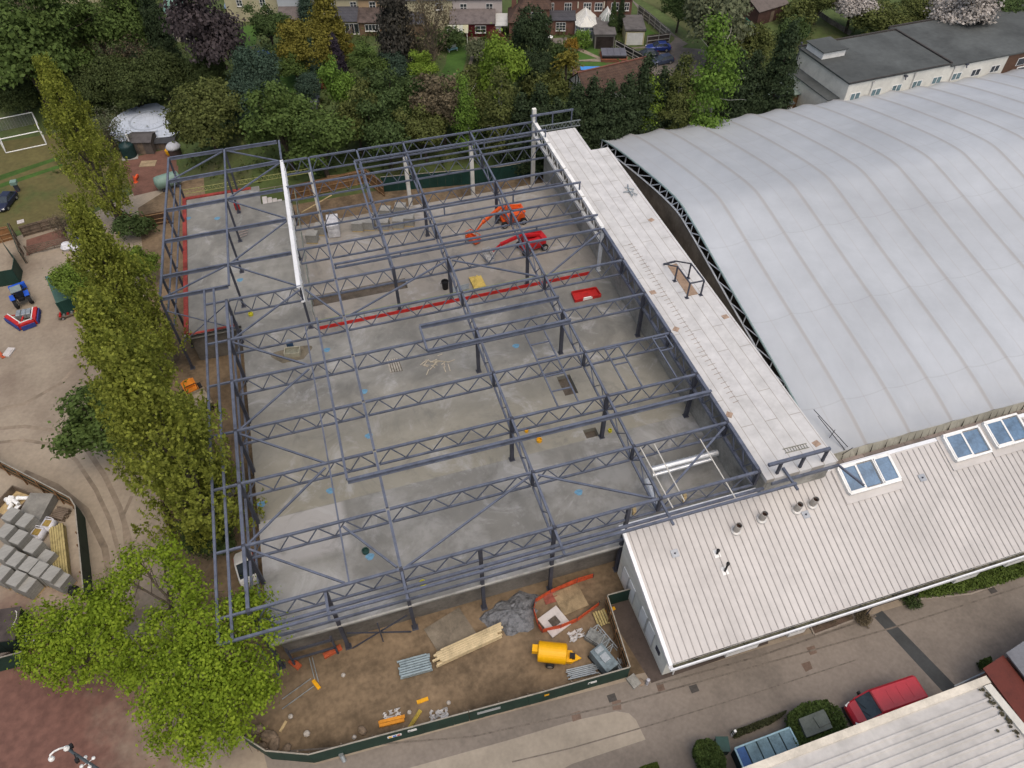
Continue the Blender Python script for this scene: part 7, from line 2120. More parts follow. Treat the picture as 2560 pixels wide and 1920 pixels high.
o = MB().lathe([(.3, 0), (.3, .12), (.22, .16), (.02, .17)], 14).build('drain_cover', mat('tan_cover', (.24, .18, .13), .8, .1, 2)); o.location = g(2, 3, 1115, 922); tag(o, 'round tan drain cover beside the drain box', 'drain cover')
a = g(2, 3, 1165, 935); t = thing('white_bollard', 'pale bollard at the corner of the brown paving', 'bollard', a); MB().lathe([(.12, 0), (.12, .85), (.15, .88), (.15, 1.0), (.03, 1.06)], 12).build('shaft', mat('pale_bollard', (.42, .42, .46), .5, .1, 2), t)

# ------------------------------------------------------------------ lower left: container, lamp post
p4 = [g(0, 3, -250, 340, GZ + 2.5), g(0, 3, 165, 258, GZ + 2.5), g(0, 3, 320, 380, GZ + 2.5)]
A, B_ = G(-30, 1527, GZ + 2.6), G(48, 1516, GZ + 2.6)
Cc = G(33, 1597, GZ + 2.6)
v = (B_ - Cc); t = thing('green_store', 'dark green timber store with a brown felt roof at the left edge', 'store', (B_.x, B_.y, GZ))
w_ = (A - B_).normalized() * 6
cs = [B_, B_ + w_, Cc + w_, Cc]
MB().prism([(q.x, q.y) for q in cs], GZ, GZ + 2.4).build('wall', bricklike('dark_green_cladding', (.012, .026, .022), (.010, .022, .019), (.004, .008, .007), 1.2, 3, .03, axis='Z'), t, w=1)
cx = sum(cs, Vector()) / 4
MB().prism([(cx.x + (q.x - cx.x) * 1.03, cx.y + (q.y - cx.y) * 1.03) for q in cs], GZ + 2.405, GZ + 2.52).build('roof', mat('brown_felt_roof', (.075, .06, .055), .9, .2, .8, stain=.25), t, w=1)
o = MB().path([G(38, 1527, GZ + 2.6), G(42, 1530, GZ + 2.6), G(41, 1545, GZ + 2.6), G(33, 1562, GZ + 2.6), G(29, 1577, GZ + 2.6)], .035).build('cable', mat('white_cable', (0, 0, 0))); tag(o, 'white cable curling over the brown felt roof', 'cable')
o = MB().path([G(66, 1575, GZ + .9), G(63, 1602, GZ + .9), G(84, 1610, GZ + .9), G(85, 1600, GZ + .9)], .05).bar(G(63, 1602, GZ + .9), G(65, 1610, GZ), .07).bar(G(84, 1610, GZ + .9), G(86, 1616, GZ), .07).build('trolley_frame', mat('pale_blue_tube', (.34, .40, .46), .4, .1, 2)); tag(o, 'pale blue tube frame beside the green store', 'tube frame')
for k in range(5):
    pass
slabthing('scrap_boards', 'heap of pale boards beside the green store', 'boards', G(25, 1615), 3.0, 1.6, .4, .3, mat('grey_boards', (.20, .17, .155), .9, .3, 1.5, stain=.3), extra=lambda mb: mb.box(-1.2, -.5, .4, .9, .2, .55).bar((-1.6, .6, .5), (1.5, -.4, .6), .3, .08))
p = G(182, 1474, GZ + .5); t = thing('black_sack', 'black rubbish sack against the compound hoarding', 'sack', (p.x, p.y, GZ)); MB().lathe([(.3, 0), (.5, .2), (.45, .5), (.15, .75), (.08, .85)], 9).build('bag', BLACK, t); MB().lathe([(.08, .85), (.16, 1.0)], 6).build('knot', BLACK, t)
# lamp post: base out of frame, leaning into view by perspective
zt_ = 4.0
top = G(168, 1872, zt_)
t = thing('lamp_post', 'ornate grey lamp post with a white swan neck at the bottom left', 'lamp post', (top.x, top.y, GZ))
LPM = mat('blue_grey_post', (.10, .13, .155), .5, .1, 2)
h_ = zt_ - GZ
MB().lathe([(.22, 0), (.22, .6), (.13, .8), (.10, h_ - 1.2), (.08, h_)], 14).build('post', LPM, t)
MB().lathe([(.15, h_ - .02), (.2, h_ + .12), (.12, h_ + .3), (.05, h_ + .42)], 14).build('finial', WHITE, t)
sx = (G(146, 1878, zt_ + .4) - Vector((top.x, top.y, zt_ + .4))).normalized()
P0 = Vector((0, 0, h_ + .35)); pts = [P0 + sx * d_ + Vector((0, 0, z_)) for d_, z_ in ((0, 0), (.25, .25), (.55, .35), (.85, .25), (1.0, -.05))]
MB().path(pts, .06, 8).build('swan_neck', WHITE, t)
e_ = pts[-1]; MB().lathe([(.05, 0), (.17, -.1), (.2, -.25), (.14, -.38), (.02, -.42)], 14, tuple(e_)).build('globe_lamp', WHITE, t)
cr = Vector((-sx.y, sx.x, 0))
mb = MB(); mb.bar(Vector((0, 0, h_ - 1.0)) - cr * .55, Vector((0, 0, h_ - 1.0)) + cr * .55, .06)
for s_ in (-1, 1): mb.bar(Vector((0, 0, h_ - 1.05)) + cr * .45 * s_, Vector((0, 0, h_ - 1.05)) + cr * .75 * s_, .22, .26)
mb.build('floodlight', BLACK, t)
mb = MB()
for a_ in range(4):
    an = a_ * 1.57 + .4; c_ = Vector((math.cos(an) * .42, math.sin(an) * .42, h_ - 3.2)); mb.lathe([(.02, -.13), (.12, -.06), (.13, .04), (.02, .14)], 10, tuple(c_)); mb.bar((0, 0, h_ - 3.25), tuple(c_ - Vector((0, 0, .1))), .04)
mb.build('globe_cluster', WHITE, t)

# ------------------------------------------------------------------ left: goal, tank, huts, sheds by the yard
t = thing('football_goal', 'white football goal with a box net frame on the worn grass', 'goal', g(0, 0, 55, 1325))
f0, f1 = g(0, 0, 55, 1325), g(0, 0, 405, 1250)
r0, r1 = g(0, 0, -15, 1160), g(0, 0, 335, 1087)
up = Vector((0, 0, 2.3))
for nm, a, b_ in (('upright', f0, f0 + up), ('upright', f1, f1 + up), ('crossbar', f0 + up, f1 + up), ('base_bar', f0, f1), ('upright', r0, r0 + up), ('upright', r1, r1 + up), ('crossbar', r0 + up, r1 + up), ('base_bar', r0, r1), ('side_bar', f0 + up, r0 + up), ('side_bar', f1 + up, r1 + up), ('side_bar', f0, r0), ('side_bar', f1, r1)):
    MB().tube(a + Vector((0, 0, .09)), b_ + Vector((0, 0, .09)), .085, n=8).build(nm, WHITE, t, w=1)
ntm = MB()
for k in range(15):
    f_ = k / 14; ntm.bar(r0.lerp(r1, f_), (r0 + up).lerp(r1 + up, f_), .02)
    ntm.bar(r0.lerp(r0 + up, f_), r1.lerp(r1 + up, f_), .02)
ntm.build('net', mat('grey_net', (.28, .28, .28), .8, .1, 2), t, w=1)
# round tank
c = G(374, 302, GZ + 1.5); ra = 97 * depth(c) / FPX
t = thing('round_tank', 'round water tank with a pale blue grey segmented lid', 'tank', (c.x, c.y, GZ))
MB().lathe([(ra, 0), (ra, 1.2)], 48).build('shell', mat('tank_shell', (.055, .065, .07), .6, .15, .7), t)
LID = bricklike('segmented_lid', (.47, .52, .60), (.44, .49, .57), (.30, .34, .40), 1.3, 1.3, .02, axis='XY', var=.1)
lid = MB().lathe([(ra + .15, 1.18), (ra + .15, 1.30), (ra * .8, 1.44), (ra * .5, 1.56), (ra * .2, 1.62), (.02, 1.63)], 48).build('lid', LID, t)
rg = MB()
for k in range(24):
    a_ = k / 24 * 6.283; rg.bar((math.cos(a_) * ra * .25, math.sin(a_) * ra * .25, 1.63), (math.cos(a_) * ra * 1.0, math.sin(a_) * ra * 1.0, 1.32), .05, .03)
rg.lathe([(ra * .5, 1.57), (ra * .5 + .06, 1.59), (ra * .5 + .07, 1.55)], 48)
rg.build('lid_seam', mat('lid_seam', (.33, .37, .43), .6, .1, 1), lid)
mb = MB(); pp = g(0, 0, 1105, 1200, GZ + 2.6) - Vector((c.x, c.y, GZ)); mb.tube(pp - Vector((0, 0, 2.6)), pp + Vector((0, 0, .8)), .12, n=8); mb.lathe([(.45, 0), (.45, .12)], 14, (pp.x + 2.2, pp.y + 1.0, .95)); mb.build('inlet_pipe', WHITE, t)
p = g(0, 0, 1075, 1230, GZ + 2.4); t = thing('oil_tank', 'dark green ribbed oil tank in front of the round tank', 'oil tank', (p.x, p.y, GZ))
MB().lathe([(1.05, .1), (1.12, .3), (1.06, .5), (1.12, .7), (1.06, .9), (1.12, 1.1), (1.06, 1.3), (1.12, 1.5), (1.06, 1.7), (1.1, 1.9), (.9, 2.15), (.3, 2.35), (.3, 2.45)], 20).build('shell', mat('oil_tank_green', (.012, .035, .035), .5, .15, 2), t, smooth=True); MB().box(-1.2, -1.2, 0, 1.2, 1.2, .095).build('plinth', CONC, t)


def hut(name, label, c, w_, d_, h_, rz, wallm, roofm, z=None, pitch=.5, over=.2, door=None):
    z = TZ(c.x, c.y) if z is None else z
    t = thing(name, label, 'shed', (c.x, c.y, z), rz)
    MB().box(-w_ / 2, -d_ / 2, 0, w_ / 2, d_ / 2, h_).add([(-w_ / 2, -d_ / 2, h_), (-w_ / 2, d_ / 2, h_), (-w_ / 2, 0, h_ + pitch * .98), (w_ / 2, -d_ / 2, h_), (w_ / 2, d_ / 2, h_), (w_ / 2, 0, h_ + pitch * .98)], [(0, 2, 1), (3, 4, 5)]).build('wall', wallm, t)
    x = w_ / 2 + over; y = d_ / 2 + over; dzz = pitch * over / (d_ / 2)
    MB().add([(-x, -y, h_ - dzz + .01), (x, -y, h_ - dzz + .01), (x, 0, h_ + pitch), (-x, 0, h_ + pitch), (-x, y, h_ - dzz + .01), (x, y, h_ - dzz + .01),
              (-x, -y, h_ - dzz + .09), (x, -y, h_ - dzz + .09), (x, 0, h_ + pitch + .08), (-x, 0, h_ + pitch + .08), (-x, y, h_ - dzz + .09), (x, y, h_ - dzz + .09)],
             [(6, 7, 8, 9), (9, 8, 11, 10), (3, 2, 1, 0), (4, 5, 2, 3), (0, 1, 7, 6), (5, 4, 10, 11), (1, 2, 8, 7), (2, 5, 11, 8), (0, 6, 9, 3), (3, 9, 10, 4)]).build('roof', roofm, t)
    MB().box(-.45, -d_ / 2 - .04, .02, .45, -d_ / 2 - .003, min(1.95, h_ - .1)).build('door', door or WOOD, t)
    return t


SHR = mat('grey_shed_felt', (.085, .078, .078), .9, .15, 1)
p = g(0, 0, 1265, 1290); hut('wooden_hut', 'small grey wooden hut in front of the round tank', p, 3.4, 3.0, 2.1, -.25, mat('grey_brown_boards', (.10, .085, .075), .9, .2, 1), SHR, GZ)
p = g(0, 0, 1420, 1270); hut('wooden_hut', 'low dark lean to beside the small grey hut', p, 4.0, 1.6, 1.2, -.2, mat('grey_brown_boards', (0, 0, 0)), mat('dark_grey_roof', (.05, .052, .058), .8, .15, 1), GZ, .25)
p = g(0, 0, 1515, 1320, GZ + .6); t = thing('white_topped_bin', 'dark bin with a pale rounded lid beside the huts', 'bin', (p.x, p.y, GZ)); MB().lathe([(.9, 0), (1.0, 1.5)], 18).build('body', mat('brown_bin', (.07, .05, .045), .7, .1, 2), t); MB().lathe([(1.12, 1.5), (1.12, 1.75), (.8, 2.1), (.1, 2.2)], 18).build('lid', mat('pale_lid', (.46, .47, .50), .5, .08, 2), t, smooth=True)
p = g(0, 0, 1455, 1310, GZ + .5); o = MB().lathe([(.4, 0), (.5, .3), (.5, .8), (.35, .95)], 12).build('yellow_drum', YELLOW); o.location = (p.x, p.y, GZ); tag(o, 'small yellow drum beside the white topped bin', 'drum')
slabthing('pale_board', 'pale square board lying on the red paving by the huts', 'board', g(0, 0, 1280, 1415), 2.4, 1.7, .06, -.2, mat('tan_board', (.30, .23, .14), .9, .15, 1), extra=lambda mb: mb.box(-1.1, -.05, .06, 1.1, .05, .09))
p = g(0, 0, 1450, 1570, GZ + 1); t = thing('pale_green_tank', 'pale green cylindrical tank lying behind the corner of the steel wing', 'tank', (p.x, p.y, GZ), .3); MB().lathe([(.1, -1.9), (.9, -1.7), (1.0, -1.2), (1.0, 1.2), (.9, 1.7), (.1, 1.9)], 22).xf(Matrix.Translation((0, 0, 1.25)) @ Matrix.Rotation(math.pi / 2, 4, 'Y')).build('vessel', mat('pale_green_vessel', (.17, .26, .22), .5, .1, 1), t, smooth=True)
MB().box(-1.2, -.7, 0, -.9, .7, .6).box(.9, -.7, 0, 1.2, .7, .6).build('saddle', STEELD, t)
p = g(0, 0, 1165, 1555, GZ + .4); o = MB().lathe([(.35, 0), (.3, .1), (.22, .1), (.06, 1.1)], 12).bar((0, .2, .4), (.3, 1.5, .3), .3, .3).build('orange_cones', mat('cone_orange', (.70, .10, .03), .6, .1, 2)); o.location = (p.x, p.y, GZ); tag(o, 'orange red barrier piece on the red paving', 'barrier')
p = g(0, 0, 130, 1600, GZ + 1); t = thing('green_post_box', 'small green topped cabinet on a post at the edge of the grass', 'cabinet', (p.x, p.y, GZ)); MB().box(-.25, -.25, 0, .25, .25, 1.2).build('stem', STEELD, t); MB().box(-.42, -.42, 1.2, .42, .42, 1.7).build('head', mat('pale_green_vessel', (0, 0, 0)), t)
slabthing('white_slab', 'small pale slab lying on the grass left of the poplars', 'slab', g(0, 1, 180, 260), .9, .8, .12, .2, mat('pale_precast', (0, 0, 0)), extra=lambda mb: mb.box(-.2, -.2, .12, .2, .2, .15))
c3 = [g(0, 1, 400, 740, GZ + 2.4), g(0, 1, 530, 690, GZ + 2.4), g(0, 1, 660, 900, GZ + 2.4), g(0, 1, 405, 800, GZ + 2.4)]
c = [g(0, 1, 402, 795, GZ + 2.4), g(0, 1, 395, 735, GZ + 2.4), g(0, 1, 540, 685, GZ + 2.4)]
e1 = (c[2] - c[1]); e2 = e1.normalized(); e3 = Vector((e2.y, -e2.x, 0))
t = thing('green_container', 'green steel container under the light green maple', 'container', (c[1].x, c[1].y, GZ))
q = [c[1], c[1] + e2 * 2.6, c[1] + e2 * 2.6 + e3 * 6, c[1] + e3 * 6]
MB().prism([(a.x, a.y) for a in q[::-1]], GZ + .1, GZ + 2.4).build('body', bricklike('corrugated_green', (.018, .060, .048), (.016, .054, .044), (.010, .034, .028), .25, 5, .02), t, w=1)
MB().prism([(a.x, a.y) for a in q[::-1]], GZ + 2.402, GZ + 2.46).build('roof', mat('faded_green_roof', (.055, .115, .095), .6, .12, 1), t, w=1)
for a in q: MB().bar(Vector((a.x, a.y, GZ)), Vector((a.x, a.y, GZ + 2.47)), .14).build('corner_post', DGREEN, t, w=1)
p = g(0, 1, 575, 470, GZ + .4); o = MB().lathe([(.6, 0), (.8, .4), (.5, .9), (.1, 1.0)], 9).lathe([(.5, 0), (.7, .3), (.4, .7), (.05, .8)], 8, (1.1, -.5, 0)).build('white_bags', mat('white_woven_bag', (0, 0, 0))); o.location = (p.x, p.y, GZ); tag(o, 'slumped white sacks beside the field gate', 'sacks')
p = g(0, 1, 685, 430, GZ + .5); o = MB().lathe([(.45, 0), (.5, .5), (.46, .9), (.46, 1.2), (.1, 1.3)], 14).build('blue_barrel', mat('barrel_blue', (.05, .06, .26), .5, .1, 2)); o.location = (p.x, p.y, GZ); tag(o, 'blue barrel beside the slumped white sacks', 'barrel')
p = g(0, 1, 610, 1045, GZ + .3); t = thing('scrap_trailer', 'low trolley loaded with silver red scrap below the green container', 'trolley', (p.x, p.y, GZ), .25); MB().box(-1.5, -.5, .25, 1.5, .5, .4).build('deck', WOOD, t)
for k in range(6): MB().tube((-1.2 + k * .45, -.35, .52), (-1.05 + k * .45, .35, .55), .14, n=8).build('can', GALV if k % 2 else REDP, t)
for x in (-1, 1):
    for y in (-.5, .5): wheel(t, x, y, .22, .12)
slabthing('orange_plank', 'orange red board lying on the pale yard at the left edge', 'board', g(0, 1, 10, 1410), .4, 1.5, .15, .6, mat('red_orange_block', (0, 0, 0)), extra=lambda mb: mb.box(-.1, -.6, .15, .1, .6, .2))
slabthing('pale_kerb_block', 'pale concrete block lying on the yard at the left edge', 'block', g(0, 1, 80, 1390), .9, 1.4, .2, -.4, mat('pale_precast', (0, 0, 0)), extra=lambda mb: mb.box(-.3, -.5, .2, .3, .5, .24))
# ambulance-like cab glimpsed between the canopy rails: a small red and white vehicle
p = G(612, 1412, GZ + 1.2); t = thing('site_vehicle', 'small red and white vehicle half hidden under the canopy rails', 'vehicle', (p.x, p.y, GZ), 1.75)
b_ = MB(); loft(b_, [ring(-1.9, .7, .4, 1.1), ring(-1.7, .85, .3, 1.5), ring(.3, .85, .3, 1.5), ring(1.4, .82, .3, .95), ring(1.8, .65, .4, .8)]); b_.build('body', WHITE, t); MB().box(-1.6, -.88, .5, 1.3, -.852, .95).box(-1.6, .852, .5, 1.3, .88, .95).build('side_stripe', REDP, t); MB().box(-1.5, -.7, 1.502, .1, .7, 1.53).build('roof_panel', GLASS, t)
for x in (-1.2, 1.1):
    for y in (-.75, .75): wheel(t, x, y, .3, .18)
# rubble strip along the west wall
for k, (x, y) in enumerate(((1930, 900), (1960, 1000), (1985, 1060), (1975, 1100), (1600, 950), (1580, 1000), (1930, 1100), (2000, 960))):
    o = MB().lathe([(.4, 0), (.6, .2), (.5, .5), (.1, .62)], 7).build('rubble_lump', mat('pale_rubble', (.28, .26, .24), .95, .2, 2)); o.location = g(0, 2, x, y); o.scale = (1, .7, .8); o.rotation_euler = (0, 0, k); tag(o, 'lump of pale rubble on the strip under the canopy rails', 'rubble', 'rubble lumps along the west wall')
slabthing('pale_sheet', 'tan plywood sheet behind the track fence near the oak', 'board', g(0, 2, 1480, 910, GZ + .8), 2.3, 1.4, .12, -.2, TIMBER, z=GZ + .5, extra=lambda mb: mb.box(-.9, -.5, -.5, .9, .5, 0))
# dirt bay: plywood sheet against the hoarding
slabthing('plywood_sheet', 'large plywood sheet standing in the dirt bay', 'plywood sheet', G(860, 470, GZ), 4.2, .12, 2.3, -.12, mat('tan_plywood', (.24, .155, .085), .85, .15, .8), extra=lambda mb: mb.box(-2.0, -.12, 0, -1.8, -.06, 2.2))
# ------------------------------------------------------------------ houses and gardens behind
def winset(parent, x, z, w_, h_, y, cols=2, rows=1, name='window', glass=None):
    f = MB(); f.bar((x, y - .03, z + .04), (x + w_, y - .03, z + .04), .07, .09); f.bar((x, y - .03, z + h_ - .04), (x + w_, y - .03, z + h_ - .04), .07, .09)
    f.box(x - .06, y - .14, z - .08, x + w_ + .06, y - .002, z - .006)
    for k in range(cols + 1): xx = x + .04 + (w_ - .08) * k / cols; f.bar((xx, y - .03, z + .09), (xx, y - .03, z + h_ - .09), .08, .07, up=(0, 1, 0))
    for k in range(1, rows): zz_ = z + h_ * k / rows; f.bar((x + .08, y - .032, zz_), (x + w_ - .08, y - .032, zz_), .05, .05)
    o = f.build(name, WHITE, parent)
    MB().box(x + .06, y - .02, z + .06, x + w_ - .06, y - .004, z + h_ - .06).build('pane', glass or GLASS, o)
    return o


SLATE = bricklike('grey_slate_roof', (.075, .075, .085), (.06, .06, .07), (.04, .04, .045), .4, .25, .01, var=.2)
TILE = bricklike('brown_tile_roof', (.105, .065, .048), (.08, .052, .042), (.045, .03, .025), .35, .28, .015, var=.35)
PALEY = mat('pale_yellow_render', (.46, .42, .28), .85, .06, .6, stain=.08)
PALEB = mat('pale_blue_render', (.46, .50, .53), .85, .05, .6)
TANR = mat('tan_render', (.42, .30, .18), .85, .08, .6)
PINK = mat('pinkish_render', (.47, .42, .40), .85, .06, .6)


def lean(parent, x0, x1, y0, y1, zl, zh, roofm, name='extension_roof'):
    return MB().add([(x0, y0, zl), (x1, y0, zl), (x1, y1, zh), (x0, y1, zh), (x0, y0, zl - .1), (x1, y0, zl - .1), (x1, y1, zh - .1), (x0, y1, zh - .1)], [(0, 1, 2, 3), (7, 6, 5, 4), (0, 4, 5, 1), (1, 5, 6, 2), (3, 7, 4, 0)]).build(name, roofm, parent)


def terrace(px, py, w_, label, wallm, exts, roofm=SLATE, wins=()):
    """front wall foot at the pixel; the house is local x to the right, y away"""
    p = GT(px, py)
    t = thing('terraced_house', label, 'house', p, R_(-16.5))
    MB().box(0, 0, 0, w_ - .02, 8, 5.4).build('wall', wallm, t)
    MB().add([(-.1, -.3, 5.3), (w_ + .08, -.3, 5.3), (w_ + .08, 4, 8.2), (-.1, 4, 8.2), (w_ + .08, 8.3, 5.3), (-.1, 8.3, 5.3)], [(0, 1, 2, 3), (3, 2, 4, 5)]).build('roof', roofm, t)
    MB().box(w_ * .9 - .5, 3.5, 7.6, w_ * .9 + .3, 4.6, 9.3).build('chimney', BRICK, t)
    for x, z, ww, hh in wins: winset(t, x, z, ww, hh, 0, 2, 2)
    for (x0, x1, d_, zl, zh, wm, rm, feats) in exts:
        MB().box(x0, -d_, 0, x1, -.02, zl - .15).build('extension_wall', wm, t)
        lean(t, x0 - .2, x1 + .2, -d_ - .25, -.03, zl, zh, rm)
        for (x, z, ww, hh, c_, r_) in feats: winset(t, x, z, ww, hh, -d_, c_, r_, 'window' if hh < 1.7 else 'patio_door')
    return t


REDW = mat('dark_red_boards', (.10, .012, .016), .7, .12, 1)
BRE = bricklike('brown_brick_wall', (.22, .13, .07), (.17, .10, .06), (.2, .17, .13), .23, .075, .01)
terrace(575, 54, 10.5, 'cream terraced house at the top left of the row', PALEY, [], wins=((2.2, 2.8, 1.1, 1.2), (6.6, 2.8, 1.1, 1.3), (7.6, .3, .9, 1.9)))
terrace(706, 64, 7.6, 'pale blue terraced house with a lean to porch', PALEB, [(.3, 4.4, 2.8, 2.3, 3.5, mat('red_door_paint', (.22, .02, .02), .6, .1, 1), mat('brown_grey_slate', (.13, .11, .105), .9, .2, 1), ((.9, .2, 1.0, 1.9, 1, 1),))], wins=((5.5, 1.7, .9, 1.6),))
terrace(800, 70, 8.6, 'pale yellow terraced house with a dark slate extension', PALEY, [(3.4, 8.5, 3.2, 2.5, 3.9, PALEY, SLATE, ((5.4, .2, 2.6, 1.9, 3, 1), (4.0, .9, .8, 1.2, 1, 1)))], wins=((2.4, 3.6, 1.2, 1.1), (6.4, 3.6, 1.2, 1.1)))
terrace(905, 72, 5.4, 'tan terraced house with a brown brick extension', TANR, [(.1, 5.2, 3.2, 2.5, 3.9, BRE, mat('mossy_brown_slate', (.10, .075, .065), .9, .3, .8, stain=.3), ((1.2, .9, 2.6, 1.2, 4, 1),))], wins=((2.0, 3.6, 1.2, 1.3),))
terrace(968, 75, 12.6, 'pale yellow terraced house behind the bare trees', PALEY, [(3.6, 7.2, 3, 2.3, 3.3, BRE, SLATE, ())], wins=((1.0, 3.5, 1.0, 1.6), (9.5, 3.6, 1.2, 1.2)))
tt = terrace(1129, 73, 9.6, 'pinkish rendered house with a dark red boarded extension', PINK, [(.1, 8.2, 3.6, 2.5, 3.7, REDW, mat('brown_grey_slate', (0, 0, 0)), ((4.6, .8, 2.0, 1.3, 2, 2),))], wins=((1.8, 3.3, 1.3, 1.3), (6.6, 3.3, 1.3, 1.3)))
lean(tt, 8.3, 10.6, -4.0, -.4, 2.2, 3.0, mat('ribbed_plastic', (.42, .42, .40), .5, .1, 1), 'side_canopy')
lean(tt, -.4, 3.4, -6.2, -3.95, 1.9, 2.4, bricklike('striped_plastic', (.40, .42, .38), (.42, .40, .24), (.3, .3, .3), 5, .6, .01, axis='YX'), 'verandah_roof')
for x in (-.2, 3.2): MB().bar((x, -6.1, 0), (x, -6.1, 1.88), .1).build('verandah_post', WHITE, tt)
MB().box(8.4, -3.66, .1, 9.4, -3.61, 2.0).build('door', WHITE, tt)

# the red brick houses
p = GT(1372, 94)
t = thing('brick_house', 'red brick semi detached house with brown tiled roofs and two white conservatories', 'house', p, R_(-17)); t.scale = (.8, .9, 1)
MB().box(0, 4.2, 0, 19.2, 11, 5.5).build('wall', BRICK, t)
MB().add([(-.3, 3.9, 5.35), (19.5, 3.9, 5.35), (19.5, 7.6, 8.6), (-.3, 7.6, 8.6), (19.5, 11.3, 5.35), (-.3, 11.3, 5.35)], [(0, 1, 2, 3), (3, 2, 4, 5)]).build('roof', TILE, t)
MB().box(-6.6, .5, 0, .02, 8, 5.1).build('wing_wall', bricklike('orange_red_brick', (.20, .085, .05), (.16, .07, .045), (.2, .16, .13), .23, .075, .01), t)
MB().add([(-7.2, 0, 5.0), (.5, 0, 5.0), (.5, 8.4, 5.0), (-7.2, 8.4, 5.0), (-3.3, 3.4, 8.3), (-3.3, 5.2, 8.3)], [(0, 1, 4), (1, 2, 5, 4), (2, 3, 5), (3, 0, 4, 5)]).build('hip_roof', TILE, t)
MB().add([(-9.5, -1.5, 3.2), (-6.7, -1.5, 3.2), (-6.7, 6, 3.2), (-9.5, 6, 3.2), (-6.72, 2, 5.6)], [(0, 1, 4), (2, 3, 4), (3, 0, 4)]).build('low_roof', TILE, t)
MB().box(-9.2, -1.0, 0, -6.65, 5.5, 3.15).build('side_wall', BRICK, t)
MB().box(-8.6, 3.2, 3.0, -7.5, 4.6, 8.8).build('chimney', BRICK, t)
MB().box(.1, 1.2, 0, 6.0, 4.18, 2.7).build('extension_wall', BRICK, t)
lean(t, -.05, 6.2, .9, 4.19, 2.75, 3.4, SLATE)
winset(t, 1.6, .8, 2.3, 1.5, 1.2, 3, 3); winset(t, -4.2, 2.9, 2.4, 1.5, .5, 3, 3)
MB().box(-6.5, .1, 2.2, -.2, .48, 2.45).build('fascia', WHITE, t)
for x, w_ in ((.2, 1.0), (3.6, 1.7), (8.0, 1.8), (10.6, 1.8), (14.4, 1.8), (17.0, 1.6)): winset(t, x, 3.3, w_, 1.4, 4.2, 2 if w_ < 1.5 else 3, 2)
winset(t, 16.2, .7, 1.0, 1.6, 4.2, 2, 1); winset(t, 18.0, .9, .8, 1.4, 4.2, 1, 1)
for x in (13.2,): MB().tube((x, 4.1, 0), (x, 4.1, 5.2), .06, n=6).build('downpipe', BLACK, t)
for x in (6.6, 12.6): MB().box(x, 3.95, 3.8, x + .25, 4.19, 4.9).build('wall_box', CREAM, t)


def conservatory(parent, x0, x1, y0, y1, hw, hr, roofm, lab):
    cx = (x0 + x1) / 2; w_ = (x1 - x0) / 2; f = w_ * .62
    foot = [(x0, y1), (x0, y0 + f * .7), (x0 + f * .6, y0), (x1 - f * .6, y0), (x1, y0 + f * .7), (x1, y1)]
    cg = MB()
    for a, b_ in zip(foot[:-1], foot[1:]):
        cg.bar((*a, hw * .55), (*b_, hw * .55), .04, hw * .7)
    o = cg.build('conservatory_glazing', mat('conservatory_glass', (.16, .19, .22), .15, .3, .8, spec=.6), parent)
    fr_ = MB()
    for a, b_ in zip(foot[:-1], foot[1:]):
        a, b_ = Vector((*a, 0)), Vector((*b_, 0)); L = (b_ - a).length; n = max(1, int(round(L / .9)))
        fr_.bar(a + Vector((0, 0, .2)), b_ + Vector((0, 0, .2)), .12, .4); fr_.bar(a + Vector((0, 0, hw - .08)), b_ + Vector((0, 0, hw - .08)), .14, .16); fr_.bar(a + Vector((0, 0, hw * .72)), b_ + Vector((0, 0, hw * .72)), .08, .07)
        for k in range(n + 1): q = a.lerp(b_, k / n); fr_.bar(q + Vector((0, 0, .4)), q + Vector((0, 0, hw - .16)), .11)
    fr_.build('conservatory_frame', WHITE, parent)
    ov = [(cx + (a[0] - cx) * 1.06, y0 + (a[1] - y0) * 1.0 - (.15 if a[1] < y1 else 0)) for a in foot]
    r1, r2 = (cx, y1 - .05, hr), (cx, y0 + f * 1.15, hr)
    P_ = [(*a, hw) for a in ov]
    rv = P_ + [r1, r2]
    rf_ = MB().add(rv, [(0, 1, 7, 6), (1, 2, 7), (2, 3, 7), (3, 4, 7), (4, 5, 6, 7)])
    rf = rf_.build('conservatory_roof', roofm, parent)
    bs = MB(); bs.bar(r1, r2, .14, .12)
    for a in P_[1:5]: bs.bar(Vector(a) + Vector((0, 0, .04)), Vector(r2) + Vector((0, 0, .04)), .09, .07)
    for k in range(1, 6):
        f_ = k / 6
        for s_ in (0, 1):
            lo = Vector(P_[0 if s_ == 0 else 5]).lerp(Vector(P_[1 if s_ == 0 else 4]), f_); hi = Vector(r1).lerp(Vector(r2), f_); bs.bar(lo + Vector((0, 0, .04)), hi + Vector((0, 0, .04)), .07, .06)
    for e0, e1 in ((1, 2), (2, 3), (3, 4)):
        lo = (Vector(P_[e0]) + Vector(P_[e1])) / 2; bs.bar(lo + Vector((0, 0, .04)), Vector(r2) + Vector((0, 0, .04)), .07, .06)
    bs.build('glazing_bar', WHITE, rf)


conservatory(t, 6.1, 10.9, -1.6, 4.15, 2.5, 4.0, mat('white_polycarbonate', (.56, .55, .50), .5, .06, 1), 0)
conservatory(t, 11.9, 15.2, .6, 4.15, 2.4, 4.1, mat('tinted_roof_glass', (.16, .19, .17), .3, .2, .8, spec=.5), 1)
# sheds, garage and fences in the garden
rz_ = R_(-17)


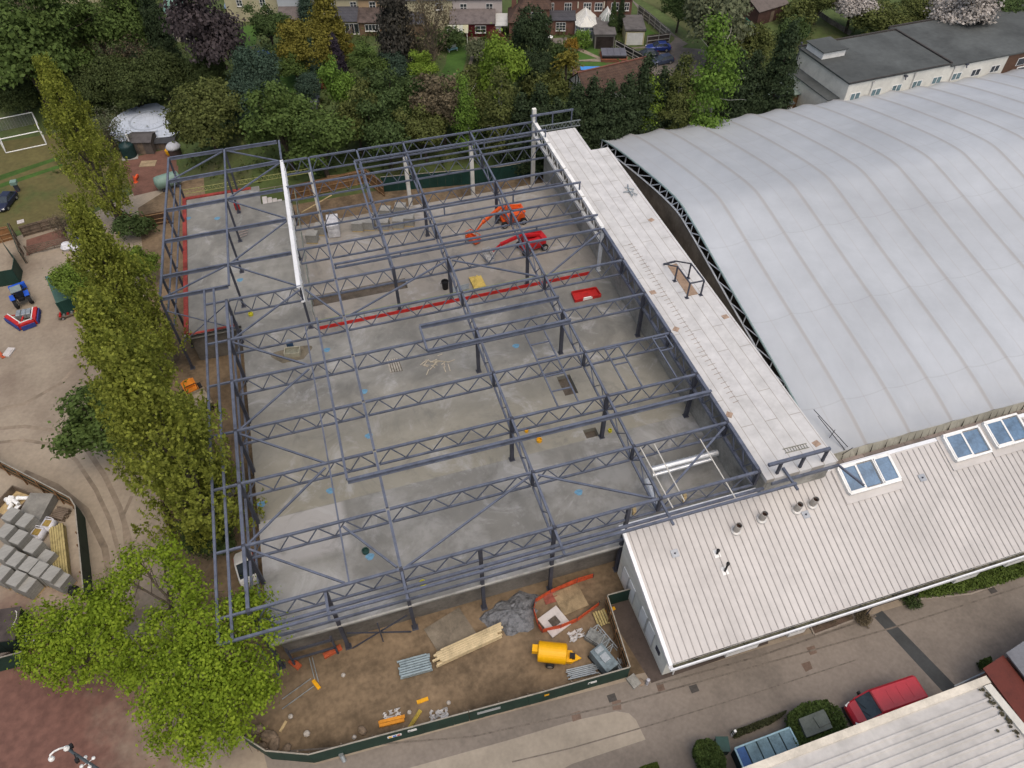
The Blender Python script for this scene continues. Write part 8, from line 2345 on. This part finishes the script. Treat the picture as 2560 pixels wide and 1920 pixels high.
def flatshed(name, label, c, w_, d_, h0, h1, wallm, roofm, front=None, cat='shed', rz=rz_):
    """box with a sloping flat roof, local y away from the camera"""
    z = TZ(c.x, c.y)
    t = thing(name, label, cat, (c.x, c.y, z), rz)
    MB().add([(-w_ / 2, -d_ / 2, 0), (w_ / 2, -d_ / 2, 0), (w_ / 2, d_ / 2, 0), (-w_ / 2, d_ / 2, 0), (-w_ / 2, -d_ / 2, h0), (w_ / 2, -d_ / 2, h0), (w_ / 2, d_ / 2, h1), (-w_ / 2, d_ / 2, h1)], [(0, 3, 2, 1), (0, 1, 5, 4), (1, 2, 6, 5), (2, 3, 7, 6), (3, 0, 4, 7)]).build('wall', wallm, t)
    s_ = (h1 - h0) / d_; o_ = .2
    MB().add([(-w_ / 2 - o_, -d_ / 2 - o_, h0 - s_ * o_ + .01), (w_ / 2 + o_, -d_ / 2 - o_, h0 - s_ * o_ + .01), (w_ / 2 + o_, d_ / 2 + o_, h1 + s_ * o_ + .01), (-w_ / 2 - o_, d_ / 2 + o_, h1 + s_ * o_ + .01), (-w_ / 2 - o_, -d_ / 2 - o_, h0 - s_ * o_ + .16), (w_ / 2 + o_, -d_ / 2 - o_, h0 - s_ * o_ + .16), (w_ / 2 + o_, d_ / 2 + o_, h1 + s_ * o_ + .16), (-w_ / 2 - o_, d_ / 2 + o_, h1 + s_ * o_ + .16)],
             [(3, 2, 1, 0), (4, 5, 6, 7), (0, 1, 5, 4), (1, 2, 6, 5), (2, 3, 7, 6), (3, 0, 4, 7)]).build('roof', roofm, t)
    if front: MB().box(-w_ / 2 + .25, -d_ / 2 - .06, .05, w_ / 2 - .25, -d_ / 2 - .004, h0 - .35).build('door', front, t)
    return t


ASB = mat('grey_fibre_sheet', (.12, .11, .105), .9, .15, .8, stain=.15)
c = GT(1280 + 860 / 5.53, 640 / 5.53); flatshed('garden_garage', 'long grey shed with an open dark front below the white conservatory', GT(1280 + 1250 / 5.53, 560 / 5.53), 3.6, 7.0, 2.5, 2.5, mat('grey_panel_wall', (.17, .16, .145), .9, .12, .8), ASB, mat('shed_mouth_shade', (.03, .022, .02), .9, .3, 1))  # its door panel is dark to paint the shade inside the open front
tg = flatshed('garage', 'cream garage with a white up and over door', GT(1280 + 1660 / 5.53, 520 / 5.53), 3.4, 6.4, 2.6, 2.6, mat('cream_garage_wall', (.50, .45, .27), .85, .1, .8), ASB, None, 'garage')
MB().box(-1.45, -3.27, .05, 1.45, -3.204, 2.2).build('garage_door', bricklike('white_ribbed_door', (.66, .66, .63), (.64, .64, .61), (.5, .5, .48), 9, .2, .015), tg)
MB().box(-1.9, -3.3, 2.45, 1.9, -3.21, 2.8).build('fascia', BLACK, tg)
t = thing('hot_tub', 'brick edged hot tub with a folding grey cover in the garden', 'hot tub', GT(1280 + 1400 / 5.53, 800 / 5.53), rz_)
MB().box(-2.3, -1.8, 0, 2.3, 1.6, .5).build('brick_base', bricklike('orange_brick_base', (.22, .07, .03), (.18, .06, .03), (.16, .12, .1), .23, .075, .01), t)
for k in range(4): MB().box(-2.2 + k * 1.1, -1.5, .95, -1.14 + k * 1.1, 1.5, 1.12).build('cover_panel', mat('grey_purple_cover', (.115, .115, .135), .5, .1, 1), t)
MB().box(-2.1, -1.45, .502, 2.1, 1.45, .94).build('tub_side', BLACK, t)
c = [GT(1280 + 920 / 5.53, 1000 / 5.53, 4.4), GT(1280 + 1850 / 5.53, 860 / 5.53, 4.4)]
bz = TZ(c[0].x, c[0].y)
L = (Vector((c[1].x, c[1].y, 0)) - Vector((c[0].x, c[0].y, 0))).length
t = thing('tiled_barn', 'long barn with a mottled brown tiled roof and a black and white gable', 'barn', (c[0].x, c[0].y, bz), head2(c[0], c[1]))
MB().box(.1, -3.2, 0, L - .1, 3.2, 1.8).add([(.1, -3.2, 1.8), (.1, 3.2, 1.8), (.1, 0, 4.3), (L - .1, -3.2, 1.8), (L - .1, 3.2, 1.8), (L - .1, 0, 4.3)], [(0, 2, 1), (3, 4, 5)]).build('wall', WHITE, t)
MB().add([(-.2, -3.6, 1.5), (L, -3.6, 1.5), (L, 0, 4.4), (-.2, 0, 4.4), (L, 3.6, 1.5), (-.2, 3.6, 1.5)], [(0, 1, 2, 3), (3, 2, 4, 5)]).build('roof', TILE, t)
MB().bar((-.2, 0, 4.43), (L, 0, 4.43), .3, .14).build('ridge_tile', mat('red_ridge', (.16, .07, .05), .85, .2, 2), t)
tb = MB()
for a, b_ in (((.06, -2.9, .1), (.06, -2.9, 1.9)), ((.06, -1.9, .1), (.06, -1.9, 2.7)), ((.06, -.9, .1), (.06, -.9, 3.4)), ((.06, 0, .1), (.06, 0, 4.1)), ((.06, .9, .1), (.06, .9, 3.4)), ((.06, -3.1, 1.85), (.06, 3.1, 1.85)), ((.06, -3.2, 1.75), (.06, 0, 4.3)), ((.06, -1.9, 1.9), (.06, -.9, 3.1))): tb.bar(a, b_, .07, .2)
tb.build('timber_frame', mat('black_timber', (.025, .022, .02), .8, .1, 2), t)
p = GT(1280 + 1160 / 5.53, 945 / 5.53, 2.2); o = MB().box(-2.6, -.9, 0, 2.6, .9, .06).box(-2.4, -.05, .06, 2.4, .05, .09).build('blue_tarpaulin', mat('bright_blue_tarp', (.06, .26, .62), .5, .08, 2)); o.location = (p.x, p.y, p.z + 2.2); o.rotation_euler = (R_(-8), 0, rz_)
tag(o, 'bright blue tarpaulin behind the barn ridge', 'tarpaulin')
hut('garden_hut', 'low brown roofed hut under the blue tarpaulin', p, 7.5, 3.2, 1.7, rz_, BROWNPLY, mat('brown_felt', (.13, .085, .07), .9, .15, 1), None, .4)


def gfence(label, pts, h=1.7, m=WOOD, cat='fence', post=None, name='garden_fence', group='fences of the back gardens'):
    q = [GT(*a) for a in pts]
    return run(name, label, cat, q, h, m, post, group, step=2.2)


q_ = lambda x, y: (1280 + x / 5.53, y / 5.53)
FGREY = mat('grey_panel_fence', (.15, .14, .13), .9, .15, .8)
FDARK = mat('near_black_fence', (.03, .028, .026), .9, .2, 1)
CP = mat('concrete_fence_post', (.32, .31, .28), .9, .1, 2)
gfence('grey panelled fence along the mown lane', [q_(1740, 210), q_(1900, 330), q_(2165, 560)], 1.9, FGREY, post=CP)
gfence('dark panelled fence with concrete posts beside the garage', [q_(1850, 640), q_(2165, 600)], 1.9, mat('dark_brown_panel', (.06, .048, .042), .9, .15, 1), post=CP)
gfence('black fence between the hot tub and the parked cars', [q_(1430, 690), q_(1780, 880)], 1.8, FDARK, post=CP)
gfence('weathered board fence with a stepped top beside the golden cypress', [(855, 128), (880, 95), (893, 62)], 1.8, mat('silvery_boards', (.20, .175, .155), .9, .2, 1), post=WOOD)
gfence('old grey fence left of the striped lawn', [(1078, 165), (1092, 135), (1103, 108)], 1.6, WOOD)
gfence('old brown fence in front of the ivy covered tree', [(948, 185), (962, 145), (980, 110)], 1.5, mat('brown_old_fence', (.15, .10, .065), .9, .2, 1))
gfence('low grey panel fence at the foot of the middle garden', [(955, 195), (1010, 195)], 1.2, FGREY)
gfence('long weathered fence along the gravel lane', [(1650, -20), (1700, 30), (1760, 75), (1850, 140), (1905, 165)], 1.7, mat('grey_brown_lane_fence', (.17, .15, .12), .9, .15, .8), post=None)
gfence('short fence beside the grey shed roof in the left garden', [(742, 262), (765, 235), (775, 218)], 1.5, mat('brown_old_fence', (0, 0, 0)))
gfence('low stone wall across the top right garden', [(1995, 10), (2040, 35), (2075, 60), (2125, 90)], .9, mat('rough_stone_wall', (.17, .15, .125), .95, .25, 1.5), 'wall', None, 'stone_wall')
gfence('green mesh netting along the top right lawn', [(1965, 45), (1985, 70), (2020, 92)], 1.2, mat('bright_green_netting', (.02, .17, .12), .8, .15, 2), 'netting', STEELD, 'green_netting')
gfence('green netting beside the cream camper van', [(1860, 60), (1885, 85)], 1.3, mat('bright_green_netting', (0, 0, 0)), 'netting', None, 'green_netting')


def gsheet(name, pts, m, dz=.05):
    q = [GT(*a) for a in pts]
    o = MB().add([(p.x, p.y, p.z + dz) for p in q], [tuple(range(len(q)))]).build(name, m)
    if o.data.polygons[0].normal.z < 0: o.data.flip_normals()
    return tag(o, kind='structure')


gsheet('lawn', [(1095, 195), (1115, 160), (1120, 118), (1172, 112), (1165, 150), (1150, 200)], LAWN)
gsheet('lawn', [q_(700, 620), q_(1180, 600), q_(1195, 830), q_(920, 830)], LAWN)
gsheet('lawn', [q_(940, 860), q_(1280, 860), q_(1320, 920), q_(960, 915)], LAWN)
gsheet('lawn', [q_(1740, 330), q_(1990, 470), q_(1840, 495)], LAWN)
gsheet('lawn', [(590, 70), (650, 58), (640, 110), (600, 140), (585, 110)], LAWN)
gsheet('lawn', [(700, 190), (745, 170), (770, 190), (760, 235), (700, 230)], LAWN)
gsheet('lawn', [(890, 125), (930, 118), (935, 140), (880, 150)], LAWN)
gsheet('path', [(1165, 185), (1180, 130), (1170, 85), (1195, 82), (1190, 130), (1172, 185)], mat('sandy_path', (.24, .20, .15), .95, .15, 1, coord='World'), .08)
gsheet('path', [q_(640, 600), q_(720, 560), q_(1290, 830), q_(1260, 860), q_(920, 850), q_(920, 835), q_(1180, 815)], mat('sandy_path', (0, 0, 0)), .08)
gsheet('patio', [q_(500, 540), q_(760, 520), q_(760, 600), q_(620, 620)], mat('grey_patio', (.16, .14, .125), .95, .15, 1, coord='World'), .06)
gsheet('gravel_circle', [(785 + 17 * math.cos(a), 255 + 14 * math.sin(a)) for a in np.linspace(0, 6, 18)], mat('tan_gravel', (.30, .22, .13), .95, .12, 1, coord='World'), .06)
gsheet('car_park', [q_(1560, 880), q_(1640, 660), q_(2170, 620), (1690, 95), (1770, 130), (1830, 165), (1720, 200), (1600, 190)], TRACKM, .05)
gsheet('lane', [(1580, 0), (1690, 90), (1720, 110), (1690, 125), (1672, 112), (1600, 30), (1575, -5)], TRACKM, .06)
gsheet('lane_verge', [(1565, -20), (1700, -20), (1790, 95), (1735, 95), (1670, 40), (1640, 20)], mat('verge_grass_mat', (.085, .095, .035), .95, .2, .2, coord='World'), .055)
gsheet('lawn', [(1925, 5), (1955, 5), (2110, 95), (2070, 105), (1990, 60)], mat('verge_grass_mat', (0, 0, 0)), .06)
slabthing('grey_shed_roof', 'flat grey shed roof at the bottom of the left garden', 'shed', GT(770, 262), 3.6, 2.8, 1.1, rz_, mat('blue_grey_felt', (.15, .165, .18), .9, .1, 1), z=GT(770, 262).z, extra=lambda mb: mb.box(-1.9, -1.5, 1.1, 1.9, 1.5, 1.2))
p = GT(652, 138, .7); t = thing('trampoline', 'round trampoline with a blue edge in the garden', 'trampoline', (p.x, p.y, p.z)); MB().lathe([(1.75, .72), (1.75, .78), (1.4, .79), (1.4, .74)], 28).build('blue_pad', mat('pad_blue', (.03, .08, .40), .6, .1, 2), t); MB().lathe([(1.41, .73), (.02, .72)], 28).build('jump_mat', mat('dark_mat', (.05, .055, .07), .8, .1, 2), t)
for k in range(6): a_ = k * 1.047; MB().bar((1.6 * math.cos(a_), 1.6 * math.sin(a_), 0), (1.6 * math.cos(a_), 1.6 * math.sin(a_), .72), .06).build('leg', STEELD, t)
p = GT(640 + 1550 / 5.53, 410 / 5.53, .0); t = thing('garden_parasol', 'beige parasol open in front of the brown brick extension', 'parasol', p); MB().lathe([(1.6, 2.0), (1.58, 2.06), (.8, 2.35), (.04, 2.55)], 10).build('canopy', mat('beige_canvas', (.40, .34, .29), .8, .1, 2), t); MB().tube((0, 0, 0), (0, 0, 2.5), .04, n=6).build('pole', WOOD, t)
p = GT(1132, 128); t = thing('garden_bench', 'white and pale blue garden seat on the striped lawn', 'bench', p, .2); MB().box(-.9, -.35, .38, .9, .35, .48).build('seat', mat('pale_blue_wood', (.22, .42, .46), .6, .1, 2), t); MB().box(-.9, .28, .5, .9, .36, 1.0).build('backrest', WHITE, t)
for x in (-.8, .8): MB().box(x - .05, -.3, 0, x + .05, .3, .375).build('leg', WHITE, t)
p = GT(1372, 102); t = thing('round_table', 'white round garden table by the patio', 'table', p); MB().lathe([(.75, .70), (.75, .76), (.02, .78)], 18).build('tabletop', WHITE, t); MB().tube((0, 0, 0), (0, 0, .7), .06, n=8).build('leg', WHITE, t)
hut('brown_shed', 'brown timber shed with a felt roof at the top right', GT(1900, 42), 7.5, 5.5, 2.6, R_(15), mat('dark_timber_shed', (.075, .04, .032), .85, .15, 1), mat('grey_brown_felt', (.12, .10, .09), .9, .12, 1), None, 1.2)
hut('small_summerhouse', 'small brown hut with a curved blue roof at the top edge', GT(592, 40), 2.8, 2.6, 2.0, R_(-17), mat('dark_timber_shed', (0, 0, 0)), mat('blue_curved_roof', (.20, .27, .36), .5, .1, 1), None, .5)
t = thing('tv_aerial', 'thin aerial mast standing behind the felt roof', 'aerial', GT(2296, 72)); MB().tube((0, 0, 0), (0, 0, 9.5), .05, n=6).build('mast', GALV, t); MB().bar((-.7, 0, 9.2), (.7, 0, 9.2), .05).bar((-.4, -.3, 9.2), (-.4, .3, 9.2), .03).bar((.2, -.3, 9.2), (.2, .3, 9.2), .03).build('antenna', GALV, t)
o = MB().lathe([(.02, 0), (2.2, .25), (2.6, .8), (2.3, 1.2), (.5, 1.5)], 10).build('copper_spire', GALV); bpy.data.objects.remove(o)
p = GT(436, 10, 6); t = thing('green_spire', 'pale green pointed roof peeping between the dark trees at the top edge', 'spire', (p.x, p.y, p.z)); MB().lathe([(2.3, 5), (.04, 11)], 8).build('roof', mat('verdigris', (.22, .38, .32), .7, .1, 1), t); MB().lathe([(2.0, 0), (2.0, 4.99)], 8).build('wall', CREAM, t)
p = GT(210, 8); t = thing('white_house', 'pale house glimpsed between the trees at the top left', 'house', p, R_(-10)); MB().box(-6, 0, 0, 6, 7, 5.2).build('wall', PALEY, t); MB().add([(-6.3, -.3, 5.1), (6.3, -.3, 5.1), (6.3, 3.5, 8), (-6.3, 3.5, 8), (6.3, 7.3, 5.1), (-6.3, 7.3, 5.1)], [(0, 1, 2, 3), (3, 2, 4, 5)]).build('roof', SLATE, t); winset(t, -1, 2.8, 1.6, 1.4, 0, 2, 1)
print('objects', len(bpy.data.objects), 'faces', sum(len(o.data.polygons) for o in bpy.data.objects if o.type == 'MESH'))
